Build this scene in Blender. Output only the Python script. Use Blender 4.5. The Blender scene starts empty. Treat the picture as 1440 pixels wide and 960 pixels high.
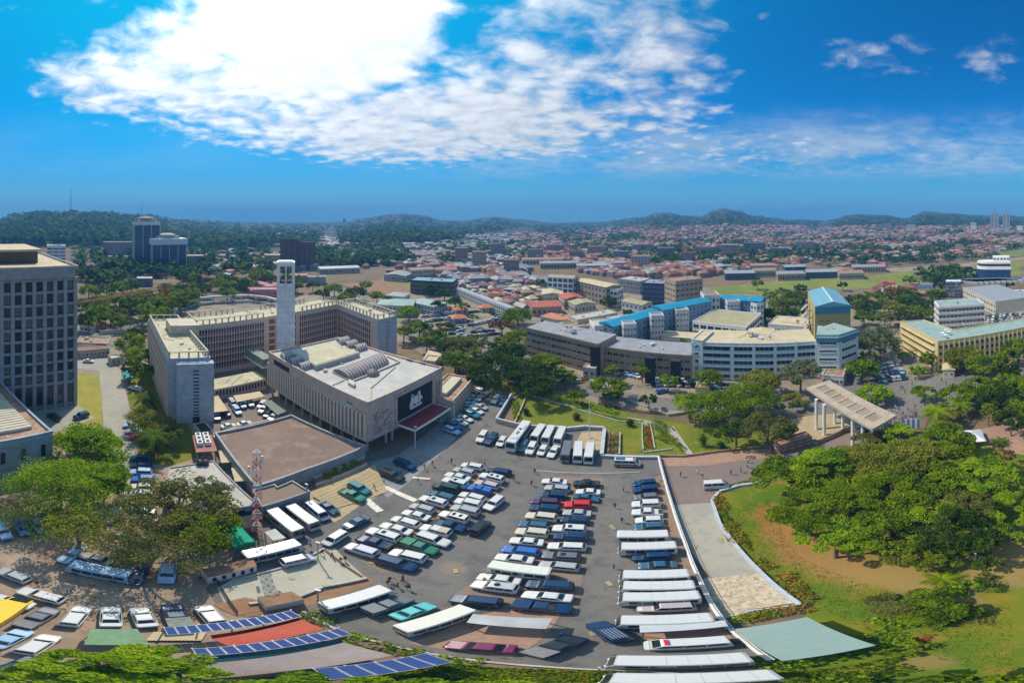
import bpy, math, random
import numpy as np
from mathutils import Vector, Matrix
random.seed(7); RNG = np.random.default_rng(7)
R = math.radians
sc = bpy.context.scene
COL = sc.collection

# ------------------------------------------------------------ camera, sky, sun, exposure
CAM_H = 60.0                       # a drone 60 m above the car park
K = R(0.12)                        # radians per pixel of the 1440 px wide panorama
HY = 311.0                         # row of the horizon
cam_d = bpy.data.cameras.new('camera'); cam = bpy.data.objects.new('camera', cam_d); COL.objects.link(cam)
cam_d.type = 'PANO'; cam_d.panorama_type = 'EQUIRECTANGULAR'
cam_d.longitude_min = -K*720; cam_d.longitude_max = K*720
cam_d.latitude_max = K*HY; cam_d.latitude_min = -K*(960-HY)
cam_d.clip_start = 0.5; cam_d.clip_end = 60000
cam.location = (0, 0, CAM_H); cam.rotation_euler = (R(90), 0, 0)
sc.camera = cam
sc.view_settings.view_transform = 'Standard'; sc.view_settings.look = 'None'
sc.view_settings.gamma = 1.0; sc.view_settings.exposure = 0.30
SUN_AZ, SUN_EL = R(-48), R(53)     # azimuth clockwise from +Y
SD = (math.sin(SUN_AZ)*math.cos(SUN_EL), math.cos(SUN_AZ)*math.cos(SUN_EL), math.sin(SUN_EL))
sl = bpy.data.lights.new('sun', 'SUN'); sl.energy = 3.9; sl.angle = R(0.5); sl.color = (1.0, 0.89, 0.72)
so = bpy.data.objects.new('sun', sl); COL.objects.link(so)
so.rotation_euler = (-Vector(SD)).to_track_quat('-Z', 'Y').to_euler()
sc.cycles.max_bounces = 6; sc.cycles.diffuse_bounces = 4; sc.cycles.glossy_bounces = 2
sc.cycles.transmission_bounces = 2; sc.cycles.volume_bounces = 0; sc.cycles.transparent_max_bounces = 6
sc.cycles.use_denoising = True

def make_world():
    w = bpy.data.worlds.new('World'); sc.world = w; w.use_nodes = True
    nt = w.node_tree; N = nt.nodes; L = nt.links
    bg = N['Background']; bg.inputs[1].default_value = 0.15
    sky = N.new('ShaderNodeTexSky'); sky.sky_type = 'NISHITA'; sky.sun_disc = False
    sky.sun_elevation = SUN_EL; sky.sun_rotation = SUN_AZ; sky.altitude = 1200
    sky.air_density = 1.0; sky.dust_density = 0.6; sky.ozone_density = 3.0
    def mth(op, a, b=None, c=None, clamp=False):
        n = N.new('ShaderNodeMath'); n.operation = op; n.use_clamp = clamp
        for i, v in enumerate((a, b, c)):
            if v is None: continue
            if isinstance(v, (int, float)): n.inputs[i].default_value = v
            else: L.new(v, n.inputs[i])
        return n.outputs[0]
    def mr(v, a, b, c=0.0, d=1.0):
        n = N.new('ShaderNodeMapRange'); n.interpolation_type = 'SMOOTHSTEP'
        L.new(v, n.inputs[0]); n.inputs[1].default_value = a; n.inputs[2].default_value = b
        n.inputs[3].default_value = c; n.inputs[4].default_value = d
        return n.outputs[0]
    tc = N.new('ShaderNodeTexCoord'); D = tc.outputs['Generated']
    hs = N.new('ShaderNodeHueSaturation'); hs.inputs['Hue'].default_value = 0.5
    hs.inputs['Saturation'].default_value = 1.9; hs.inputs['Value'].default_value = 0.85
    L.new(sky.outputs[0], hs.inputs['Color'])
    sp = N.new('ShaderNodeSeparateXYZ'); L.new(D, sp.inputs[0])
    zc = mth('MAXIMUM', sp.outputs[2], 0.02)
    zz = mth('ADD', zc, 0.10)
    cx = mth('DIVIDE', sp.outputs[0], zz); cy = mth('DIVIDE', sp.outputs[1], zz)
    cv = N.new('ShaderNodeCombineXYZ'); L.new(cx, cv.inputs[0]); L.new(cy, cv.inputs[1])
    az = mth('ARCTAN2', sp.outputs[0], sp.outputs[1]); el = mth('ARCSINE', sp.outputs[2])
    def noise(vec, s, det, rough=0.55, dist=0.0):
        n = N.new('ShaderNodeTexNoise'); n.inputs['Scale'].default_value = s; n.inputs['Detail'].default_value = det
        n.inputs['Roughness'].default_value = rough; n.inputs['Distortion'].default_value = dist
        L.new(vec, n.inputs['Vector']); return n.outputs[0]
    fine = noise(cv.outputs[0], 5.2, 7, 0.58, 0.35)
    big = noise(cv.outputs[0], 0.9, 4, 0.5)
    vo = N.new('ShaderNodeTexVoronoi'); vo.feature = 'SMOOTH_F1'; vo.inputs['Scale'].default_value = 5.5
    vo.inputs['Smoothness'].default_value = 0.6
    wv = N.new('ShaderNodeVectorMath'); wv.operation = 'ADD'
    nz = N.new('ShaderNodeTexNoise'); nz.inputs['Scale'].default_value = 2.5; nz.inputs['Detail'].default_value = 4
    L.new(cv.outputs[0], nz.inputs['Vector'])
    sc3 = N.new('ShaderNodeVectorMath'); sc3.operation = 'SCALE'; sc3.inputs[3].default_value = 0.5
    L.new(nz.outputs['Color'], sc3.inputs[0]); L.new(cv.outputs[0], wv.inputs[0]); L.new(sc3.outputs[0], wv.inputs[1])
    L.new(wv.outputs[0], vo.inputs['Vector'])
    cell = mth('SUBTRACT', 0.62, vo.outputs['Distance'])
    # cloud fields as soft ellipses in azimuth and elevation (degrees in the table)
    def blob(a0, e0, ra, re, amp):
        da = mth('DIVIDE', mth('SUBTRACT', az, R(a0)), R(ra)); de = mth('DIVIDE', mth('SUBTRACT', el, R(e0)), R(re))
        r2 = mth('ADD', mth('MULTIPLY', da, da), mth('MULTIPLY', de, de))
        return mr(r2, 1.25, 0.0, 0.0, amp)
    fld = None
    for b in [(-44, 26, 36, 16, 1.15), (-32, 36, 26, 22, 1.8), (-14, 17, 50, 10.0, 1.2), (4, 24, 24, 12, .9), (-64, 24, 22, 9, 1.0),
              (24, 24, 18, 22, .86), (40, 12, 26, 5, .72), (8, 36, 18, 8, 0.8), (61, 27.5, 14, 6.0, .62), (80, 28, 9, 7, .52),
              (43.5, 34.5, 3.2, 1.6, .62), (52, 9.5, 46, 4.0, .52), (-5, 9, 60, 3, .4), (-66, 36.5, 10, 2.2, .5),
              (-45, 75, 60, 34, 1.15), (150, 42, 62, 28, 1.15), (-140, 40, 60, 26, 1.15)]:  # unseen clouds overhead and behind the camera, enlarged to add white fill light
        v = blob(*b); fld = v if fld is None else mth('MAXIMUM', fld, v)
    t = mth('ADD', mth('MULTIPLY', fine, 1.5), mth('MULTIPLY', cell, 0.55))
    t = mth('ADD', t, mth('MULTIPLY', big, 0.55))
    dens = mth('ADD', t, mth('MULTIPLY', mth('SUBTRACT', fld, 1.0), 1.05))
    cov = mr(dens, 0.55, 1.34, 0.0, 0.96)
    cov = mth('MULTIPLY', cov, mr(fld, 0.02, 0.35))
    cov = mth('MULTIPLY', cov, mr(sp.outputs[2], 0.03, 0.2))
    # a thin pale veil low in the sky
    veil = mth('MULTIPLY', mth('MULTIPLY', mr(el, R(5), R(11)), mr(el, R(21), R(12))), mr(mth('ADD', mth('MULTIPLY', big, .7), mth('MULTIPLY', fine, .3)), .36, .62, 0.0, .55))
    veil = mth('MULTIPLY', veil, mr(az, R(-30), R(10), .1, 1.0)); cov = mth('MAXIMUM', cov, veil)
    # thin cirrus veil near the sun makes it glow
    dt = N.new('ShaderNodeVectorMath'); dt.operation = 'DOT_PRODUCT'; L.new(D, dt.inputs[0]); dt.inputs[1].default_value = SD
    dot = dt.outputs['Value']
    g1 = mth('POWER', mth('MAXIMUM', dot, 0.0), 5.0)
    g2 = mth('POWER', mth('MAXIMUM', dot, 0.0), 30.0)
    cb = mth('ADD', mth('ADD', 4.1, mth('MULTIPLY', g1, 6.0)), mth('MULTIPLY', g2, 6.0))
    shade = mr(mth('ADD', mth('MULTIPLY', cell, .5), mth('MULTIPLY', fine, .5)), 0.2, 0.5, 0.86, 1.06)
    cb = mth('MULTIPLY', cb, shade)
    cc = N.new('ShaderNodeCombineXYZ')
    L.new(mth('MULTIPLY', cb, 0.97), cc.inputs[0]); L.new(mth('MULTIPLY', cb, 1.03), cc.inputs[1]); L.new(mth('MULTIPLY', cb, 1.10), cc.inputs[2])
    # haze glow round the sun and pale blue near the horizon
    mx0 = N.new('ShaderNodeMix'); mx0.data_type = 'RGBA'
    L.new(mth('MULTIPLY', mth('POWER', mth('MAXIMUM', dot, 0.0), 3.0), 0.9, clamp=True), mx0.inputs[0]); L.new(hs.outputs[0], mx0.inputs[6]); mx0.inputs[7].default_value = (0.0, 3.3, 5.2, 1)
    mxh = N.new('ShaderNodeMix'); mxh.data_type = 'RGBA'
    L.new(mr(sp.outputs[2], 0.34, -0.04, 0.0, 0.97), mxh.inputs[0]); L.new(mx0.outputs[2], mxh.inputs[6]); mxh.inputs[7].default_value = (0.75, 2.6, 3.9, 1)
    mx = N.new('ShaderNodeMix'); mx.data_type = 'RGBA'
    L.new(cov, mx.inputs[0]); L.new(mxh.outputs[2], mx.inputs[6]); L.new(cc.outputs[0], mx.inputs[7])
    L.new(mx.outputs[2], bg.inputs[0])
make_world()

# ------------------------------------------------------------ from picture rows to places
SKY = [(-40, 305), (0, 308), (25, 302), (60, 298), (100, 297), (150, 299.5), (200, 302), (260, 309), (330, 312.5), (420, 313), (480, 312), (520, 306),
       (550, 301), (570, 300), (595, 303), (625, 310), (655, 310), (695, 304.5), (730, 308), (780, 313), (840, 312), (900, 306), (925, 299), (940, 298.5), (960, 303),
       (985, 304.5), (1005, 295), (1018, 292.5), (1035, 296), (1060, 304), (1110, 309), (1160, 310), (1205, 301), (1240, 302), (1275, 307),
       (1300, 297), (1335, 299.5), (1380, 303), (1440, 304), (1480, 306)]
def sky_y(px):
    px = max(-40, min(1480, px))
    for (a, ya), (b, yb) in zip(SKY, SKY[1:]):
        if a <= px <= b:
            t = (px-a)/(b-a); t = t*t*(3-2*t); return ya+(yb-ya)*t
    return 306
def ridge_r(px):
    if px < 150: return 1500.0
    if px < 450: return 1500.0+(px-150)/300*1700
    if px < 850: return 3200.0
    if px < 950: return 3200-(px-850)*8.0
    return 2400.0
def smooth(t):
    t = max(0.0, min(1.0, t)); return t*t*(3-2*t)
def ground(x, y):
    r = math.hypot(x, y)
    if r < 600 or y < 0 and r < 900: return 0.0
    px = math.atan2(x, y)/K+720
    Rr = ridge_r(px); top = CAM_H + Rr*math.tan((HY-sky_y(px))*K)
    t = (r-600)/(Rr-600)
    if t <= 1: 
        bump = 3.0*math.sin(x*0.009+1)*math.sin(y*0.011)*min(1, t*4)*(1-t)
        return top*(0.55*t+0.45*smooth(t)) + bump
    return top - (r-Rr)*0.02 if r < Rr+1500 else top-30-(r-Rr-1500)*0.01
def P(px, py, h=0.0):
    """place seen at picture point (px, py), h metres above the ground"""
    lat = (py-HY)*K; az = (px-720)*K; s, c = math.sin(az), math.cos(az)
    if lat > 1e-4:
        r = (CAM_H-h)/math.tan(lat)
        if r < 590: return Vector((r*s, r*c, h))
    r = 590.0; dr = 8.0
    while r < 6000:
        z = CAM_H - r*math.tan(lat)
        if z <= ground(r*s, r*c)+h: break
        r += dr
    return Vector((r*s, r*c, ground(r*s, r*c)+h))
def PZ(px, py, z):
    """place at absolute height z"""
    lat = (py-HY)*K; az = (px-720)*K; r = (CAM_H-z)/math.tan(lat)
    return Vector((r*math.sin(az), r*math.cos(az), z))
def PR(px, r, z=0.0):
    az = (px-720)*K; return Vector((r*math.sin(az), r*math.cos(az), z))

# ------------------------------------------------------------ materials
MATS = {}
def mat(name, col, rough=0.8, var=0.12, scale=1.5, metal=0.0, bump=0.0, spec=0.4, world=False, col2=None, mix=None, detail=5, coat=0.0, stretch=None):
    if name in MATS: return MATS[name]
    m = bpy.data.materials.new(name); m.use_nodes = True; nt = m.node_tree; N = nt.nodes; L = nt.links
    b = N['Principled BSDF']; b.inputs['Roughness'].default_value = rough; b.inputs['Metallic'].default_value = metal
    b.inputs['Specular IOR Level'].default_value = spec; b.inputs['Coat Weight'].default_value = coat
    b.inputs['Coat Roughness'].default_value = 0.08
    if world:
        g = N.new('ShaderNodeNewGeometry'); vec = g.outputs['Position']
    else:
        g = N.new('ShaderNodeTexCoord'); vec = g.outputs['Object']
    if stretch:
        mp = N.new('ShaderNodeMapping'); mp.inputs['Scale'].default_value = stretch; L.new(vec, mp.inputs[0]); vec = mp.outputs[0]
    n = N.new('ShaderNodeTexNoise'); n.inputs['Scale'].default_value = scale; n.inputs['Detail'].default_value = detail
    n.inputs['Roughness'].default_value = 0.65
    L.new(vec, n.inputs['Vector'])
    cr = N.new('ShaderNodeValToRGB'); L.new(n.outputs[0], cr.inputs[0])
    c1 = tuple(max(0, c*(1-var)) for c in col); c2 = tuple(min(1, c*(1+var)) for c in (col2 or col))
    cr.color_ramp.elements[0].position = (mix or (0.3, 0.7))[0]; cr.color_ramp.elements[1].position = (mix or (0.3, 0.7))[1]
    cr.color_ramp.elements[0].color = (*c1, 1); cr.color_ramp.elements[1].color = (*c2, 1)
    L.new(cr.outputs[0], b.inputs['Base Color'])
    if bump:
        bp = N.new('ShaderNodeBump'); bp.inputs['Strength'].default_value = bump; bp.inputs['Distance'].default_value = 0.05
        n2 = N.new('ShaderNodeTexNoise'); n2.inputs['Scale'].default_value = scale*8; n2.inputs['Detail'].default_value = 4
        L.new(vec, n2.inputs['Vector']); L.new(n2.outputs[0], bp.inputs['Height']); L.new(bp.outputs[0], b.inputs['Normal'])
    MATS[name] = m; return m
def two_scale(name, a, b_, c, s1, s2, rough=0.9, bump=0.3, brick=None, marks=None, spots=0.0):
    """ground material: two noises over three colours, optional paver joints and worn patches (centre, radius, colour)"""
    m = bpy.data.materials.new(name); m.use_nodes = True; nt = m.node_tree; N = nt.nodes; L = nt.links
    p = N['Principled BSDF']; p.inputs['Roughness'].default_value = rough; p.inputs['Specular IOR Level'].default_value = 0.25
    g = N.new('ShaderNodeNewGeometry'); vec = g.outputs['Position']
    def noise(s, d=6):
        n = N.new('ShaderNodeTexNoise'); n.inputs['Scale'].default_value = s; n.inputs['Detail'].default_value = d
        n.inputs['Roughness'].default_value = 0.62; L.new(vec, n.inputs['Vector']); return n.outputs[0]
    def mixc(f, x, y, bt='MIX'):
        q = N.new('ShaderNodeMix'); q.data_type = 'RGBA'; q.blend_type = bt
        if isinstance(f, float): q.inputs[0].default_value = f
        else: L.new(f, q.inputs[0])
        for i, v in ((6, x), (7, y)):
            if isinstance(v, tuple): q.inputs[i].default_value = (*v, 1)
            else: L.new(v, q.inputs[i])
        return q.outputs[2]
    def mr(v, a, b, c=0.0, d=1.0):
        n = N.new('ShaderNodeMapRange'); n.interpolation_type = 'SMOOTHSTEP'
        L.new(v, n.inputs[0]); n.inputs[1].default_value = a; n.inputs[2].default_value = b; n.inputs[3].default_value = c; n.inputs[4].default_value = d
        return n.outputs[0]
    n1 = noise(s1); n2 = noise(s2)
    col = mixc(mr(n1, 0.38, 0.62), a, b_); col = mixc(mr(n2, 0.48, 0.7, 0, 0.8), col, c)
    if spots: col = mixc(mr(noise(.9, 3), .62, .74, 0, spots), col, (.05, .045, .04)); col = mixc(mr(noise(.28, 8), .60, .72, 0, spots*.6), col, (.34, .30, .26))
    for (x, y, rad, cc) in (marks or []):
        vd = N.new('ShaderNodeVectorMath'); vd.operation = 'DISTANCE'; L.new(vec, vd.inputs[0]); vd.inputs[1].default_value = (x, y, 0)
        ad = N.new('ShaderNodeMath'); ad.operation = 'MULTIPLY_ADD'; L.new(noise(0.35, 7), ad.inputs[0]); ad.inputs[1].default_value = rad*1.5; L.new(vd.outputs['Value'], ad.inputs[2])
        col = mixc(mr(ad.outputs[0], rad*1.75, rad*1.15, 0.0, 0.92), col, cc)
    if brick:
        bt = N.new('ShaderNodeTexBrick'); bt.inputs['Scale'].default_value = brick[0]; bt.inputs['Color1'].default_value = (1, 1, 1, 1)
        bt.inputs['Color2'].default_value = (.82, .82, .82, 1); bt.inputs['Mortar'].default_value = (brick[1],)*3+(1,); bt.inputs['Mortar Size'].default_value = 0.02
        L.new(vec, bt.inputs['Vector']); col = mixc(1.0, col, bt.outputs[0], 'MULTIPLY')
    L.new(col, p.inputs['Base Color'])
    bp = N.new('ShaderNodeBump'); bp.inputs['Strength'].default_value = bump; bp.inputs['Distance'].default_value = 0.08
    L.new(noise(s2*4, 4), bp.inputs['Height']); L.new(bp.outputs[0], p.inputs['Normal'])
    MATS[name] = m; return m
def leaf_mat(name, col, trans=0.35):
    m = bpy.data.materials.new(name); m.use_nodes = True; nt = m.node_tree; N = nt.nodes; L = nt.links
    b = N['Principled BSDF']; b.inputs['Roughness'].default_value = 0.7; b.inputs['Specular IOR Level'].default_value = 0.06
    g = N.new('ShaderNodeNewGeometry'); n = N.new('ShaderNodeTexNoise'); n.inputs['Scale'].default_value = 0.35; n.inputs['Detail'].default_value = 5
    L.new(g.outputs['Position'], n.inputs['Vector'])
    cr = N.new('ShaderNodeValToRGB'); L.new(n.outputs[0], cr.inputs[0])
    cr.color_ramp.elements[0].position = 0.3; cr.color_ramp.elements[1].position = 0.72
    cr.color_ramp.elements[0].color = (col[0]*0.72, col[1]*0.78, col[2]*0.8, 1); cr.color_ramp.elements[1].color = (col[0]*1.35, col[1]*1.2, col[2], 1)
    L.new(cr.outputs[0], b.inputs['Base Color'])
    tr = N.new('ShaderNodeBsdfTranslucent'); hs = N.new('ShaderNodeHueSaturation'); hs.inputs['Saturation'].default_value = 1.1; hs.inputs['Value'].default_value = 1.4
    L.new(cr.outputs[0], hs.inputs['Color']); L.new(hs.outputs[0], tr.inputs[0])
    mx = N.new('ShaderNodeMixShader'); mx.inputs[0].default_value = trans
    L.new(b.outputs[0], mx.inputs[1]); L.new(tr.outputs[0], mx.inputs[2]); L.new(mx.outputs[0], N['Material Output'].inputs[0])
    MATS[name] = m; return m
def block_mat(name, col, w, h, mortar=0.7, offset=0.5):
    """stone cladding: courses w x h metres with slightly different blocks, on any upright face"""
    m = bpy.data.materials.new(name); m.use_nodes = True; nt = m.node_tree; N = nt.nodes; L = nt.links
    b = N['Principled BSDF']; b.inputs['Roughness'].default_value = 0.75; b.inputs['Specular IOR Level'].default_value = 0.3
    g = N.new('ShaderNodeTexCoord'); s = N.new('ShaderNodeSeparateXYZ'); L.new(g.outputs['Object'], s.inputs[0])
    ad = N.new('ShaderNodeMath'); L.new(s.outputs[0], ad.inputs[0]); L.new(s.outputs[1], ad.inputs[1])
    cb = N.new('ShaderNodeCombineXYZ'); L.new(ad.outputs[0], cb.inputs[0]); L.new(s.outputs[2], cb.inputs[1])
    bt = N.new('ShaderNodeTexBrick'); bt.inputs['Scale'].default_value = 1.0; bt.inputs['Brick Width'].default_value = w; bt.inputs['Row Height'].default_value = h
    bt.inputs['Mortar Size'].default_value = 0.035; bt.offset = offset
    bt.inputs['Color1'].default_value = (*[c*1.08 for c in col], 1); bt.inputs['Color2'].default_value = (*[c*0.86 for c in col], 1); bt.inputs['Mortar'].default_value = (*[c*mortar for c in col], 1)
    L.new(cb.outputs[0], bt.inputs['Vector'])
    n = N.new('ShaderNodeTexNoise'); n.inputs['Scale'].default_value = 0.4; n.inputs['Detail'].default_value = 6; L.new(g.outputs['Object'], n.inputs['Vector'])
    mr = N.new('ShaderNodeMapRange'); L.new(n.outputs[0], mr.inputs[0]); mr.inputs[1].default_value = .3; mr.inputs[2].default_value = .7; mr.inputs[3].default_value = .86; mr.inputs[4].default_value = 1.08
    mx = N.new('ShaderNodeVectorMath'); mx.operation = 'SCALE'; L.new(bt.outputs[0], mx.inputs[0]); L.new(mr.outputs[0], mx.inputs[3]); L.new(mx.outputs[0], b.inputs['Base Color'])
    MATS[name] = m; return m

# ------------------------------------------------------------ mesh helpers
class MB:
    def __init__(s): s.v = []; s.f = []; s.m = []; s.off = (0, 0, 0)
    def add(s, vs, fs, mi=0):
        o = len(s.v); s.v += [tuple(v) for v in vs]; s.f += [tuple(i+o for i in f) for f in fs]; s.m += [mi]*len(fs); return s
    def box(s, x0, y0, z0, x1, y1, z1, mi=0, M=None):
        vs = [Vector(p) for p in ((x0, y0, z0), (x1, y0, z0), (x1, y1, z0), (x0, y1, z0), (x0, y0, z1), (x1, y0, z1), (x1, y1, z1), (x0, y1, z1))]
        if M is not None: vs = [M @ v for v in vs]
        return s.add(vs, [(0, 3, 2, 1), (4, 5, 6, 7), (0, 1, 5, 4), (1, 2, 6, 5), (2, 3, 7, 6), (3, 0, 4, 7)], mi)
    def prism(s, poly, z0, z1, mi=0, mtop=None, ztop=None):
        n = len(poly); a = sum(poly[i][0]*poly[(i+1) % n][1]-poly[(i+1) % n][0]*poly[i][1] for i in range(n))
        if a < 0: poly = list(poly)[::-1]; ztop = ztop[::-1] if ztop else None
        vs = [(p[0], p[1], z0) for p in poly]+[(p[0], p[1], ztop[i] if ztop else z1) for i, p in enumerate(poly)]
        s.add(vs, [(i, (i+1) % n, n+(i+1) % n, n+i) for i in range(n)]+[tuple(range(n))[::-1]], mi)
        s.f.append(tuple(range(len(s.v)-n, len(s.v)))); s.m.append(mi if mtop is None else mtop); return s
    def ring(s, poly, t, z0, z1, mi=0):
        n = len(poly); a = sum(poly[i][0]*poly[(i+1) % n][1]-poly[(i+1) % n][0]*poly[i][1] for i in range(n))
        if a < 0: poly = list(poly)[::-1]
        inn = inset(poly, t)
        vs = [(p[0], p[1], z) for z in (z0, z1) for p in poly]+[(p[0], p[1], z) for z in (z0, z1) for p in inn]
        fs = []
        for i in range(n):
            j = (i+1) % n
            fs += [(i, j, n+j, n+i), (2*n+j, 2*n+i, 3*n+i, 3*n+j), (n+i, n+j, 3*n+j, 3*n+i), (i, 2*n+i, 2*n+j, j)]
        return s.add(vs, fs, mi)
    def tube(s, pts, rad, n=6, mi=0, caps=True):
        pts = [Vector(p) for p in pts]; k = len(pts); o = len(s.v)
        if not hasattr(rad, '__len__'): rad = [rad]*k
        for i, p in enumerate(pts):
            d = (pts[min(i+1, k-1)]-pts[max(i-1, 0)]).normalized()
            u = d.orthogonal().normalized() if i == 0 else (pu - d*pu.dot(d)).normalized()
            pu = u; w = d.cross(u)
            for j in range(n):
                a = 2*math.pi*j/n; s.v.append(tuple(p+(u*math.cos(a)+w*math.sin(a))*rad[i]))
        for i in range(k-1):
            for j in range(n):
                s.f.append((o+i*n+j, o+i*n+(j+1) % n, o+(i+1)*n+(j+1) % n, o+(i+1)*n+j)); s.m.append(mi)
        if caps:
            s.f.append(tuple(o+j for j in range(n))[::-1]); s.f.append(tuple(o+(k-1)*n+j for j in range(n))); s.m += [mi, mi]
        return s
    def bar(s, a, b, w, h, mi=0):
        """upright-sided bar from a to b (top middle points), width w, height h below"""
        a, b = Vector(a), Vector(b); d = (b-a); d2 = Vector((d.x, d.y, 0)).normalized(); q = Vector((-d2.y, d2.x, 0))*w/2; z = Vector((0, 0, h))
        vs = [a-q-z, b-q-z, b+q-z, a+q-z, a-q, b-q, b+q, a+q]
        return s.add(vs, [(0, 3, 2, 1), (4, 5, 6, 7), (0, 1, 5, 4), (1, 2, 6, 5), (2, 3, 7, 6), (3, 0, 4, 7)], mi)
    def loft(s, secs, mi=0, caps=True):
        n = len(secs[0]); o = len(s.v)
        for c in secs: s.v += [tuple(p) for p in c]
        for i in range(len(secs)-1):
            for j in range(n):
                s.f.append((o+i*n+j, o+(i+1)*n+j, o+(i+1)*n+(j+1) % n, o+i*n+(j+1) % n)); s.m.append(mi)
        if caps:
            s.f.append(tuple(o+j for j in range(n))); s.f.append(tuple(o+(len(secs)-1)*n+j for j in range(n))[::-1]); s.m += [mi, mi]
        return s
    def mesh(s, name, mats, smooth=False):
        me = bpy.data.meshes.new(name); me.from_pydata(s.v, [], s.f)
        for m in (mats if isinstance(mats, (list, tuple)) else [mats]): me.materials.append(m)
        me.polygons.foreach_set('material_index', s.m)
        if smooth: me.polygons.foreach_set('use_smooth', [True]*len(s.f))
        me.update(); return me
def inset(poly, t):
    n = len(poly); out = []
    for i in range(n):
        p0, p1, p2 = Vector(poly[i-1][:2]), Vector(poly[i][:2]), Vector(poly[(i+1) % n][:2])
        d1 = (p1-p0).normalized(); d2 = (p2-p1).normalized(); n1 = Vector((-d1.y, d1.x)); n2 = Vector((-d2.y, d2.x))
        b = (n1+n2); b = b/(max(0.3, b.dot(n1))); out.append((p1.x+b.x*t, p1.y+b.y*t))
    return out
def tag(o, label=None, cat=None, group=None, kind=None):
    if label: o['label'] = label
    if cat: o['category'] = cat
    if group: o['group'] = group
    if kind: o['kind'] = kind
    return o
def link(name, me, parent=None, loc=(0, 0, 0), rz=0.0, scale=None):
    o = bpy.data.objects.new(name, me); COL.objects.link(o); o.location = loc; o.rotation_euler = (0, 0, rz)
    if scale is not None: o.scale = scale if hasattr(scale, '__len__') else (scale,)*3
    if parent is not None: o.parent = parent
    return o
def build(name, mb, mats, parent=None, loc=(0, 0, 0), rz=0.0, smooth=False):
    return link(name, mb.mesh(name, mats, smooth), parent, loc, rz)
def thing(name, label, cat, loc=(0, 0, 0), rz=0.0, group=None):
    return tag(link(name, None, None, loc, rz), label, cat, group)
def np_mesh(name, V, F, mats, mi=None, smooth=False):
    me = bpy.data.meshes.new(name); n, k = F.shape
    me.vertices.add(len(V)); me.vertices.foreach_set('co', V.astype(np.float32).ravel())
    me.loops.add(n*k); me.loops.foreach_set('vertex_index', F.astype(np.int32).ravel())
    me.polygons.add(n); me.polygons.foreach_set('loop_start', np.arange(0, n*k, k, dtype=np.int32)); me.polygons.foreach_set('loop_total', np.full(n, k, dtype=np.int32))
    for m in mats: me.materials.append(m)
    if mi is not None: me.polygons.foreach_set('material_index', mi.astype(np.int32))
    me.update(calc_edges=True); me.validate(); return me
def leaf_quads(C, size, up=0.6, aspect=0.6):
    """one small folded leaf face at each centre"""
    n = len(C); nr = RNG.normal(size=(n, 3)); nr[:, 2] = np.abs(nr[:, 2])+up; nr /= np.linalg.norm(nr, axis=1)[:, None]
    t = RNG.normal(size=(n, 3)); t -= nr*(t*nr).sum(1)[:, None]; t /= np.linalg.norm(t, axis=1)[:, None]; b = np.cross(nr, t)
    s = (size*RNG.uniform(0.6, 1.3, n))[:, None]
    V = np.stack([C-t*s, C-b*s*aspect, C+t*s, C+b*s*aspect], 1).reshape(-1, 3)
    return V, np.arange(4*n).reshape(-1, 4)
ORD = ['first', 'second', 'third', 'fourth', 'fifth', 'sixth', 'seventh', 'eighth', 'ninth', 'tenth', 'eleventh', 'twelfth', 'thirteenth', 'fourteenth', 'fifteenth', 'sixteenth', 'seventeenth', 'eighteenth', 'nineteenth', 'twentieth', 'twenty-first', 'twenty-second', 'twenty-third', 'twenty-fourth', 'twenty-fifth', 'twenty-sixth', 'twenty-seventh', 'twenty-eighth', 'twenty-ninth', 'thirtieth']
# ------------------------------------------------------------ palette
M_con = mat('concrete_pale', (0.42, 0.39, 0.34), 0.85, 0.16, 0.5, bump=0.2)
M_cream = mat('cream_render', (0.50, 0.45, 0.35), 0.85, 0.14, 0.4)
M_white = mat('white_paint', (0.72, 0.72, 0.70), 0.7, 0.08, 0.7)
M_offw = mat('weathered_white', (0.52, 0.53, 0.53), 0.8, 0.15, 0.5)
M_roofc = mat('flat_roof_screed', (0.47, 0.42, 0.29), 0.9, 0.2, 0.25, bump=0.2)
M_glass = mat('window_glass', (0.025, 0.035, 0.05), 0.12, 0.3, 0.9, spec=0.6)
M_dark = mat('near_black', (0.03, 0.03, 0.032), 0.9, 0.2, 1.0)  # near-black for dark parts, and for shade painted into flat openings
M_brownp = mat('red_brown_panel', (0.24, 0.11, 0.085), 0.8, 0.25, 0.8)
M_asph = two_scale('asphalt', (0.16, 0.15, 0.14), (0.20, 0.18, 0.165), (0.13, 0.12, 0.115), 0.06, 0.6, bump=0.15, spots=.4)
M_metal = mat('grey_metal', (0.30, 0.31, 0.32), 0.4, 0.15, 2.0, metal=0.6)
M_tank = mat('black_tank_plastic', (0.03, 0.03, 0.035), 0.45, 0.2, 1.0)
M_rust = mat('rusty_iron_sheet', (0.24, 0.13, 0.085), 0.75, 0.35, 0.7, col2=(0.34, 0.22, 0.15))
M_redroof = mat('red_roof_sheet', (0.40, 0.10, 0.06), 0.6, 0.2, 0.6)
M_orroof = mat('orange_tile_roof', (0.50, 0.18, 0.08), 0.8, 0.2, 0.8)
M_greyroof = mat('grey_roof_sheet', (0.27, 0.27, 0.29), 0.6, 0.18, 0.3)
M_silver = mat('silver_roof_sheet', (0.36, 0.37, 0.38), 0.45, 0.18, 0.5, metal=0.2)
M_tanroof = mat('tan_roof', (0.50, 0.42, 0.27), 0.85, 0.15, 0.3)
M_brick = block_mat('brown_brick', (0.30, 0.17, 0.11), 0.6, 0.25)
M_trunk = mat('bark', (0.17, 0.12, 0.08), 0.95, 0.3, 2.0, bump=0.5)

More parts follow.
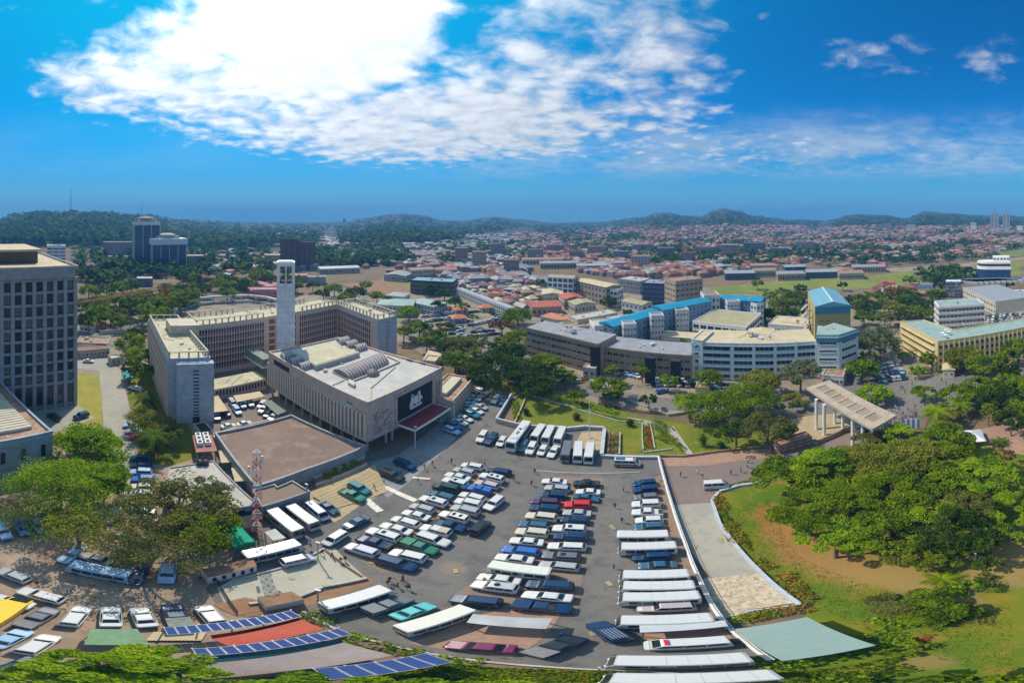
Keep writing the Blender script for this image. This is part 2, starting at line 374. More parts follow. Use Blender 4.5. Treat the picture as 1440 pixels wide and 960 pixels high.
# ------------------------------------------------------------ the ground
M_ground = two_scale('earth_and_scrub', (0.22, 0.14, 0.095), (0.15, 0.115, 0.065), (0.06, 0.08, 0.03), 0.012, 0.09, bump=0.5)
def terrain():
    rs = [0.01, 20, 60, 120, 200, 300, 420, 520, 600]+[600+35*i for i in range(1, 88)]
    na = 720; V = []; 
    for r in rs:
        for j in range(na):
            a = 2*math.pi*j/na; x, y = r*math.sin(a), r*math.cos(a); V.append((x, y, ground(x, y)-0.02))
    V = np.array(V); F = []
    for i in range(len(rs)-1):
        b = i*na
        for j in range(na): F.append((b+j, b+na+j, b+na+(j+1) % na, b+(j+1) % na))
    o = link('ground', np_mesh('ground', V, np.array(F)[:, ::-1], [M_ground, two_scale('wooded_slope', (.055, .075, .03), (.035, .055, .022), (.17, .11, .075), .006, .03, bump=.3)], (np.arange(len(F))//na > 9).astype(int))); tag(o, kind='structure')
    o.data.polygons.foreach_set('use_smooth', [True]*len(o.data.polygons))
terrain()
LAYER = [0.0]
def sheet(name, px, m, z=None, world=None, kind='structure', **k):
    LAYER[0] += 0.004
    zz = LAYER[0] if z is None else z
    pts = [P(*p) for p in px] if world is None else [Vector((*p, 0)) for p in world]
    # long edges stay straight in the world; far sheets follow the slope of the land
    mb = MB(); mb.add([(p.x, p.y, (p.z if p.length > 600 else 0)+zz) for p in pts], [tuple(range(len(pts)))])
    o = build(name, mb, m); me = o.data
    if me.polygons[0].normal.z < 0: me.flip_normals()
    tag(o, kind=kind, **k); return o
G_lawn = two_scale('park_grass', (0.075, 0.145, 0.006), (0.165, 0.17, 0.008), (0.27, 0.165, 0.025), 0.06, 0.35, bump=0.6,
                   marks=[(*P(1130, 775)[:2], 5, (.30, .15, .05)), (*P(1180, 795)[:2], 5.5, (.30, .17, .06)), (*P(1240, 805)[:2], 6, (.30, .19, .06)), (*P(1290, 810)[:2], 5, (.28, .19, .06)),
                          (*P(1085, 725)[:2], 4, (.32, .14, .04)), (*P(1420, 790)[:2], 8, (.28, .19, .07)), (*P(1100, 750)[:2], 4, (.32, .15, .05)), (*P(1350, 850)[:2], 3.5, (.25, .17, .06)), (*P(1300, 930)[:2], 2.2, (.22, .17, .05))])
G_lawn2 = two_scale('terrace_grass', (0.10, 0.145, 0.008), (0.165, 0.17, 0.012), (0.22, 0.18, 0.03), 0.1, 0.5, bump=0.5)
G_paver = two_scale('grey_pavers', (0.195, 0.18, 0.165), (0.155, 0.147, 0.14), (0.115, 0.11, 0.105), 0.05, 0.35, spots=.6, bump=0.2, brick=(2.4, 0.74),
                    marks=[(*P(700, 890)[:2], 4, (.30, .22, .16)), (*P(640, 800)[:2], 2.0, (.25, .20, .16))])
G_dirt = two_scale('bare_earth_lot', (0.36, 0.27, 0.19), (0.27, 0.20, 0.145), (0.20, 0.155, 0.12), 0.09, 0.5, bump=0.4)
G_conc = two_scale('concrete_slab', (0.36, 0.33, 0.27), (0.31, 0.29, 0.25), (0.27, 0.255, 0.22), 0.1, 0.8, bump=0.1)
G_redp = two_scale('red_paving', (0.42, 0.26, 0.18), (0.36, 0.22, 0.16), (0.30, 0.20, 0.15), 0.15, 1.0, bump=0.15, brick=(2.0, 0.7))
G_brnroad = two_scale('brown_asphalt', (0.22, 0.165, 0.145), (0.195, 0.15, 0.135), (0.17, 0.14, 0.125), 0.08, 0.6, bump=0.1)
G_sand = two_scale('yellow_sandstone_paving', (0.48, 0.37, 0.21), (0.42, 0.33, 0.20), (0.34, 0.27, 0.18), 0.2, 1.2, bump=0.15, brick=(1.0, 0.75))
G_pebble = two_scale('pebble_mosaic', (0.58, 0.50, 0.36), (0.46, 0.37, 0.26), (0.20, 0.14, 0.10), 1.2, 2.6, bump=0.8)
G_soil = two_scale('red_soil', (0.30, 0.165, 0.09), (0.24, 0.14, 0.085), (0.18, 0.12, 0.075), 0.15, 0.8, bump=0.5)
G_field = two_scale('rough_meadow', (0.20, 0.22, 0.04), (0.14, 0.18, 0.03), (0.27, 0.22, 0.08), 0.02, 0.1, bump=0.4)
G_mauve = two_scale('mauve_roof_felt', (0.235, 0.165, 0.13), (0.19, 0.135, 0.11), (0.30, 0.225, 0.175), 0.07, 0.25, bump=0.1, spots=.35)

# city ground behind, then roads, then the closer lots
sheet('city_ground', [(0, 470), (140, 452), (260, 432), (480, 405), (700, 395), (980, 402), (1440, 418), (1440, 560), (1100, 575), (700, 545), (560, 480), (300, 700), (0, 700)], two_scale('town_dust', (0.30, 0.235, 0.18), (0.23, 0.19, 0.15), (0.12, 0.13, 0.06), 0.02, 0.12))
sheet('sports_ground', [(480, 399), (575, 389), (640, 396), (600, 414), (520, 412)], G_soil)
sheet('sports_grass', [(530, 390), (575, 389), (640, 396), (570, 402)], G_field)
sheet('meadow', [(1000, 404), (1110, 392), (1225, 388), (1290, 378), (1430, 372), (1440, 385), (1330, 398), (1225, 405), (1090, 412), (1000, 414)], G_field)
sheet('meadow_east', [(1225, 378), (1330, 374), (1440, 366), (1440, 374), (1300, 384)], G_field)
sheet('pitch', [(1395, 350), (1440, 347), (1440, 360), (1402, 360)], G_field)
sheet('earth_track', [(1230, 378), (1360, 370), (1440, 361), (1440, 365), (1360, 374), (1240, 383)], G_dirt)
sheet('avenue', [(560, 470), (600, 462), (720, 500), (800, 520), (860, 548), (960, 562), (1120, 548), (1240, 535), (1330, 528), (1440, 520), (1440, 545), (1340, 560), (1300, 590), (1240, 605), (1130, 580), (960, 578), (850, 562), (790, 540), (650, 520)], M_asph)
sheet('street', [(600, 440), (650, 436), (760, 520), (720, 520)], M_asph)
sheet('street', [(108, 462), (210, 450), (215, 458), (108, 478)], M_asph)
sheet('street', [(1205, 470), (1250, 468), (1260, 540), (1190, 545)], M_asph)
sheet('east_plaza', [(1370, 605), (1440, 590), (1440, 670), (1400, 640), (1345, 625)], G_redp)
sheet('park_lawn', [(1000, 690), (1075, 672), (1120, 655), (1330, 610), (1440, 640), (1440, 958), (1100, 958), (1010, 945), (1000, 905), (1130, 870), (1140, 850), (1065, 795), (1010, 730)], G_lawn)
sheet('park_lawn_near', None, G_lawn, world=[(3, 11.5), (12, 12.5), (60, 12), (60, -45), (3, -45)])
sheet('terrace_lawn', [(722, 562), (735, 553), (800, 574), (880, 594), (905, 596), (930, 640), (850, 642), (850, 603), (720, 594)], G_lawn2)
sheet('garden_lawn', [(905, 596), (930, 590), (1000, 600), (1100, 600), (1130, 618), (1060, 636), (925, 642)], G_lawn2)
sheet('garden_verge', [(650, 535), (700, 532), (820, 560), (900, 585), (960, 600), (905, 600), (800, 576), (735, 555), (715, 558)], G_lawn2)
sheet('footpath', [(880, 586), (905, 590), (948, 600), (976, 640), (968, 641), (940, 607), (905, 596)], G_conc)
sheet('dirt_lot', [(0, 720), (170, 660), (180, 600), (300, 590), (300, 700), (360, 745), (330, 800), (290, 830), (345, 868), (430, 868), (430, 945), (300, 958), (0, 958)], G_dirt)
sheet('driveway', [(139, 522), (143, 560), (146, 606), (150, 680), (190, 690), (192, 640), (187, 600), (180, 565), (170, 522), (152, 505), (108, 498), (108, 518)], G_conc)
sheet('tower_lawn', [(108, 524), (139, 527), (143, 560), (145, 612), (110, 600), (108, 570)], two_scale('dry_grass', (.30, .26, .05), (.20, .22, .03), (.36, .25, .08), .15, .6))
sheet('tower_forecourt', [(40, 580), (106, 566), (132, 588), (80, 608), (30, 600)], G_conc)
sheet('verge_lawn', [(180, 560), (192, 600), (196, 650), (240, 655), (285, 640), (262, 590), (215, 520), (180, 500)], G_lawn2)
sheet('office_court', [(296, 550), (380, 530), (400, 600), (410, 640), (300, 680), (296, 620)], G_brnroad)
sheet('parking_lot', [(515, 640), (575, 612), (640, 560), (668, 545), (712, 551), (722, 560), (696, 596), (760, 600), (850, 604), (850, 643), (927, 645), (941, 690), (964, 763), (985, 817), (1020, 875), (1052, 905), (1085, 930), (1060, 950), (900, 941), (760, 935), (680, 928), (610, 918), (540, 903), (480, 886), (440, 868), (425, 858), (345, 868), (310, 858), (290, 826), (320, 800), (335, 765), (380, 735), (430, 700), (490, 660)], G_paver)
for q_ in ([(686, 655), (722, 660), (706, 690), (660, 735), (612, 775), (540, 805), (486, 775), (560, 735), (620, 700)], [(780, 670), (850, 672), (838, 720), (820, 790), (812, 862), (700, 860), (640, 835), (700, 790), (745, 720)], [(905, 672), (937, 672), (962, 760), (984, 820), (1012, 868), (930, 872), (905, 780)]):
    sheet('bay_paving', q_, two_scale(spots=.5, name='bay_paving', a=(.25, .20, .16), b_=(.30, .19, .13), c=(.19, .165, .15), s1=.3, s2=.9, bump=.15, brick=(2.4, .74)))
sheet('front_paving', [(495, 655), (560, 640), (640, 575), (668, 560), (655, 600), (560, 690), (545, 700)], two_scale('plaza_slabs', (.30, .30, .31), (.25, .25, .26), (.21, .21, .22), .1, .7, brick=(0.9, .7)))
sheet('stone_steps_ground', [(388, 716), (495, 655), (545, 690), (505, 712), (470, 735), (452, 712)], G_sand)
sheet('vehicle_ramp', [(305, 826), (330, 815), (425, 788), (455, 773), (470, 770), (515, 812), (455, 826), (420, 838), (350, 848), (322, 860)], two_scale('pale_ramp_concrete', (.42, .39, .31), (.37, .35, .29), (.33, .31, .25), .15, .8, bump=.1))
sheet('verge_strip', [(340, 850), (430, 838), (520, 814), (530, 817), (440, 850), (345, 868)], G_soil)
sheet('stained_parking_bays', [(575, 905), (640, 915), (720, 925), (760, 900), (790, 862), (700, 858), (655, 870)], G_redp)
sheet('paved_bay', [(1010, 868), (1030, 898), (980, 905), (905, 900), (900, 880)], G_redp)
sheet('entrance_road', [(925, 652), (1085, 640), (1175, 615), (1215, 602), (1235, 615), (1170, 640), (1086, 678), (1070, 680), (1010, 694), (1002, 708), (945, 711)], G_brnroad)
sheet('sidewalk', [(925, 645), (990, 638), (1085, 630), (1085, 643), (1040, 648), (990, 655), (930, 655)], G_redp)
sheet('concrete_ramp', [(944, 710), (1000, 707), (1012, 740), (1030, 765), (1065, 805), (1000, 814), (975, 780)], G_conc)
sheet('pebble_apron', [(986, 814), (1066, 805), (1118, 848), (1060, 856), (1018, 868)], G_pebble)
sheet('gate_plaza', [(1108, 592), (1135, 585), (1190, 580), (1215, 600), (1175, 612), (1150, 620), (1120, 612)], G_sand)
sheet('gravel_bay', [(818, 608), (847, 606), (847, 626), (836, 643), (800, 640)], G_sand)
sheet('planted_bed_soil', [(845, 600), (872, 612), (872, 641), (853, 641)], G_soil)
M_line = mat('white_road_paint', (0.62, 0.58, 0.50), 0.8, 0.3, 1.5, world=True)
M_yel = mat('faded_yellow_paint', (0.33, 0.27, 0.15), 0.8, 0.35, 1.5, world=True)
def road_line(a, b, w, m=None):
    a, b = P(*a), P(*b); LAYER[0] += 0.0005; mb = MB(); d = (b-a).normalized(); q = Vector((-d.y, d.x, 0))*w/2; z = Vector((0, 0, 0.24))
    mb.add([a-q+z, b-q+z, b+q+z, a+q+z], [(0, 1, 2, 3)]); o = build('road_marking', mb, m or M_line)
    if o.data.polygons[0].normal.z < 0: o.data.flip_normals()
    o['kind'] = 'structure'
for a, b, w in [((508, 697), (535, 720), 1.3), ((535, 682), (585, 705), 1.1), ((580, 672), (605, 674), .6), ((752, 662), (900, 664), .12)]: road_line(a, b, w)
for a, b in [((858, 739), (865, 745)), ((853, 818), (860, 824)), ((640, 800), (642, 806)), ((520, 790), (524, 793)), ((979, 766), (975, 772)), ((1012, 756), (1014, 764)), ((407, 812), (413, 815)), ((602, 706), (606, 709)), ((832, 888), (836, 894))]:
    road_line(a, b, .5, M_yel)

def kerb(name, pts, w, h, m, label=None, cat=None, kind='structure', z=0.0, world=False):
    pp = [P(*p) if not world else Vector((*p, 0)) for p in pts]; mb = MB()
    for i in range(len(pp)-1):
        a, b = pp[i].copy(), pp[i+1].copy(); e = (b-a).normalized()*w*0.45; a.z = b.z = z+h+i*0.003; mb.bar(a-(e if i else e*0), b, w, h+i*0.003)
    o = build(name, mb, m); return tag(o, label, cat, None, None if label else kind)
M_kwhite = mat('painted_kerb', (0.42, 0.45, 0.50), 0.7, 0.15, 1.0)
kerb('kerb', [(426, 860), (480, 888), (540, 905), (610, 920), (680, 930), (760, 937), (900, 943), (1060, 952)], 0.3, 0.3, M_con)
kerb('kerb', [(1010, 694), (1001, 706), (1012, 738), (1030, 763), (1066, 803), (1120, 848), (1124, 852)], 0.55, 0.75, M_kwhite, 'curved pale concrete kerb wall between the ramp and the park lawn', 'kerb wall')
kerb('kerb', [(1068, 680), (1040, 684), (1012, 692)], 0.55, 0.7, M_kwhite, 'pale kerb wall beside the entrance road at the corner of the park lawn', 'kerb wall')
kerb('kerb', [(1018, 869), (1060, 858), (1122, 850)], 0.25, 0.25, M_kwhite)
kerb('kerb', [(990, 813), (1030, 809), (1066, 804)], 0.3, 0.12, M_metal); kerb('kerb', [(1002, 841), (1050, 834), (1090, 828)], 0.3, 0.12, M_metal)
kerb('kerb', [(425, 788), (456, 772)], 0.3, 0.5, M_sand if 'M_sand' in globals() else M_con); kerb('kerb', [(310, 828), (330, 815), (425, 790)], 0.25, 0.45, M_con)
kerb('kerb', [(455, 826), (516, 814)], 0.4, 0.7, M_con); kerb('kerb', [(350, 850), (420, 840), (453, 827)], 0.4, 0.7, M_con)
# dark and light kerb blocks along the foot of the ramp
kb = thing('striped_kerb', 'row of dark brown kerb blocks at the top of the pale vehicle ramp', 'kerb', P(457, 774))
a, b = P(457, 774), P(515, 815)
for i in range(22):
    t0, t1 = i/22+.008, (i+.8)/22; mb = MB(); mb.bar(a.lerp(b, t0)-a+Vector((0, 0, .4)), a.lerp(b, t1)-a+Vector((0, 0, .4)), .3, .25)
    build('kerb_block', mb, M_brownp, kb)

# ------------------------------------------------------------ trees
LEAF = {'bright': [leaf_mat('leaf_bright_light', (.27, .40, .012)), leaf_mat('leaf_bright_mid', (.19, .30, .010)), leaf_mat('leaf_bright_deep', (.08, .18, .015))],
        'green': [leaf_mat('leaf_green_light', (.21, .30, .009)), leaf_mat('leaf_green_mid', (.135, .21, .007)), leaf_mat('leaf_green_deep', (.045, .09, .006))],
        'olive': [leaf_mat('leaf_olive_light', (.20, .21, .05)), leaf_mat('leaf_olive_mid', (.14, .155, .035)), leaf_mat('leaf_olive_deep', (.08, .10, .022))],
        'dark': [leaf_mat('leaf_dark_light', (.08, .14, .014)), leaf_mat('leaf_dark_mid', (.045, .09, .012)), leaf_mat('leaf_dark_deep', (.022, .05, .012))],
        'yellow': [leaf_mat('leaf_yellow_light', (.26, .27, .03)), leaf_mat('leaf_yellow_mid', (.18, .21, .025)), leaf_mat('leaf_yellow_deep', (.10, .14, .02))],
        'rust': [leaf_mat('leaf_rust_light', (.22, .12, .05)), leaf_mat('leaf_rust_mid', (.15, .10, .04)), leaf_mat('leaf_rust_deep', (.09, .08, .03))],
        'grey': [leaf_mat('leaf_grey_light', (.26, .28, .16)), leaf_mat('leaf_grey_mid', (.15, .18, .08)), leaf_mat('leaf_grey_deep', (.08, .11, .045))],
        'flower': [leaf_mat('leaf_flower_orange', (.48, .14, .03)), leaf_mat('leaf_flower_yellow', (.30, .26, .03)), leaf_mat('leaf_flower_green', (.12, .18, .03))],
        'red': [leaf_mat('petal_red', (.45, .03, .03)), leaf_mat('petal_dark_red', (.25, .03, .03)), leaf_mat('petal_leaf', (.12, .10, .03))]}
def crown_data(Rr, Hc, ncl, per, leaf, style, seed):
    """leaf centres of a crown of radius Rr and height Hc; returns centres, tint index, clump centres"""
    g = np.random.default_rng(seed)
    cl = []
    for i in range(ncl):
        if style == 'layer':
            lv = g.integers(0, 5); rr = Rr*(1-0.13*lv)*math.sqrt(g.uniform(0.02, 1)); a = g.uniform(0, 2*math.pi)
            cl.append((rr*math.cos(a), rr*math.sin(a), Hc*(lv/4.0-0.5)+g.normal()*0.04*Hc-0.12*Hc*(rr/Rr)**2, Rr*g.uniform(.17, .28), 0.3))
        elif style == 'umbrella':
            rr = Rr*math.sqrt(g.uniform(0, 1))*0.9; a = g.uniform(0, 2*math.pi)
            cl.append((rr*math.cos(a), rr*math.sin(a), Hc*(0.42-0.62*(rr/Rr)**2)+g.normal()*0.10*Hc, Rr*g.uniform(.17, .29), 0.45))
        else:
            u = g.uniform(-0.75, 1); a = g.uniform(0, 2*math.pi); q = math.sqrt(max(0, 1-u*u)); k = g.uniform(0.66, 0.98)*(1+0.12*math.sin(3*a+seed))
            if style == 'sparse': k = g.uniform(0.3, 1.05)
            cl.append((Rr*q*k*math.cos(a), Rr*q*k*math.sin(a), Hc/2*u*k, Rr*g.uniform(.16, .30), 0.75))
    cl = np.array(cl); C = []; T = []
    for i, c in enumerate(cl):
        m = int(per*g.uniform(.7, 1.3)); d = g.normal(size=(m, 3)); d /= np.linalg.norm(d, axis=1)[:, None]; d *= (g.uniform(0.35, 1, m)**0.5)[:, None]
        d[:, 2] *= c[4]; C.append(c[:3]+d*c[3]); b = g.uniform(0, 1)
        T.append(np.clip(g.normal(1.9*b-0.2, .55, m).round(), 0, 2))
    return np.concatenate(C), np.concatenate(T).astype(int), cl
CROWNS = {}
def crown_mesh(key, Rr, Hc, ncl, per, leaf, style, tint, seed):
    if key in CROWNS: return CROWNS[key]
    C, T, cl = crown_data(Rr, Hc, ncl, per, leaf, style, seed)
    V, F = leaf_quads(C, leaf, 0.7 if style in ('layer', 'umbrella') else 0.35)
    me = np_mesh('crown', V, F, LEAF[tint], T); 
    g = np.random.default_rng(seed+99); mb = MB(); sel = cl[g.choice(len(cl), min(len(cl), 9 if per > 30 else 5), replace=False)]
    CROWNS[key] = (me, sel); return CROWNS[key]
TREE_N = {}
def tree(loc, zc, Rr, Hc, tint='green', style='round', label='', group=None, name='tree', q=1.0, seed=None, trunk=None, base=0.0, cat='tree', leaf=None):
    """loc on the ground, crown centre zc above it, crown radius Rr and height Hc"""
    sd = seed if seed is not None else random.randrange(4)
    dist = max(25.0, math.hypot(loc.x, loc.y, CAM_H-zc)); lf = leaf or max(0.17, dist*0.0031)*(0.85 if q >= 1 else 1)
    rb = round(Rr/2.0)*2.0 or 2.0
    area = rb*rb*4*3.14*(0.8 if style != 'sparse' else 0.45)*0.9; nl = int(min(20000, max(120, area/(lf*lf*0.72)*1.05*q)))
    ncl = int(min(190, max(26, rb*rb*1.3))) if style != 'sparse' else int(min(110, max(20, rb*rb*0.9)))
    lfb = round(lf/0.08)*0.08 or 0.08
    me, cl = crown_mesh((rb, round(Hc/Rr, 1), style, tint, sd, lfb), rb, rb*round(Hc/Rr, 1), ncl, max(6, nl//ncl), lfb, style, tint, sd)
    s = Rr/rb; root = thing(name, label, cat, (loc.x, loc.y, loc.z), random.uniform(0, 6.28), group)
    o = link('crown', me, root, (0, 0, zc), 0, (s, s, s)); 
    mb = MB(); tr = trunk or max(0.12, Rr*0.055); zt = zc-Hc*0.42
    zt = max(zt, 0.5); mb.tube([(0, 0, -0.2), (tr*.5, 0, zt*0.5), (0, tr*.4, zt), (0, 0, zc)], [tr*1.25, tr, tr*.8, tr*.35], 7)
    for c in (cl if dist < 260 else cl[:0]):
        c = Vector(c[:3])*s; mb.tube([(0, 0, zt*0.85), (c.x*.45, c.y*.45, (zt+zc+c.z)/2+.3), (c.x, c.y, zc+c.z)], [tr*.55, tr*.3, tr*.1], 5, caps=False)
    build('trunk', mb, M_trunk, root); return root
PALMS = {}
def palm(loc, h, Rf, label, nf=26, tint='green', group=None, low=False, name='palm_tree', droop=1.0):
    root = thing(name, label, 'palm', tuple(loc), random.uniform(0, 6), group)
    if h > 0.8:
        mb = MB(); mb.tube([(0, 0, -.2), (.1, 0, h*.5), (0, 0, h)], [.38, .28, .26], 8); build('trunk', mb, M_trunk, root)
    key = (round(Rf), nf, tint, droop)
    if key not in PALMS:
        ms = []
        for v in range(3):
            g = random.Random(v); V = []; F = []
            up = 0.9-0.55*v; n = 9; pts = []
            for i in range(n+1):
                t = i/n; pts.append(Vector((Rf*t*math.cos(up*(1-t*.6)), 0, Rf*(up*0.62*t-droop*0.62*t*t))))
            for i in range(1, n+1):
                p, d = pts[i], (pts[i]-pts[i-1]).normalized(); L_ = Rf*0.19*math.sin(math.pi*min(1, i/n*.9+.12))+.08
                for sgn in (-1, 1):
                    for k_ in (0.0, .25, 0.5, .75):
                        b = pts[i-1].lerp(p, k_); o = len(V); w = d*Rf*0.012
                        V += [b-w, b+w, b+d*L_*.5+Vector((0, sgn*L_, -L_*.35))]; F.append((o, o+1, o+2))
            for i in range(n):
                o = len(V); w = Vector((0, Rf*.012, 0)); V += [pts[i]-w, pts[i]+w, pts[i+1]+w, pts[i+1]-w]; F.append((o, o+1, o+2, o+3))
            mb = MB(); mb.add(V, F); ms.append(mb.mesh('frond', LEAF[tint][v]))
        PALMS[key] = ms
    for i in range(nf):
        link('frond', PALMS[key][i % 3], root, (0, 0, h), i*2.399963)
    return root
def shrub(loc, r, h, tint, label, group=None, n=None, name='shrub', flat=False):
    key = ('s', round(r, 0), round(h/max(r, .3), 1), tint, random.randrange(2))
    rr = max(1.0, round(r, 0))
    me, _ = crown_mesh(key, rr, rr*max(.4, round(h/max(r, .3), 1)), int(8+rr*rr*3), 40, .22, 'round', tint, key[4])
    root = thing(name, label, 'shrub', (loc.x, loc.y, loc.z), random.uniform(0, 6), group)
    link('foliage', me, root, (0, 0, h*.45), 0, r/rr); mb = MB(); mb.tube([(0, 0, -.05), (0, 0, h*.4)], [.09, .05], 5); build('stem', mb, M_trunk, root); return root
def hedge(px, w, h, tint, label, cat='hedge', world=False, leaf=.2, dens=26, kind=None, name='hedge'):
    """a clipped or loose strip of foliage along a line of picture points"""
    pts = [P(*p) if not world else Vector((*p, 0)) for p in px]; C = []; 
    for a, b in zip(pts, pts[1:]):
        L_ = (b-a).length; n = int(L_*w*dens); d = (b-a)/L_; q = Vector((-d.y, d.x, 0))
        t = RNG.uniform(0, L_, n); u = RNG.uniform(-.5, .5, n)*w; z = (RNG.uniform(0, 1, n)**0.5)*h*(1-.5*(2*np.abs(u)/w)**3)*(0.75+.25*np.sin(t*1.9+u*2))
        C.append(np.stack([a.x+d.x*t+q.x*u, a.y+d.y*t+q.y*u, z+.05], 1))
    C = np.concatenate(C); V, F = leaf_quads(C, leaf, .6); T = np.clip(RNG.normal(1, .8, len(C)).round(), 0, 2).astype(int)
    o = pts[0]; V = V-np.array([o.x, o.y, 0]); me = np_mesh('foliage', V, F, LEAF[tint], T); ob = link(name, me, None, (o.x, o.y, 0)); return tag(ob, label, cat, None, kind)
def area_leaves(name, px, h, tint, n, leaf, world=False, up=.6):
    """ground cover nobody could count"""
    pts = [P(*p) if not world else Vector((*p, 0)) for p in px]; xs = [p.x for p in pts]; ys = [p.y for p in pts]; C = []
    while len(C) < n:
        x, y = random.uniform(min(xs), max(xs)), random.uniform(min(ys), max(ys)); ins = False
        for i in range(len(pts)):
            a, b = pts[i-1], pts[i]
            if (a.y > y) != (b.y > y) and x < (b.x-a.x)*(y-a.y)/(b.y-a.y)+a.x: ins = not ins
        if ins: C.append((x, y, random.random()*h*(.6+.4*math.sin(x*1.3)*math.sin(y*1.7))+.05))
    C = np.array(C); V, F = leaf_quads(C, leaf, up); T = np.clip(RNG.normal(1, .8, len(C)).round(), 0, 2).astype(int)
    return tag(link(name, np_mesh(name, V, F, LEAF[tint], T)), kind='stuff')
# ------------------------------------------------------------ vehicles
CARCOL = {'white': (.56, .56, .55), 'silver': (.34, .355, .37), 'grey': (.13, .14, .16), 'black': (.02, .022, .028), 'navy': (.010, .035, .10), 'blue': (.03, .12, .40),
          'light blue': (.28, .42, .58), 'teal': (.02, .16, .20), 'green': (.035, .17, .10), 'red': (.55, .02, .03), 'maroon': (.16, .02, .07), 'purple': (.075, .035, .085),
          'beige': (.50, .47, .38), 'pink grey': (.42, .36, .37), 'dark green': (.02, .055, .05), 'steel blue': (.035, .10, .17), 'lilac': (.47, .47, .55), 'yellow': (.80, .50, .02), 'turquoise': (.10, .45, .47), 'cream': (.66, .64, .56)}
def paint(c): return mat('paint_'+c.replace(' ', '_'), CARCOL[c], 0.28, 0.04, 3.0, spec=0.5, coat=0.3)
M_tyre = mat('tyre_rubber', (.02, .02, .02), .85, .2, 5.0); M_rim = mat('wheel_rim', (.35, .36, .38), .35, .1, 5.0, metal=.8)
M_cglass = mat('car_glass', (.015, .03, .035), .06, .3, 2.0, spec=.8); M_lamp = mat('headlamp_lens', (.75, .78, .8), .12, .05, 5.0, spec=.7)
M_tail = mat('tail_lamp_red', (.35, .012, .012), .25, .1, 5.0); M_trim = mat('black_trim', (.03, .03, .033), .6, .2, 5.0)
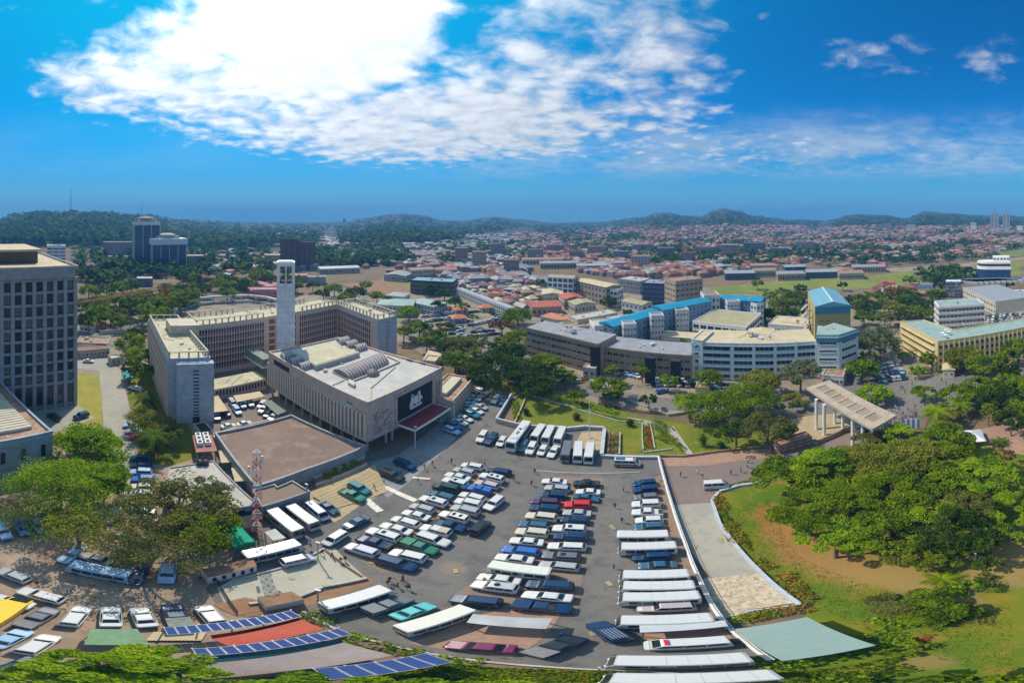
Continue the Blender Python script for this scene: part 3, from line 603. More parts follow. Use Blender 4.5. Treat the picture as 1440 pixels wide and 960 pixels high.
# kind: length, half width, belt, roof, hood height, tail height, windscreen foot, roof front, roof rear, rear glass foot
SPEC = {'sedan': (4.6, .87, .92, 1.45, .82, .95, .95, .35, -.95, -1.6), 'hatchback': (4.1, .85, .95, 1.5, .85, .95, 1.0, .45, -1.6, -1.95),
        'estate car': (4.6, .87, .95, 1.5, .85, .95, 1.0, .4, -1.85, -2.2), 'suv': (4.8, .95, 1.15, 1.85, 1.08, 1.15, 1.05, .55, -2.05, -2.3),
        'minivan': (4.7, .87, 1.05, 1.85, .95, 1.05, 1.55, .95, -2.0, -2.25), 'pickup': (5.2, .93, 1.12, 1.8, 1.05, 1.0, 1.15, .6, -.65, -.85),
        'van': (5.2, .95, 1.15, 2.15, 1.05, 1.15, 2.15, 1.6, -2.45, -2.55)}
VM = {}
def car_meshes(kind, c):
    key = (kind, c)
    if key in VM: return VM[key]
    L_, hw, belt, roof, hood, tail, wf, rf, rr, wr = SPEC[kind]; pm = paint(c); out = []
    h2 = L_/2; zl = .28
    def sec(x, w, z, dz=0.0):
        return [(x, -w*.9, zl+dz), (x, -w, zl+.16+dz), (x, -w*1.0, z*.72), (x, -w*.97, z-.08), (x, -w*.84, z), (x, w*.84, z), (x, w*.97, z-.08), (x, w*1.0, z*.72), (x, w, zl+.16+dz), (x, w*.9, zl+dz)]
    st = [(-h2, hw*.86, tail*.86, .08), (-h2+.12, hw*.95, tail, .02), (-h2+.6, hw, tail+.02, 0), (wr, hw, belt, 0), (wf, hw, belt, 0), (wf+.15, hw, hood+.03, 0), (h2-.45, hw*.96, hood-.06, 0), (h2-.12, hw*.88, hood-.16, .02), (h2, hw*.76, hood*.72, .08)]
    st = sorted(st, key=lambda s: s[0]); mb = MB(); mb.loft([sec(*s) for s in st])
    out.append(('body', mb.mesh('body', pm, False)))
    # cabin shell with glass panels set 15 mm proud
    wb, wt = hw*.90, hw*.74; mb = MB()
    B = [(wr, -wb, belt-.03), (wf, -wb, belt-.03), (wf, wb, belt-.03), (wr, wb, belt-.03)]; T = [(rr, -wt, roof-.05), (rf, -wt, roof-.05), (rf, wt, roof-.05), (rr, wt, roof-.05)]
    T2 = [(rr+.1, -wt+.1, roof), (rf-.12, -wt+.1, roof), (rf-.12, wt-.1, roof), (rr+.1, wt-.1, roof)]
    mb.loft([B, T, T2]); out.append(('cabin', mb.mesh('cabin', pm)))
    def lerp(a, b, t): return tuple(a[i]+(b[i]-a[i])*t for i in range(3))
    def panel(a, b, c_, d, u0, u1, v0, v1, off):
        q = lambda u, v: Vector(lerp(lerp(a, b, u), lerp(d, c_, u), v)); n = (Vector(b)-Vector(a)).cross(Vector(d)-Vector(a)).normalized()*off
        k = n*0.9; f = [q(u0, v0), q(u1, v0), q(u1, v1), q(u0, v1)]; vs = [p-k*.3 for p in f]+[p+n for p in f]
        return vs, [(4, 5, 6, 7), (0, 1, 5, 4), (1, 2, 6, 5), (2, 3, 7, 6), (3, 0, 4, 7)]
    m = MB(); m.add(*panel(B[1], B[2], T[2], T[1], .06, .94, .1, .96, .02)); out.append(('windscreen', m.mesh('windscreen', M_cglass)))
    m = MB(); m.add(*panel(B[3], B[0], T[0], T[3], .08, .92, .25, .93, .02)); out.append(('rear_window', m.mesh('rear_window', M_cglass)))
    for (a, b, c_, d) in ((B[0], B[1], T[1], T[0]), (B[2], B[3], T[3], T[2])):
        m = MB(); cuts = [.10, .48, .52, .90] if kind in ('sedan', 'hatchback', 'pickup') else [.05, .34, .37, .64, .67, .93]
        for i in range(0, len(cuts), 2): m.add(*panel(a, b, c_, d, cuts[i], cuts[i+1], .22, .9, .02))
        out.append(('side_window', m.mesh('side_window', M_cglass)))
    for sx, nm, mm in ((1, 'headlight', M_lamp), (-1, 'tail_light', M_tail)):
        for sy in (-1, 1):
            m = MB(); x = sx*(h2-.06); z = (hood if sx > 0 else tail)*.72
            if sx > 0: m.add([(x-.22, sy*hw*.86, z), (x+.03, sy*hw*.72, z-.02), (x+.03, sy*hw*.45, z-.02), (x-.1, sy*hw*.45, z+.14), (x-.30, sy*hw*.84, z+.15)], [(0, 1, 2, 3, 4)[::1]])
            else: m.box(x-.05, sy*hw*.62-.12, z-.08, x+.06, sy*hw*.62+.16, z+.2)
            out.append((nm, m.mesh(nm, mm)))
    m = MB(); m.box(h2-.1, -hw*.75, zl+.02, h2+.03, hw*.75, zl+.2); out.append(('bumper', m.mesh('bumper', M_trim)))
    m = MB(); m.box(-h2-.03, -hw*.8, zl+.02, -h2+.1, hw*.8, zl+.2); out.append(('bumper', m.mesh('bumper', M_trim)))
    if kind == 'pickup':
        m = MB(); m.box(-h2+.15, -hw*.74, tail+.025, wr-.1, hw*.74, tail+.04); out.append(('load_bed', m.mesh('load_bed', M_trim)))
    VM[key] = out; return out
WHEELM = []
def wheel_mesh(r=.33, w=.22):
    for k, me in WHEELM:
        if k == (r, w): return me
    m = MB(); n = 12
    ring = lambda y, q: [(q*math.cos(2*math.pi*i/n), y, q*math.sin(2*math.pi*i/n)) for i in range(n)]
    m.loft([ring(-w/2, r*.9), ring(-w/2+.03, r), ring(w/2-.03, r), ring(w/2, r*.9)], 0)
    m.add(ring(-w/2-.012, r*.6)+[(0, -w/2-.03, 0)], [(i, (i+1) % n, n) for i in range(n)], 1); m.add(ring(w/2+.012, r*.6)+[(0, w/2+.03, 0)], [((i+1) % n, i, n) for i in range(n)], 1)
    me = m.mesh('wheel', [M_tyre, M_rim]); WHEELM.append(((r, w), me)); return me
def coach_meshes(L_, hw, hgt, c, key, stripe=None):
    k = (key, c, L_, stripe)
    if k in VM: return VM[k]
    pm = paint(c); out = []; h2 = L_/2; z0 = .35; belt = hgt*.48
    def sec(x, w, zt, lean=0): return [(x, -w*.96, z0), (x, -w, z0+.2), (x+lean*.3, -w, belt), (x+lean, -w*.95, zt-.16), (x+lean, -w*.82, zt), (x+lean, w*.82, zt), (x+lean, w*.95, zt-.16), (x+lean*.3, w, belt), (x, w, z0+.2), (x, w*.96, z0)]
    m = MB(); m.loft([sec(-h2, hw*.93, hgt*.96), sec(-h2+.2, hw, hgt), sec(h2-.35, hw, hgt, -.15), sec(h2, hw*.9, hgt*.93, -.42)]); out.append(('body', m.mesh('body', pm)))
    top = hgt*.86
    n = max(4, int(L_/1.25))
    for sy in (-1, 1):
        m = MB()
        for i in range(n):
            a = -h2+.35+(L_-1.2)*i/n; b = -h2+.35+(L_-1.2)*(i+.9)/n
            vs = [(a, sy*(hw+.02), belt), (b, sy*(hw+.02), belt), (b, sy*(hw*.965+.02), top), (a, sy*(hw*.965+.02), top)]; m.add(vs if sy < 0 else vs[::-1], [(0, 1, 2, 3)])
        out.append(('side_window', m.mesh('side_window', M_cglass)))
    m = MB(); m.add([(h2-.08, -hw*.82, belt*.98), (h2-.08, hw*.82, belt*.98), (h2-.36, hw*.76, top*1.02), (h2-.36, -hw*.76, top*1.02)], [(0, 1, 2, 3)]); out.append(('windscreen', m.mesh('windscreen', M_cglass)))
    m = MB(); m.add([(-h2-.015, hw*.75, belt), (-h2-.015, -hw*.75, belt), (-h2-.015, -hw*.7, top), (-h2-.015, hw*.7, top)], [(0, 1, 2, 3)]); out.append(('rear_window', m.mesh('rear_window', M_cglass)))
    for sy in (-1, 1):
        m = MB(); m.box(h2-.04, sy*hw*.62-.14, .62, h2+.03, sy*hw*.62+.14, .82); out.append(('headlight', m.mesh('headlight', M_lamp)))
        m = MB(); m.box(-h2-.03, sy*hw*.7-.1, .7, -h2+.03, sy*hw*.7+.1, 1.0); out.append(('tail_light', m.mesh('tail_light', M_tail)))
        m = MB(); m.box(h2-.3, sy*(hw+.14)-.05, belt+.1, h2-.2, sy*(hw+.14)+.05, belt+.45); m.tube([(h2-.35, sy*hw*.95, belt+.5), (h2-.25, sy*(hw+.14), belt+.45)], .02, 4); out.append(('wing_mirror', m.mesh('wing_mirror', M_trim)))
    if key == 'bus' and c == 'white':
        
        for x0_, x1_ in ((h2-3.4, h2-2.2), (-h2+2.6, -h2+4.6)): m = MB(); m.box(x0_, -.7, hgt+.003, x1_, .7, hgt+.18); out.append(('air_conditioner', m.mesh('air_conditioner', M_offw)))
        for dx in (-1, 0.4, 1.2): 
            m = MB(); m.box(dx-.25, -.3, hgt+.003, dx+.25, .3, hgt+.06); out.append(('roof_hatch', m.mesh('roof_hatch', M_dark)))
    else:
        m = MB()
        for i in range(n-1): m.box(-h2+1+i*(L_-1.8)/n, -hw*.8, hgt+.002, -h2+1.05+i*(L_-1.8)/n, hw*.8, hgt+.025)
        out.append(('roof_rib', m.mesh('roof_rib', pm)))
    if stripe:
        for sy in (-1, 1):
            m = MB(); y = sy*(hw+.012); m.box(-h2+.2, min(y, y-.01*sy), .75, h2-.3, max(y, y-.01*sy), 1.05); out.append(('side_stripe', m.mesh('side_stripe', paint(stripe))))
    VM[k] = out; return out
def attach(root, parts):
    for nm, me in parts: link(nm, me, root)
def wheels(root, xs, hw, r=.33, w=.22):
    me = wheel_mesh(r, w)
    for x in xs:
        for sy in (-1, 1): link('wheel', me, root, (x, sy*(hw-w/2+.03), r))
NAMES = {'sedan': 'sedan', 'hatchback': 'hatchback', 'estate car': 'estate_car', 'suv': 'sport_utility_vehicle', 'minivan': 'minivan', 'pickup': 'pickup_truck', 'van': 'van'}
def frame2(front, rear, z=.75):
    f, r = PZ(*front, z), PZ(*rear, z); f.z = r.z = 0; c = (f+r)/2; d = f-r; return c, math.atan2(d.y, d.x), d.length
VN = 0.012
def vehicle(kind, col, front, rear, label, group, extra=(), zscale=1.0):
    c, rz, ln = frame2(front, rear)
    if kind in ('minibus', 'bus'):
        L_, hw, hg = (7.0, 1.02, 2.6) if kind == 'minibus' else (12.0, 1.25, 3.4) if col == 'white' else (min(10, max(7.6, ln)), 1.12, 2.9)
        root = thing(kind if kind == 'minibus' else 'coach_bus', label, kind, (c.x, c.y, .24), rz, group)
        attach(root, coach_meshes(L_, hw, hg, col, kind, extra[0] if extra else None)); wheels(root, (L_*.31, -L_*.29), hw, .42, .26); return root
    L_, hw = SPEC[kind][:2]; s = max(.9, min(1.18, ln/L_))
    root = thing(NAMES[kind], label, 'car' if kind not in ('pickup', 'van') else kind, (c.x, c.y, .24 if math.hypot(c.x, c.y) < 150 else .1), rz, group)
    root.scale = (s, 1.0+(s-1)*.3, 1)
    attach(root, car_meshes(kind, col)); r = .37 if kind in ('suv', 'pickup') else .32
    wheels(root, (L_*.31, -L_*.30), hw, r, .2)
    roof = SPEC[kind][3]; rf, rr = SPEC[kind][7], SPEC[kind][8]
    for e in extra:
        m = MB()
        if e == 'sunroof': m.box(rf-.95, -.38, roof+.003, rf-.35, .38, roof+.012); build('sunroof', m, M_cglass, root)
        elif e == 'two sunroofs':
            for x in (rf-.8, rf-1.9): m = MB(); m.box(x, -.38, roof+.003, x+.5, .38, roof+.012); build('sunroof', m, M_cglass, root)
        elif e == 'tan roof': m.box(rr+.2, -.55, roof+.003, rf-1.1, .55, roof+.03); build('roof_panel', m, M_tanroof, root)
        elif e == 'rack':
            for i in range(7): m.box(rr+.2+i*.2, -.6, roof+.08, rr+.26+i*.2, .6, roof+.12)
            for sy in (-.6, .6): m.box(rr+.1, sy-.03, roof+.003, rf-.3, sy+.03, roof+.14)
            build('roof_rack', m, M_white, root); m = MB(); n = 12; m.prism([(rf-.8+.34*math.cos(a*math.pi/6), .34*math.sin(a*math.pi/6)) for a in range(n)], roof+.003, roof+.2); build('spare_wheel', m, M_tyre, root)
        elif e == 'bars':
            for i in range(5): m.box(rr+.15, -.52+i*.24, roof+.003, rf-.3, -.47+i*.24, roof+.06)
            build('roof_rack', m, M_silver, root)
        elif e == 'light bar':
            m.box(rf-.45, -.5, roof+.003, rf-.2, .5, roof+.15); build('light_bar', m, paint('red'), root)
        elif e == 'canopy':
            m.box(-L_/2+.1, -hw*.9, SPEC[kind][5]+.03, SPEC[kind][9]-.05, hw*.9, roof-.05); build('load_cover', m, paint(col), root)
        elif e == 'tonneau':
            m.box(-L_/2+.02, -hw*.95, SPEC[kind][5]+.05, SPEC[kind][9]-.05, hw*.95, SPEC[kind][5]+.22); build('load_cover', m, mat('grey_canvas', (.20, .19, .20), .9, .2, 2.0), root)
        elif e == 'canvas':
            m.box(-L_/2-.05, -hw, SPEC[kind][5]+.03, -.05-L_/4, hw, roof+.25); m.box(-.02-L_/4, -hw, SPEC[kind][5]+.03, SPEC[kind][9]-.02, hw, roof+.25); build('load_cover', m, mat('green_grey_canvas', (.20, .22, .19), .9, .2, 2.0), root)
    return root
def rowlabel(i, where): return f'{ORD[i]} from the far end, {where}'
def row(entries, where, group):
    for i, e in enumerate(entries):
        kind, col, f, r = e[:4]; ex = e[4] if len(e) > 4 else ()
        adj = {'sunroof': ' with a sunroof', 'two sunroofs': ' with two sunroofs', 'tan roof': ' with a tan roof panel', 'rack': ' with a roof rack', 'bars': ' with roof bars'}.get(ex[0] if ex else '', '')
        art = 'white roofed ' if kind == 'minibus' and col == 'white' else col+' '
        vehicle(kind, col, f, r, f'{art}{kind}{adj}, {rowlabel(i, where)}', group, tuple(x for x in ex if kind != 'minibus'))
row([('hatchback', 'white', (649, 653), (680, 659)), ('estate car', 'silver', (638, 659), (668, 667)), ('sedan', 'white', (627, 666), (661, 675)), ('suv', 'white', (623, 674), (657, 684), ('sunroof',)),
     ('suv', 'dark green', (609, 682), (646, 690)), ('estate car', 'steel blue', (604, 692), (640, 703)), ('suv', 'white', (591, 700), (628, 711), ('sunroof',)), ('estate car', 'silver', (577, 710), (611, 720)),
     ('sedan', 'white', (567, 719), (604, 730)), ('hatchback', 'white', (552, 728), (590, 740)), ('sedan', 'white', (536, 737), (579, 750)), ('suv', 'white', (517, 745), (562, 760), ('sunroof',)),
     ('pickup', 'navy', (503, 756), (551, 770)), ('suv', 'lilac', (487, 767), (531, 781))], 'left slanted column', 'cars in the slanted rows')
row([('estate car', 'navy', (684, 660), (719, 666)), ('suv', 'white', (675, 668), (709, 677), ('two sunroofs',)), ('estate car', 'pink grey', (669, 677), (702, 686)), ('pickup', 'blue', (657, 685), (691, 693), ('canopy',)),
     ('estate car', 'white', (647, 694), (682, 704)), ('suv', 'white', (640, 704), (677, 712)), ('suv', 'silver', (635, 713), (674, 723)), ('suv', 'cream', (619, 722), (659, 733), ('two sunroofs',)),
     ('pickup', 'navy', (655, 745), (608, 734)), ('suv', 'white', (592, 741), (634, 752), ('tan roof',)), ('suv', 'white', (632, 766), (586, 752)), ('pickup', 'green', (615, 777), (566, 762), ('canopy',)),
     ('suv', 'white', (549, 776), (599, 788)), ('suv', 'navy', (586, 800), (531, 785))], 'right slanted column', 'cars in the slanted rows')
row([('sedan', 'white', (762, 676), (798, 679)), ('estate car', 'silver', (766, 685), (802, 689)), ('estate car', 'navy', (760, 695), (798, 698)), ('estate car', 'purple', (746, 704), (788, 707)), ('suv', 'navy', (745, 714), (788, 718)),
     ('suv', 'beige', (739, 725), (784, 730)), ('estate car', 'steel blue', (729, 736), (773, 741)), ('suv', 'beige', (725, 747), (772, 752)), ('sedan', 'white', (717, 759), (765, 764)), ('estate car', 'blue', (706, 771), (760, 778)),
     ('sedan', 'white', (697, 782), (751, 789)), ('minibus', 'cream', (686, 799), (771, 810)), ('sedan', 'white', (672, 810), (733, 818)), ('suv', 'white', (664, 821), (729, 830), ('rack',)), ('suv', 'navy', (634, 841), (706, 849))],
    'left middle column', 'cars in the middle block')
row([('pickup', 'black', (806, 680), (844, 681)), ('sedan', 'white', (810, 691), (845, 693)), ('sedan', 'steel blue', (843, 702), (807, 698)), ('suv', 'red', (793, 710), (832, 711)), ('sedan', 'silver', (791, 720), (832, 723)),
     ('estate car', 'navy', (788, 730), (829, 733)), ('suv', 'white', (777, 743), (825, 746), ('sunroof',)), ('suv', 'navy', (778, 754), (827, 757)), ('estate car', 'white', (770, 767), (825, 770)), ('estate car', 'grey', (762, 780), (817, 784), ('sunroof',)),
     ('estate car', 'silver', (758, 793), (816, 799)), ('suv', 'navy', (739, 821), (807, 826)), ('sedan', 'white', (735, 835), (806, 842)), ('pickup', 'navy', (805, 857), (720, 850), ('canopy',))],
    'right middle column', 'cars in the middle block')
row([('estate car', 'navy', (889, 681), (923, 678)), ('suv', 'navy', (890, 690), (926, 688)), ('estate car', 'grey', (891, 700), (926, 698)), ('suv', 'white', (888, 710), (929, 709)), ('pickup', 'white', (888, 721), (933, 721)),
     ('hatchback', 'white', (893, 732), (933, 731)), ('estate car', 'steel blue', (891, 742), (935, 740)), ('minibus', 'white', (941, 757), (871, 758)), ('minibus', 'white', (872, 775), (948, 773)),
     ('suv', 'navy', (888, 784), (945, 782)), ('sedan', 'steel blue', (896, 796), (952, 794)), ('minibus', 'white', (872, 814), (967, 812)), ('minibus', 'white', (872, 829), (975, 828)), ('minibus', 'white', (870, 845), (983, 842)),
     ('suv', 'pink grey', (895, 855), (978, 852)), ('minibus', 'white', (866, 877), (1001, 873))], 'retaining wall row', 'vehicles along the retaining wall')
g1 = 'vehicles at the near end of the car park'
vehicle('van', 'white', (905, 908), (1027, 902), 'white ambulance van with a red light bar, second nearest by the retaining wall', g1, ('light bar',))
vehicle('minibus', 'white', (857, 932), (1050, 928), 'very long looking white minibus, nearest of the row along the retaining wall', g1)
v = vehicle('minibus', 'white', (890, 957), (1052, 954), 'white minibus with a dark red side stripe at the bottom edge of the picture', g1, ('maroon',))
vehicle('minibus', 'white', (545, 832), (458, 857), 'white roofed minibus beside the slope kerb, leftmost of the front row', g1)
vehicle('pickup', 'grey', (575, 840), (514, 862), 'dark grey pickup between the minibus and the turquoise sedan', g1, ('canopy',))
vehicle('sedan', 'turquoise', (606, 850), (555, 869), 'pale turquoise sedan in the front row', g1)
vehicle('minibus', 'cream', (653, 862), (578, 886), 'cream roofed minibus right of the turquoise sedan', g1)
vehicle('sedan', 'maroon', (633, 906), (720, 913), 'maroon sedan parked alone near the bottom kerb', g1)
vehicle('pickup', 'black', (812, 897), (750, 921), 'black pickup with a grey covered load bed near the bottom kerb', g1, ('tonneau',))
vehicle('suv', 'navy', (838, 876), (876, 902), 'dark blue suv with silver roof bars standing askew near the bottom kerb', g1, ('bars',))
g2 = 'vehicles standing free in the car park'
vehicle('suv', 'white', (684, 717), (705, 700), 'white suv standing askew right of the slanted cars', g2)
vehicle('suv', 'black', (685, 733), (664, 752), 'black suv standing askew beside the silver suvs', g2)
vehicle('sedan', 'steel blue', (484, 742), (517, 727), 'dark blue sedan driving left of the slanted cars', g2)
vehicle('minivan', 'white', (457, 766), (485, 749), 'white minivan driving near the lamp post', g2)
vehicle('pickup', 'green', (512, 704), (479, 689), 'dark green pickup beside the sandstone steps', g2)
vehicle('suv', 'teal', (519, 694), (492, 681), 'teal suv beside the sandstone steps', g2)
vehicle('suv', 'navy', (583, 659), (556, 648), 'blue suv in the shade of the main hall', g2)
vehicle('suv', 'black', (567, 675), (537, 663), 'black suv at the edge of the main hall shade', g2)
vehicle('sedan', 'navy', (474, 722), (450, 706), 'blue sedan beside the lilac van', g2)
vehicle('van', 'lilac', (459, 731), (433, 710), 'lilac white van parked beside two grey minibuses', g2)
vehicle('minibus', 'silver', (441, 742), (410, 719), 'grey roofed minibus against the grey wall, right one', g2)
vehicle('bus', 'silver', (422, 756), (380, 722), 'grey roofed bus against the grey wall, left one', g2)
vehicle('bus', 'silver', (417, 771), (350, 787), 'long grey bus below the small flat shelter', g2)
vehicle('minivan', 'lilac', (440, 783), (396, 793), 'lilac white minivan in front of the long grey bus', g2)
g3 = 'vehicles below the terrace lawn'
for k, c, f, r, l, ex in [('suv', 'white', (673, 622), (683, 608), 'white suv, leftmost below the terrace lawn', ()), ('suv', 'navy', (684, 625), (697, 611), 'navy suv between two white cars below the terrace', ()),
    ('hatchback', 'white', (701, 627), (710, 615), 'white hatchback left of the tall coach', ()), ('suv', 'steel blue', (731, 635), (740, 621), 'dark blue suv right of the tall coach', ()),
    ('suv', 'white', (743, 639), (751, 624), 'white suv in front of the first white minibus', ()), ('hatchback', 'white', (759, 640), (767, 627), 'small white hatchback in front of the second white minibus', ()),
    ('sedan', 'white', (773, 643), (784, 627), 'white sedan in front of the third white minibus', ()),
    ('minibus', 'white', (750, 622), (763, 603), 'first white minibus right of the coach below the terrace', ()), ('minibus', 'white', (766, 624), (776, 605), 'second white minibus right of the coach below the terrace', ()),
    ('minibus', 'white', (783, 626), (792, 606), 'third white minibus right of the coach below the terrace', ()), ('minibus', 'grey', (794, 649), (799, 627), 'grey minibus beside the gravel bay', ()),
    ('minibus', 'white', (812, 650), (814, 628), 'white minibus between the grey one and the last one by the gravel bay', ()), ('minibus', 'white', (827, 652), (831, 629), 'white minibus, last one by the gravel bay', ())]:
    vehicle(k, c, f, r, l, g3, ex)
vehicle('bus', 'white', (717, 634), (741, 602), 'tall white coach below the terrace lawn', g3)
v = vehicle('van', 'white', (901, 652), (863, 651), 'white ambulance with blue and red markings by the terrace wall', g3, ('light bar',))
m = MB(); m.box(-2.5, -.972, .62, 2.0, -.962, 1.0); m.box(-2.5, .962, .62, 2.0, .972, 1.0); build('side_stripe', m, paint('maroon'), v)
m = MB(); m.box(-2.2, -.5, 2.153, -.4, .5, 2.2); build('roof_vent', m, paint('steel blue'), v)
g4 = 'cars parked beside the annex'
for i, (k, c, f, r) in enumerate([('suv', 'light blue', (646, 610), (625, 602)), ('suv', 'steel blue', (649, 603), (627, 595)), ('sedan', 'white', (657, 597), (636, 590)), ('sedan', 'white', (664, 592), (645, 585)), ('suv', 'teal', (674, 587), (652, 578)),
    ('sedan', 'white', (679, 581), (661, 574)), ('sedan', 'silver', (685, 575), (668, 569)), ('sedan', 'white', (667, 572), (650, 566)), ('hatchback', 'light blue', (669, 567), (651, 561)), ('sedan', 'white', (675, 563), (658, 556)), ('suv', 'silver', (679, 559), (662, 552)), ('suv', 'white', (686, 554), (670, 548))]):
    vehicle(k, c, f, r, f'{c} {k}, {ORD[i]} from the near end, row beside the annex', g4)
vehicle('suv', 'white', (693, 567), (702, 558), 'white suv at the foot of the ramp wall', g4); vehicle('suv', 'navy', (704, 570), (713, 561), 'navy suv at the foot of the ramp wall', g4)
g5 = 'vehicles in the dirt car park'
for k, c, f, r, l, ex in [('suv', 'light blue', (11, 758), (-4, 738), 'light blue suv cut by the left edge of the picture', ()), ('sedan', 'blue', (36, 752), (27, 734), 'bright blue sedan in the tree shade', ()), ('estate car', 'silver', (62, 749), (46, 728), 'silver estate car right of the bright blue sedan', ()),
    ('sedan', 'light blue', (86, 791), (117, 768), 'light blue sedan crossing the dirt car park', ()), ('estate car', 'silver', (1, 802), (38, 817), 'silver estate car pointing to the left edge', ()),
    ('estate car', 'white', (28, 829), (90, 846), 'white estate car behind the yellow truck', ()), ('sedan', 'white', (-12, 838), (46, 854), 'white sedan just above the yellow truck', ()),
    ('pickup', 'grey', (74, 856), (30, 882), 'grey pickup with a tonneau cover beside the yellow truck', ('tonneau',)), ('sedan', 'light blue', (36, 886), (-12, 910), 'light blue sedan at the left edge below the grey pickup', ()),
    ('estate car', 'white', (72, 894), (32, 919), 'white estate car above the dark blue sedan', ()), ('sedan', 'navy', (52, 926), (-10, 950), 'dark blue sedan at the bottom left corner', ()),
    ('estate car', 'white', (118, 853), (94, 881), 'white estate car left of the two white sedans', ()), ('sedan', 'white', (156, 853), (156, 882), 'white sedan with a teal windscreen above the green awning', ()),
    ('sedan', 'white', (195, 855), (209, 882), 'white sedan right of the green awning', ()), ('pickup', 'navy', (240, 850), (256, 884), 'dark blue pickup with a grey green canvas load', ('canvas',)),
    ('estate car', 'white', (284, 852), (308, 878), 'white estate car right of the canvas covered pickup', ()), ('sedan', 'navy', (187, 820), (200, 800), 'dark blue sedan under the olive tree', ()),
    ('suv', 'light blue', (233, 820), (237, 795), 'light blue suv under the olive tree', ()), ('sedan', 'white', (170, 706), (172, 688), 'white sedan at the edge of the bright green tree', ()),
    ('sedan', 'white', (152, 735), (167, 714), 'white sedan on the dirt track under the branches', ()), ('suv', 'grey', (62, 730), (70, 716), 'grey suv almost hidden under the bright green tree', ()),
    ('suv', 'navy', (184, 655), (213, 657), 'dark blue suv behind the palm', ()), ('suv', 'light blue', (182, 664), (214, 665), 'light blue suv, second in the shaded row', ()), ('suv', 'blue', (184, 674), (219, 675), 'dark bright blue suv, third in the shaded row', ()),
    ('suv', 'white', (184, 685), (214, 687), 'white suv, fourth in the shaded row', ()), ('suv', 'silver', (184, 694), (216, 697), 'silver suv, fifth in the shaded row', ()), ('sedan', 'white', (184, 714), (218, 720), 'white sedan, sixth in the shaded row', ()),
    ('sedan', 'silver', (186, 726), (222, 733), 'silver sedan, seventh in the shaded row', ()), ('sedan', 'white', (172, 750), (192, 757), 'white sedan glimpsed through the branches', ()), ('sedan', 'grey', (176, 772), (190, 782), 'grey sedan glimpsed through the lower branches', ()),
    ('sedan', 'silver', (122, 782), (150, 790), 'silver car between the branches and the light blue van', ()), ('sedan', 'white', (177, 606), (200, 606), 'white sedan beyond the red car', ()), ('sedan', 'red', (180, 614), (203, 615), 'red sedan half hidden behind the palm', ()), ('sedan', 'light blue', (174, 598), (194, 598), 'pale blue sedan at the end of the driveway', ()),
    ('suv', 'steel blue', (184, 644), (210, 646), 'dark suv first in the shaded row', ()), ('suv', 'black', (68, 582), (83, 591), 'black suv at the foot of the stone tower', ()), ('suv', 'navy', (104, 588), (124, 582), 'navy suv beside the tower lawn', ()), ('sedan', 'white', (132, 508), (117, 507), 'white sedan at the head of the driveway', ()),
    ('estate car', 'white', (180, 543), (203, 549), 'white estate car below the turquoise canopy', ())]:
    vehicle(k, c, f, r, l, g5, ex)
vehicle('minibus', 'light blue', (107, 800), (170, 812), 'long light blue minibus under the olive branches', g5)
g6 = 'cars in the office court'
for k, c, f, r, l in [('suv', 'navy', (306, 590), (303, 583), 'dark car under the left tan carport'), ('suv', 'navy', (322, 586), (313, 577), 'blue car beside the left tan carport'), ('sedan', 'white', (328, 567), (323, 560), 'white sedan beside the left carport'), ('suv', 'silver', (331, 572), (325, 565), 'silver suv between the carports'), ('suv', 'light blue', (337, 583), (330, 573), 'light blue suv in the office court'),
    ('sedan', 'white', (327, 598), (316, 600), 'white sedan against the court wall, left one'), ('sedan', 'white', (350, 594), (337, 597), 'white sedan against the court wall, right one'), ('suv', 'light blue', (343, 573), (338, 566), 'light blue suv under the middle carport'), ('suv', 'silver', (354, 571), (350, 564), 'silver suv under the middle carport'),
    ('suv', 'white', (365, 573), (372, 567), 'white suv beside the green carport, far one'), ('suv', 'white', (367, 579), (374, 574), 'white suv beside the green carport, middle one'), ('sedan', 'black', (374, 585), (380, 580), 'black sedan beside the green carport'), ('suv', 'white', (381, 590), (388, 585), 'white suv beside the green carport, near one')]:
    vehicle(k, c, f, r, l, g6)
vehicle('van', 'white', (1024, 682), (990, 684), 'white ambulance on the entrance road beside the kerb wall', None, ('light bar',))
# small cars: too far to show parts
def small_car_mesh(c):
    k = ('small', c)
    if k in VM: return VM[k]
    m = MB(); m.loft([[(x, -w, .3), (x, -w, z*.8), (x, -w*.85, z), (x, w*.85, z), (x, w, z*.8), (x, w, .3)] for x, w, z in ((-2.2, .75, .8), (-2, .85, .98), (.9, .85, .98), (1.1, .85, .9), (2.0, .82, .78), (2.2, .68, .62))], 0)
    m.loft([[(-1.9, -.8, .95), (1.0, -.8, .95), (1.0, .8, .95), (-1.9, .8, .95)], [(-1.55, -.68, 1.38), (.4, -.68, 1.38), (.4, .68, 1.38), (-1.55, .68, 1.38)]], 1)
    m.loft([[(-1.55, -.68, 1.385), (.4, -.68, 1.385), (.4, .68, 1.385), (-1.55, .68, 1.385)], [(-1.45, -.6, 1.46), (.25, -.6, 1.46), (.25, .6, 1.46), (-1.45, .6, 1.46)]], 0)
    for x in (1.35, -1.3):
        for y in (-.82, .82): m.tube([(x, y-.1, .32), (x, y+.1, .32)], .32, 8, 2)
    VM[k] = m.mesh('small_car', [paint(c), M_cglass, M_tyre]); return VM[k]
def small_cars(pts, label, group, heading=None, cols=('white', 'silver', 'white', 'light blue', 'navy', 'grey', 'white', 'steel blue', 'black', 'silver')):
    for (x, y) in pts:
        p = P(x, y); o = link('parked_car', small_car_mesh(random.choice(cols)), None, (p.x, p.y, p.z+.1), (heading if heading is not None else 0)+random.choice((0, math.pi))+random.gauss(0, .04))
        tag(o, label, 'car', group)
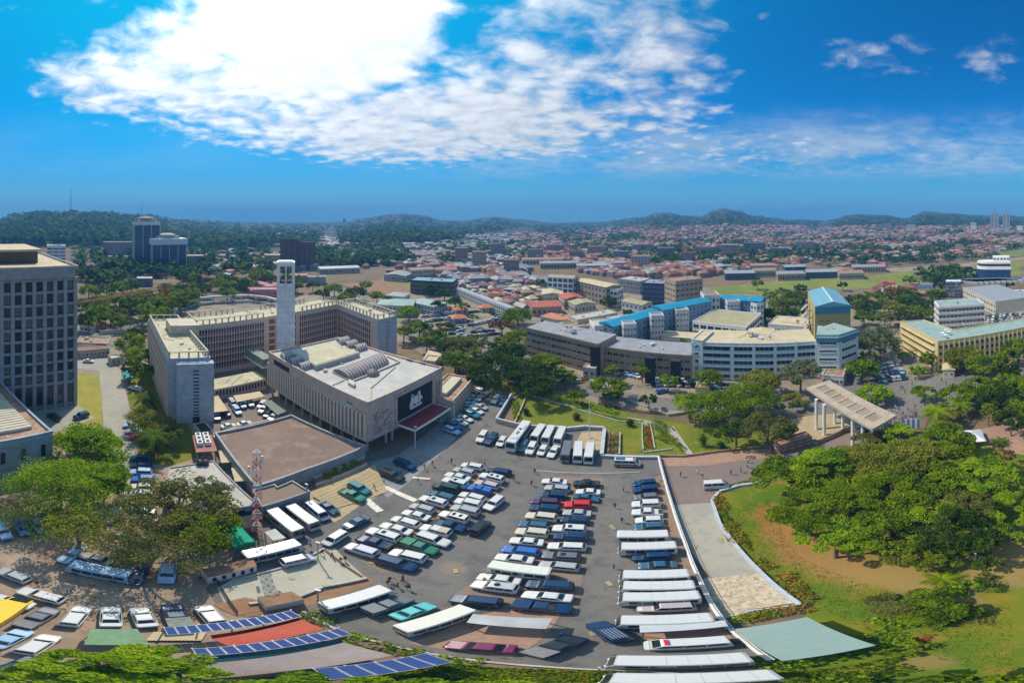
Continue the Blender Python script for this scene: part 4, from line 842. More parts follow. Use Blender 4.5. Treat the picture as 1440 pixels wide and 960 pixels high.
def line_pts(a, b, n): return [(a[0]+(b[0]-a[0])*i/(n-1)+random.uniform(-.8, .8), a[1]+(b[1]-a[1])*i/(n-1)) for i in range(n)]
pts = []
for a, b, n in [((597, 446), (640, 440), 11), ((600, 453), (632, 449), 8), ((618, 458), (660, 452), 9), ((622, 465), (650, 463), 7), ((634, 447), (636, 470), 5), ((645, 448), (648, 472), 5), ((662, 458), (700, 450), 9), ((668, 468), (690, 466), 5), ((655, 475), (700, 470), 8), ((690, 440), (712, 452), 6), ((660, 440), (700, 436), 8)]: pts += line_pts(a, b, n)
small_cars(pts, 'small car in the crowded car park beyond the avenue trees', 'cars in the crowded far car park', R(20))
small_cars(line_pts((800, 512), (835, 524), 8)+line_pts((842, 520), (868, 526), 5), 'car parked before the long brown office block', 'cars before the brown block', R(100))
small_cars(line_pts((880, 526), (897, 530), 4)+line_pts((918, 540), (965, 542), 9)+line_pts((925, 536), (968, 537), 7), 'car parked below the brown and white blocks', 'cars below the brown and white blocks', R(80))
small_cars(line_pts((975, 542), (1060, 545), 13)+line_pts((985, 549), (1055, 551), 9), 'car parked in front of the long white block', 'cars in front of the white block', R(95))
small_cars(line_pts((1225, 520), (1260, 512), 7)+line_pts((1232, 528), (1268, 524), 6)+line_pts((1236, 536), (1270, 532), 6), 'car in the busy street by the gate', 'cars in the gate street', R(40))
small_cars(line_pts((1388, 445), (1440, 443), 12)+line_pts((1385, 449), (1440, 448), 11)+line_pts((1390, 453), (1440, 453), 9)+line_pts((1345, 462), (1372, 460), 5), 'small car in the lot behind the cream office block', 'cars behind the cream office block', R(0))
small_cars([(775, 541), (792, 535), (812, 538)]+line_pts((110, 437), (180, 430), 9)+line_pts((120, 446), (200, 440), 8)+line_pts((225, 405), (262, 402), 9), 'small car on the streets beyond the stone tower', 'cars on the left streets', R(10))
small_cars([(850, 553), (866, 556), (800, 527), (1032, 610)], 'dark car under the roadside trees', 'cars under the roadside trees', R(80), ('grey', 'navy', 'black'))
o = link('parked_car', small_car_mesh('blue'), None, tuple(P(931, 552)+Vector((0, 0, .1))), R(0)); tag(o, 'bright blue car driving on the avenue before the brown block', 'car')
# ------------------------------------------------------------ buildings
class Bld:
    def __init__(s, name, label, cat, poly, z0, z1, wall, roof, group=None, par=0.0, part='wall', pt=0.3, ztop=None):
        """poly: list of world xy; body from z0 to z1"""
        pts = [Vector((p[0], p[1])) for p in poly]; n = len(pts)
        if sum(pts[i].x*pts[(i+1) % n].y-pts[(i+1) % n].x*pts[i].y for i in range(n)) < 0: pts = pts[::-1]; ztop = ztop[::-1] if ztop else None
        s.p = pts; s.z0, s.z1 = z0, z1; c = sum(pts, Vector((0, 0)))/n; s.c = Vector((c.x, c.y, z0))
        s.root = thing(name, label, cat, tuple(s.c), 0, group)
        if wall is not None:
            m = MB(); m.prism([tuple(p-c) for p in pts], -0.3, z1-z0, 0, 1, [z-z0 for z in ztop] if ztop else None); build(part, m, [wall, roof], s.root)
        if par: m = MB(); m.ring([(p[0]-c.x, p[1]-c.y) for p in inset(pts, -0.04)], pt, z1-z0-.1, z1-z0+par); build('parapet', m, wall, s.root)
    def part(s, name, mb, mats, parent=None, label=None):
        mb.v = [(v[0]-s.c.x, v[1]-s.c.y, v[2]-s.c.z) for v in mb.v]; return tag(build(name, mb, mats, parent or s.root), label)
    def put(s, name, me, loc, rz=0.0, parent=None):
        return link(name, me, parent or s.root, (loc[0]-s.c.x, loc[1]-s.c.y, loc[2]-s.c.z), rz)
    def edges(s): return [(s.p[i], s.p[(i+1) % len(s.p)]) for i in range(len(s.p))]
    def facing(s, minlen=2.0):
        """edges whose outer side looks towards the camera"""
        out = []
        for a, b in s.edges():
            d = b-a; n = Vector((d.y, -d.x)); mid = (a+b)/2
            if n.dot(-mid) > 0 and d.length > minlen: out.append((a, b))
        return out
    def windows(s, a, b, z0, z1, floors, bays, wf=.6, hf=.55, frame=None, glass=None, name='window', mull=1, u0=0.0, u1=1.0, sill=.2):
        d = b-a; L_ = d.length; d.normalize(); fh = (z1-z0)/floors; bw = L_*(u1-u0)/bays; w, h = bw*wf, fh*hf
        me = win_mesh(w, h, frame or M_offw, glass or M_glass, mull); rz = math.atan2(d.y, d.x)
        alt = [me, me, me]+([win_mesh(w, h, frame or M_offw, x_, mull) for x_ in (M_curt, M_glassb)] if (glass or M_glass) in (M_glass, M_bgl) else [])
        for i in range(floors):
            for j in range(bays):
                q = a+d*(L_*u0+bw*(j+.5)); s.put(name, random.choice(alt), (q.x, q.y, z0+fh*(i+sill+hf/2*0+.0)+h*.5), rz)
    def fins(s, a, b, z0, z1, n, w, dep, m, name='fin', u0=0.0, u1=1.0, off=0.0):
        d = b-a; L_ = d.length; d.normalize(); nn = Vector((d.y, -d.x)); rz = math.atan2(d.y, d.x)
        k = ('fin', round(w, 2), round(dep, 2), round(z1-z0, 2), m.name)
        if k not in WM: mb = MB(); mb.box(-w/2, -dep, 0, w/2, .02, z1-z0); WM[k] = mb.mesh(name, m)
        for i in range(n):
            q = a+d*L_*(u0+(u1-u0)*(i/(n-1) if n > 1 else .5))+nn*off; s.put(name, WM[k], (q.x, q.y, z0), rz)
    def band(s, a, b, z0, z1, dep, m, name='floor_band', u0=0.0, u1=1.0):
        d = b-a; nn = Vector((d.y, -d.x)).normalized()*dep; p0, p1 = a+d*u0, a+d*u1; q0, q1 = p0+nn, p1+nn; e = nn*-.05/max(dep, .01); p0 += e; p1 += e
        mb = MB(); mb.add([(*p0, z0), (*p1, z0), (*q1, z0), (*q0, z0), (*p0, z1), (*p1, z1), (*q1, z1), (*q0, z1)], [(0, 1, 2, 3), (7, 6, 5, 4), (0, 4, 5, 1), (1, 5, 6, 2), (2, 6, 7, 3), (3, 7, 4, 0)]); return s.part(name, mb, m)
    def gable(s, rise, m, over=.4, wallm=None, hip=0.0, name='roof'):
        """ridge along the longer direction of a four-sided plan"""
        p = inset(s.p, -over); a, b, c_, d = [Vector((*q, s.z1+.02)) for q in p]
        if (b-a).length < (c_-b).length: a, b, c_, d = b, c_, d, a
        r0, r1 = (a+d)/2, (b+c_)/2; h = Vector((0, 0, rise)); ax = (r1-r0)*hip; r0, r1 = r0+h+ax, r1+h-ax
        mb = MB(); mb.add([a, b, c_, d, r0, r1], [(0, 1, 5, 4), (2, 3, 4, 5), (3, 0, 4), (1, 2, 5), (3, 2, 1, 0)]); return s.part(name, mb, m)
WM = {}
M_curt = mat('curtained_glass', (.16, .16, .15), .3, .3, .9, spec=.6); M_glassb = mat('pale_reflecting_glass', (.06, .10, .14), .15, .3, .9, spec=.7); M_bgl = M_glassb
def win_mesh(w, h, fm, gm, mull=1):
    k = (round(w, 2), round(h, 2), fm.name, gm.name, mull)
    if k in WM: return WM[k]
    t = min(.09, w*.08); m = MB(); y0, y1 = -.10, .02
    m.box(-w/2, y0, -h/2, -w/2+t, y1, h/2); m.box(w/2-t, y0, -h/2, w/2, y1, h/2); m.box(-w/2+t, y0, h/2-t, w/2-t, y1, h/2); m.box(-w/2+t, y0-.08, -h/2, w/2-t, y1, -h/2+t)
    for i in range(mull): x = -w/2+w*(i+1)/(mull+1); m.box(x-.03, y0+.01, -h/2+t, x+.03, y1-.01, h/2-t)
    m.box(-w/2+t, -.03, -h/2+t, w/2-t, .0, h/2-t, 1); WM[k] = m.mesh('window', [fm, gm]); return WM[k]
def para(a, b, c_):
    """fourth corner from three picture points, all world vectors"""
    return [a, b, c_, a+c_-b]
def xy(v): return Vector((v[0], v[1]))
def rect(p, q, dep):
    """plan from the front edge p-q and a depth away from the camera"""
    p, q = xy(p), xy(q); d = (q-p).normalized(); n = Vector((-d.y, d.x)); 
    if n.dot((p+q)/2) < 0: n = -n
    return [p, q, q+n*dep, p+n*dep]

# --- stone office tower at the left edge
M_stone = block_mat('grey_stone_cladding', (.38, .355, .35), 1.2, .45, .72)
M_stone2 = block_mat('pale_stone_blocks', (.36, .39, .44), 1.7, .62, .70)
a, b = Vector((-96.2, 28.0)), Vector((-93.6, -9)); dd = (b-a).normalized(); nn = Vector((-dd.y, dd.x)); nn = nn if nn.x < 0 else -nn
B = Bld('office_tower', 'tall grey stone office tower with a window grid at the left edge of the picture', 'office tower', [a, b, b+nn*42, a+nn*42], 0, 46.4, M_stone, M_roofc)
a, b = [(p, q) for p, q in B.facing() if (q-p).length < 40][0] if [(p, q) for p, q in B.facing() if (q-p).length < 40] else B.facing()[0]
fl = [9.6+3.72*i for i in range(9)]; nb = 12; L_ = (b-a).length
for z in fl: B.windows(a, b, z, z+3.72, 1, nb, .56, .74, M_dark, M_glass, mull=1, sill=.13)
B.windows(a, b, 1.2, 9.2, 1, nb, .60, .86, M_dark, M_glass, mull=2, sill=.05)
B.fins(a, b, 0, 43.4, nb+1, 1.05, .75, M_stone, 'pier'); B.fins(a, b, 0.3, 43.0, nb, .22, .34, M_stone, 'pilaster', .5/nb, 1-.5/nb) if False else None
for i, z in enumerate(fl+[43.05]): B.band(a, b, z-.45, z+.35, .5, M_stone, 'spandrel')
B.band(a, b, 43.5, 46.9, .85, M_stone, 'cornice')
for p, q in B.edges():
    if (q-p).length < 43: pass
m = MB(); m.ring([tuple(p) for p in inset(B.p, -.9)], .5, 46.5, 47.0); B.part('parapet', m, M_con)
ip = inset(B.p, 1.6); m = MB(); m.prism(ip, 46.41, 46.8, ztop=[47.0, 47.0, 50.2, 50.2] if (Vector(ip[0])-a).length < 4 else None); B.part('roof_slab', m, M_tanroof)
ip = inset(B.p, 9); m = MB(); m.prism(ip, 46.5, 50.6); B.part('plant_room', m, mat('brown_louvre', (.12, .09, .07), .8, .2, 1)); m = MB(); m.prism(inset(B.p, 8), 50.62, 51.3); B.part('plant_room_roof', m, M_tanroof)
e0 = a.lerp(b, .42); m = MB(); q = Vector((dd.y, -dd.x)); q = q if q.x > 0 else -q
m.prism([tuple(e0-dd*3.2), tuple(e0+dd*3.2), tuple(e0+dd*3.2+q*4.5), tuple(e0-dd*3.2+q*4.5)], 3.6, 4.0); B.part('entrance_canopy', m, M_greyroof)

for s_ in (-1, 1): m = MB(); m.tube([(*(e0+dd*s_*2.9+q*4.2), 0), (*(e0+dd*s_*2.9+q*4.2), 3.6)], .14, 8); B.part('canopy_post', m, M_metal)
# --- low stone building in front of it
a = xy(PZ(74, 608, 12)); b = xy(PZ(0, 623, 12)); c_ = xy(PZ(8, 545, 12)); b = a+(b-a)*1.9; c_ = a+(c_-a)*1.35
B = Bld('stone_annex', 'low pale stone block building with a striped skylight roof at the left edge', 'building', [a, b, b+c_-a, c_], 0, 12, M_stone2, M_rust, par=.5, pt=.5)
ii = inset(B.p, 3.0); m = MB(); m.prism(ii, 12.02, 12.8); B.part('skylight_base', m, M_con)
p0, p1, p2, p3 = [Vector(q) for q in ii]; m = MB(); n = 26
for i in range(n):
    t = (i+.15)/n; t1 = (i+.85)/n; m.prism([tuple(p0.lerp(p3, t)), tuple(p1.lerp(p2, t)), tuple(p1.lerp(p2, t1)), tuple(p0.lerp(p3, t1))], 12.82, 12.95)
B.part('skylight_slat', m, M_cream)
for p, q in B.facing(): B.windows(p, q, 4.5, 9.5, 1, 5 if (q-p).length > 20 else 3, .22, .7, M_dark, M_glass); B.band(p, q, 11.2, 11.6, .15, M_con, 'cornice')

# --- the office wings round the court
ZR = 21.0
M_fac = mat('mauve_grey_concrete', (.62, .47, .42), .85, .12, .6)
M_facL = mat('pale_concrete_frame', (.62, .49, .40), .85, .12, .6)
M_endw = block_mat('pale_blue_grey_tiles', (.42, .45, .50), 1.4, .5, .9)
def rail(B, pts, h=2.1, z=ZR, m=None, step=2.3):
    m = m or M_cream
    for a, b in zip(pts, pts[1:]):
        a, b = xy(a), xy(b); n = max(1, int((b-a).length/step)); k = ('post', m.name, h)
        if k not in WM: mb = MB(); mb.box(-.22, -.22, 0, .22, .22, h-.22); WM[k] = mb.mesh('roof_post', m)
        rz = math.atan2((b-a).y, (b-a).x)
        for i in range(n+1): q = a.lerp(b, i/n); B.put('roof_post', WM[k], (q.x, q.y, z), rz)
        mb = MB(); mb.bar((*a, z+h), (*b, z+h), .42, .24); B.part('roof_beam', mb, m)
def curtain(B, a, b, z0, z1, floors, n, fm=M_fac, pm=M_brownp):
    """a field of upright fins with glass strips and red brown panels on each floor"""
    fh = (z1-z0)/floors; bays = n
    for i in range(floors):
        z = z0+i*fh; B.band(a, b, z+fh*.40, z+fh*.88, .03, M_glass, 'window_strip'); B.band(a, b, z+.02, z+fh*.39, .06, pm, 'panel_strip'); B.band(a, b, z+fh*.88, z+fh*1.0+.1, .30, M_cream, 'floor_band')
    B.fins(a, b, z0, z1, bays+1, .26, .34, fm, 'fin')
# left wing
A1 = xy(PZ(296, 503, ZR)); A2 = xy(PZ(236, 505, ZR)); A3 = xy(PZ(209, 449, ZR)); A4 = A1+A3-A2
u_ = (A4-A1).normalized(); v_ = (A2-A1).normalized()
B = Bld('office_wing', 'left wing of the cream roofed office block with a blank tiled end wall', 'office block', [A1, A2, A3, A4], 0, ZR, M_endw, M_roofc, par=.25)
for p, q in B.facing():
    L_ = (q-p).length
    if L_ > 30 : curtain(B, p, q, 1.5, ZR-.6, 6, 26, M_facL, M_fac)
for p, q in [(A1, A2)]:
    d = (q-p); 
    e = xy(PZ(250, 520, ZR)); t = max(.2, min(.9, (e-p).dot(d)/d.length_squared)); n_ = Vector((d.y, -d.x)).normalized(); n_ = n_ if n_.dot(-p) > 0 else -n_
    m = MB(); m.prism([tuple(p-v_*.6), tuple(p+d*t), tuple(p+d*t+n_*2.4), tuple(p-v_*.6+n_*2.4)], 0, ZR-.7); B.part('stair_tower', m, [M_endw])
    k = MB(); k.box(-.75, -.02, 0, .75, .1, .35); me = k.mesh('slit_window', M_dark); mid = p.lerp(q, .36)+n_*2.44
    for i in range(14): B.put('slit_window', me, (mid.x, mid.y, 3.0+i*1.15), math.atan2(d.y, d.x))
    k = MB(); k.box(-.9, -.03, 0, .9, .1, 2.2); B.put('door', k.mesh('door', M_dark), (mid.x, mid.y, .2), math.atan2(d.y, d.x))
i1 = [Vector(p) for p in inset(B.p, .5)]; rail(B, i1+[i1[0]])
m = MB(); c0 = xy(PZ(240, 471, ZR)); m.prism([tuple(c0), tuple(c0+(A1-A4).normalized()*-9), tuple(c0+(A1-A4).normalized()*-9-v_*9.5), tuple(c0-v_*9.5)], ZR+.01, ZR+3.4); B.part('roof_penthouse', m, M_cream)
# middle bar
B1 = xy(PZ(277, 458, ZR)); B2 = xy(PZ(474, 428, ZR)); dd = (B2-B1).normalized(); nn = Vector((-dd.y, dd.x)); nn = nn if nn.dot(B1) > 0 else -nn
B = Bld('office_wing', 'long middle range of the office block behind the slim white tower', 'office block', [B1, B2, B2+nn*13, B1+nn*13], 0, ZR, M_facL, M_roofc, par=.25)
p, q = B1, B2
t1 = (xy(PZ(368, 445, ZR))-B1).dot(dd)/(B2-B1).length; t2 = (xy(PZ(417, 437, ZR))-B1).dot(dd)/(B2-B1).length
ed = [(x, y) for x, y in B.facing() if (y-x).length > 50][0]; rev = (ed[0]-B1).length > 1
P0, P1 = ed
f0 = lambda t: P0.lerp(P1, 1-t if rev else t)
def seg(t0, t1): x, y = f0(t0), f0(t1); return (y, x) if rev else (x, y)
for (x, y), n in ((seg(.01, t1), 25), (seg(t2, .995), 19)): curtain(B, x, y, 2.2, ZR-1.6, 6, n)
x, y = seg(t1+.03, t2-.02); B.windows(x, y, 2.5, ZR-1, 6, 4, .84, .78, M_facL, M_brownp, mull=0)
i1 = inset(B.p, .5); ip = [xy(Vector(v)) for v in i1]
rail(B, [f0(.0)+nn*.5, f0(t1)+nn*.5]); rail(B, [f0(t2+.03)+nn*.5, f0(1)+nn*.5]); rail(B, [f0(0)+nn*12.4, f0(t1-.12)+nn*12.4]); rail(B, [f0(.5)+nn*12.4, f0(.85)+nn*12.4]); rail(B, [f0(0)+nn*.5, f0(0)+nn*12.4])
# low wing in the court and its flat roof
c1 = xy(PZ(293, 549, 4.5)); c2 = xy(PZ(374, 532, 4.5)); B = Bld('low_range', 'single storey flat roofed range at the foot of the middle office range', 'building', [c1, c2, c2+nn*7.5, c1+nn*7.5], 0, 4.5, M_fac, M_roofc)
for p, q in B.facing(): B.windows(p, q, 1, 4.2, 1, 18, .7, .7, M_cream, M_dark, mull=0)
# right wing
C1 = B2; C2 = xy(PZ(531, 450, ZR)); C3 = xy(PZ(558, 444, ZR)); dd2 = (C2-C1).normalized()
B = Bld('office_wing', 'right wing of the cream roofed office block ending in a tiled stair wall', 'office block', [C1, C2, C3, C1+(C3-C2)], 0, ZR-.004, M_facL, M_roofc, par=.25)
B1w = [e for e in B.facing() if (e[0]-C1).length < 1 or (e[1]-C1).length < 1][0]; x, y = B1w
if (x-C1).length < 1: s0, s1, s2 = x.lerp(y, .02), x.lerp(y, .86), y
else: s0, s1, s2 = x.lerp(y, .14), x.lerp(y, .98), x
curtain(B, s0, s1, 2.2, ZR-1.6, 6, 19) if (x-C1).length < 1 else curtain(B, s0, s1, 2.2, ZR-1.6, 6, 19)
for p, q in B.facing():
    if (p-q).length < 20 and min((p-C1).length, (q-C1).length) > 1: B.windows(p, q, 3, ZR-1, 11, 1, .12, .45, M_dark, M_dark, mull=0); B.band(p, q, 0, ZR, .05, M_endw, 'tile_cladding')
i1 = [xy(Vector(v)) for v in inset(B.p, .5)]; rail(B, i1+[i1[0]])
# bridge
m = thing('link_bridge', 'low green grey covered bridge between the office range and the main hall', 'bridge', tuple(PZ(362, 500, 9))[:2]+(0,))
p0, p1 = PZ(352, 489, 10.5), PZ(377, 504, 10.5); mb = MB(); o_ = Vector(m.location); mb.bar(p0-o_, p1-o_, 4, 3.0); build('deck', mb, mat('green_copper', (.16, .22, .17), .7, .2, 1), m); mb = MB(); mb.bar(p0-o_-Vector((0, 0, 3)), p1-o_-Vector((0, 0, 3)), 4.4, .6); build('beam', mb, M_white, m)
# slim clock tower
c = PR(402, 121); rz = R(-8); t_ = thing('bell_tower', 'slim white square tower with open belfry rising behind the main hall', 'tower', tuple(c), R(38), None)
w = 3.15; m = MB(); m.box(-w, -w, 0, w, w, 38.2); build('shaft', m, block_mat('white_tower_tiles', (.70, .72, .75), 1.0, 1.0, .9), t_)
for sx in (-1, 1):
    for sy in (-1, 1): m = MB(); m.box(sx*w-(sx > 0)*1.0, sy*w-(sy > 0)*1.0, 38.2, sx*w+(sx < 0)*1.0, sy*w+(sy < 0)*1.0, 44.2); build('corner_post', m, M_white, t_)
for k_ in range(4):
    m = MB(); m.box(-.2, -w, 38.2, .2, -w+.5, 44.2); o = build('mullion', m, M_white, t_); o.rotation_euler = (0, 0, k_*math.pi/2)
m = MB(); m.box(-w-.05, -w-.05, 44.2, w+.05, w+.05, 45.6); m.box(-w+.6, -w+.6, 45.6, w-.6, w-.6, 45.9); build('cap', m, M_white, t_)
m = MB(); m.loft([[(q_*math.cos(a_*math.pi/5), q_*math.sin(a_*math.pi/5), z_) for a_ in range(10)] for q_, z_ in ((.9, 40.4), (.8, 41.2), (.55, 41.8), (.15, 42.1))]); None
m = MB(); m.box(-w+.2, -w+.2, 38.21, w-.2, w-.2, 38.5); None; build('belfry_floor', m, M_dark, t_)
for i in range(9): 
    m = MB(); m.box(-w-.02, -w-.02, 3.5+i*4, w+.02, w+.02, 3.62+i*4); build('joint_band', m, M_con, t_)

# --- the main hall on its columns
ZH = 16.0; HA = xy(PZ(517, 568, ZH)); HB = xy(PZ(622, 518, ZH)); HC = xy(PZ(374, 497, ZH)); uu = (HB-HA); LU = uu.length; uu.normalize(); vv = Vector((-uu.y, uu.x)); LV = (HC-HA).length
vv = (HC-HA).normalized()*.75+vv*.25; vv.normalize()
def H(s, t): return HA+uu*s+vv*t
M_hall = block_mat('hall_stone_tiles', (.56, .43, .36), .9, .6, .9); M_hroof = two_scale('hall_roof_membrane', (.50, .48, .44), (.42, .41, .38), (.36, .34, .31), .12, .5, bump=.1)
B = Bld('main_hall', 'big stone clad assembly hall raised on columns with vaulted rooflights and a red entrance canopy', 'assembly hall', [H(0, 0), H(LU, 0), H(LU, LV), H(0, LV)], 4.2, ZH, M_hall, M_hroof, par=.55, pt=.35)
m = MB(); m.prism([tuple(H(2.2, 2.2)), tuple(H(LU-2, 2.2)), tuple(H(LU-2, LV-2)), tuple(H(2.2, LV-2))], 0, 4.19); B.part('ground_floor', m, mat('dark_maroon_wall', (.16, .08, .065), .9, .2, 1))  # set-back ground floor wall in one dark maroon
ed = [(x, y) for x, y in B.edges() if abs((x-H(0, LV)).length) < .1 or abs((y-H(0, LV)).length) < .1]; ed = [e for e in ed if min((e[0]-H(0, 0)).length, (e[1]-H(0, 0)).length) < .1][0]; x, y = ed
# left face: thirty odd tall fins over dark glass
lx, ly = (x, y); n = 34; B.band(lx, ly, 4.8, 12.3, .02, M_glass, 'window_strip', .02, .98); B.fins(lx, ly, 4.5, 12.6, n, .62, .6, mat('fin_stone', (.58, .49, .41), .85, .1, .6), 'fin', .012, .988)
B.band(lx, ly, 4.2, 4.75, .55, M_hall, 'ledge'); B.band(lx, ly, 12.45, 12.8, .3, M_hall, 'ledge')
t0, t1 = (.72, .92) if (lx-H(0, 0)).length < .1 else (.08, .28); B.band(lx, ly, 13.2, 15.0, .02, M_dark, 'terrace_shade_strip', t0, t1)  # flat strip on the face; shade of the terrace recess is put into its colour
t0, t1 = (.11, .16) if (lx-H(0, 0)).length < .1 else (.84, .89); B.band(lx, ly, 13.5, 14.2, .06, mat('teal_glass', (.06, .25, .28), .3, .1, 1), 'sign_window', t0, t1); B.band(lx, ly, 13.0, 13.35, .06, M_white, 'sign_window', t0+.005, t1-.005)
k = MB(); k.tube([(0, 0, 0), (0, 0, 4.2)], .33, 10); me = k.mesh('column', M_con)
for i in range(11): q = H(.8, 1.0+i*(LV-2)/10); B.put('column', me, (*q, 0))
for s_ in (6.5, 8.6, 26, LU-.8): q = H(s_, .8); B.put('column', me, (*q, 0))
for s_ in (9.6, 14, 18.4, 22.8): q = H(s_, 3); B.put('column', me, (*q, 0))
# front face: portal, relief panels, arms, canopy
x, y = [(p, q) for p, q in B.edges() if min((p-H(LU, 0)).length, (q-H(LU, 0)).length) < .1 and min((p-H(0, 0)).length, (q-H(0, 0)).length) < .1][0]
fwd = (x-H(0, 0)).length < .1; nf = -vv
def front(name, s0, s1, z0, z1, dep, mt): t0, t1 = s0/LU, s1/LU; return B.band(x, y, z0, z1, dep, mt, name, *( (t0, t1) if fwd else (1-t1, 1-t0)))
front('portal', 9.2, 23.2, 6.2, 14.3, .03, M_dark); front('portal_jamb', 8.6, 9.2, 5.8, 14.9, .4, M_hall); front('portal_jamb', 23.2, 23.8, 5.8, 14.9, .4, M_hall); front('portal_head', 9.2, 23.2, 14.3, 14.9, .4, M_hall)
for i in range(5): front('portal_mullion', 10.2+i*2.9, 10.4+i*2.9, 6.2, 14.2, .12, M_trim)
rngr = random.Random(4)
for s0, s1 in ((1.2, 7.8), (24.4, LU-.8)):
    m = MB()
    for i in range(46):
        cs, cz = rngr.uniform(s0+.4, s1-.4), rngr.uniform(5.4, 12.5); ln = rngr.uniform(.5, 1.9); an = rngr.choice((.4, 1.2, 1.57, 2.2, 2.7))+rngr.gauss(0, .2); n3 = Vector((nf.x, nf.y, 0)); q = Vector((*H(cs, 0), cz))
        dv = Vector((uu.x*math.cos(an), uu.y*math.cos(an), math.sin(an)))*ln/2; dv = Vector((dv.x, dv.y, dv.z)); w_ = dv.cross(n3).normalized()*.09; a_ = q-dv+n3*.0; b_ = q+dv+n3*.0; o_ = n3*.14
        m.add([a_-w_, b_-w_, b_+w_, a_+w_, a_-w_+o_, b_-w_+o_, b_+w_+o_, a_+w_+o_], [(4, 5, 6, 7), (7, 6, 5, 4)[::-1] if 0 else (0, 1, 5, 4), (1, 2, 6, 5), (2, 3, 7, 6), (3, 0, 4, 7)])
    B.part('stone_relief', m, mat('relief_stone', (.34, .26, .22), .85, .15, 1))
def fq(s, z, o=0.0): p = H(s, 0)+nf*o; return Vector((p.x, p.y, z))
em = None
def emb(name, pts, th, mt, cs=16.2, cz=10.6, base=.16):
    m = MB(); n_ = len(pts); f = [fq(cs+a_*1.3, cz+b_*1.3, base) for a_, b_ in pts]; g_ = [fq(cs+a_*1.3, cz+b_*1.3, base+th) for a_, b_ in pts]
    m.add(f+g_, [tuple(range(n_, 2*n_)), tuple(range(n_))[::-1]]+[(i, (i+1) % n_, n_+(i+1) % n_, n_+i) for i in range(n_)]); return B.part(name, m, mt)
emb('shield', [(0, -1.3), (.45, -.9), (.7, -.1), (.55, .8), (0, 1.1), (-.55, .8), (-.7, -.1), (-.45, -.9)], .25, M_white)
emb('antelope_supporter', [(-.9, -1.4), (-.75, -.3), (-.8, .5), (-1.0, 1.3), (-1.25, 1.9), (-1.2, 1.2), (-1.5, 1.0), (-1.35, .7), (-1.7, -.2), (-1.9, -1.4), (-1.6, -1.4), (-1.4, -.6), (-1.1, -1.4)], .18, M_white)
emb('crane_supporter', [(.9, -1.4), (.95, -.5), (.8, .3), (1.0, .9), (.85, 1.2), (.9, 1.7), (1.3, 1.8), (1.35, 1.2), (1.3, .7), (1.8, .2), (2.0, -.6), (1.5, -.4), (1.2, -1.4)], .18, M_white)
emb('arms_base', [(-2, -1.45), (2, -1.45), (1.6, -1.9), (-1.6, -1.9)], .2, M_white); emb('crossed_spear', [(-1.3, -1.3), (-1.2, -1.4), (1.0, 1.6), (.9, 1.7)], .1, M_white, base=.12); emb('crossed_spear', [(1.3, -1.3), (1.2, -1.4), (-1.0, 1.6), (-.9, 1.7)], .1, M_white, base=.1)
m = MB(); q0, q1 = H(8.9, -.4), H(23.6, -.4); m.prism([tuple(q0), tuple(q1), tuple(q1-vv*5.2), tuple(q0-vv*5.2)], 5.25, 5.8); B.part('canopy_slab', m, M_white)
m = MB(); m.prism([tuple(q0+uu*.3-vv*.1), tuple(q1-uu*.3-vv*.1), tuple(q1-uu*.3-vv*4.9), tuple(q0+uu*.3-vv*4.9)], 5.81, 5.88); B.part('canopy_roof', m, mat('dark_red_roofing', (.25, .028, .035), .75, .25, .8))
k = MB(); k.tube([(0, 0, 0), (0, 0, 7.2)], .09, 8); k.box(-.3, -.08, 7.2, .3, .08, 7.9)
for lb, s_, t_ in (('left', 8.2, -6.2), ('right', 24.2, -6.2)):
    q = H(s_, t_); tp = thing('lamp_post', f'slender white lamp post at the {lb} end of the red entrance canopy', 'lamp post', (*q, .01)); k = MB(); k.tube([(0, 0, 0), (0, 0, 7.0)], .10, 8); build('post', k, M_white, tp); k = MB(); k.box(-.32, -.32, 7.0, .32, .32, 7.7); build('lantern', k, M_metal, tp)
# roof things
def vault(B, corners, z, rise, m, rib, n=10, nrib=12, name='rooflight_vault'):
    a, b, c_, d = [xy(PZ(*p, z)) for p in corners]      # a-b is one arched end, d-c the other
    mb = MB(); secs = []
    for e0, e1 in ((a, b), (d, c_)): secs.append([(*(e0.lerp(e1, .5-.5*math.cos(math.pi*i/n))), z+rise*math.sin(math.pi*i/n)) for i in range(n+1)])
    mb.loft(secs); v = B.part(name, mb, m); mr_ = MB(); 
    for k_ in range(nrib):
        t = k_/(nrib-1); e0, e1 = a.lerp(d, t), b.lerp(c_, t); mr_.tube([(*(e0.lerp(e1, .5-.5*math.cos(math.pi*i/n))), z+(rise+.04)*math.sin(math.pi*i/n)) for i in range(n+1)], .07, 4, caps=False)
    mr_.v = [(q[0]-B.c.x, q[1]-B.c.y, q[2]-B.c.z) for q in mr_.v]; build('rib', mr_, rib, v); return v
M_vault = mat('tinted_vault_glazing', (.20, .15, .15), .35, .25, .8, spec=.6)
vault(B, [(468, 523), (493, 535), (547, 512), (533, 499)], ZH+.02, 2.0, M_vault, M_white, nrib=15)
for c_ in ((403, 503), (415, 510), (428, 517)): vault(B, [(c_[0]-9, c_[1]-2), (c_[0]-2, c_[1]+5.5), (c_[0]+12, c_[1]+1), (c_[0]+4, c_[1]-6)], ZH+.05, 1.7, M_vault, M_white, nrib=5)
for c_ in ((482, 481), (493, 486), (506, 491)): vault(B, [(c_[0]-9, c_[1]-2), (c_[0]-2, c_[1]+5), (c_[0]+11, c_[1]+1), (c_[0]+4, c_[1]-5)], ZH+.05, 1.7, M_vault, M_white, nrib=5)
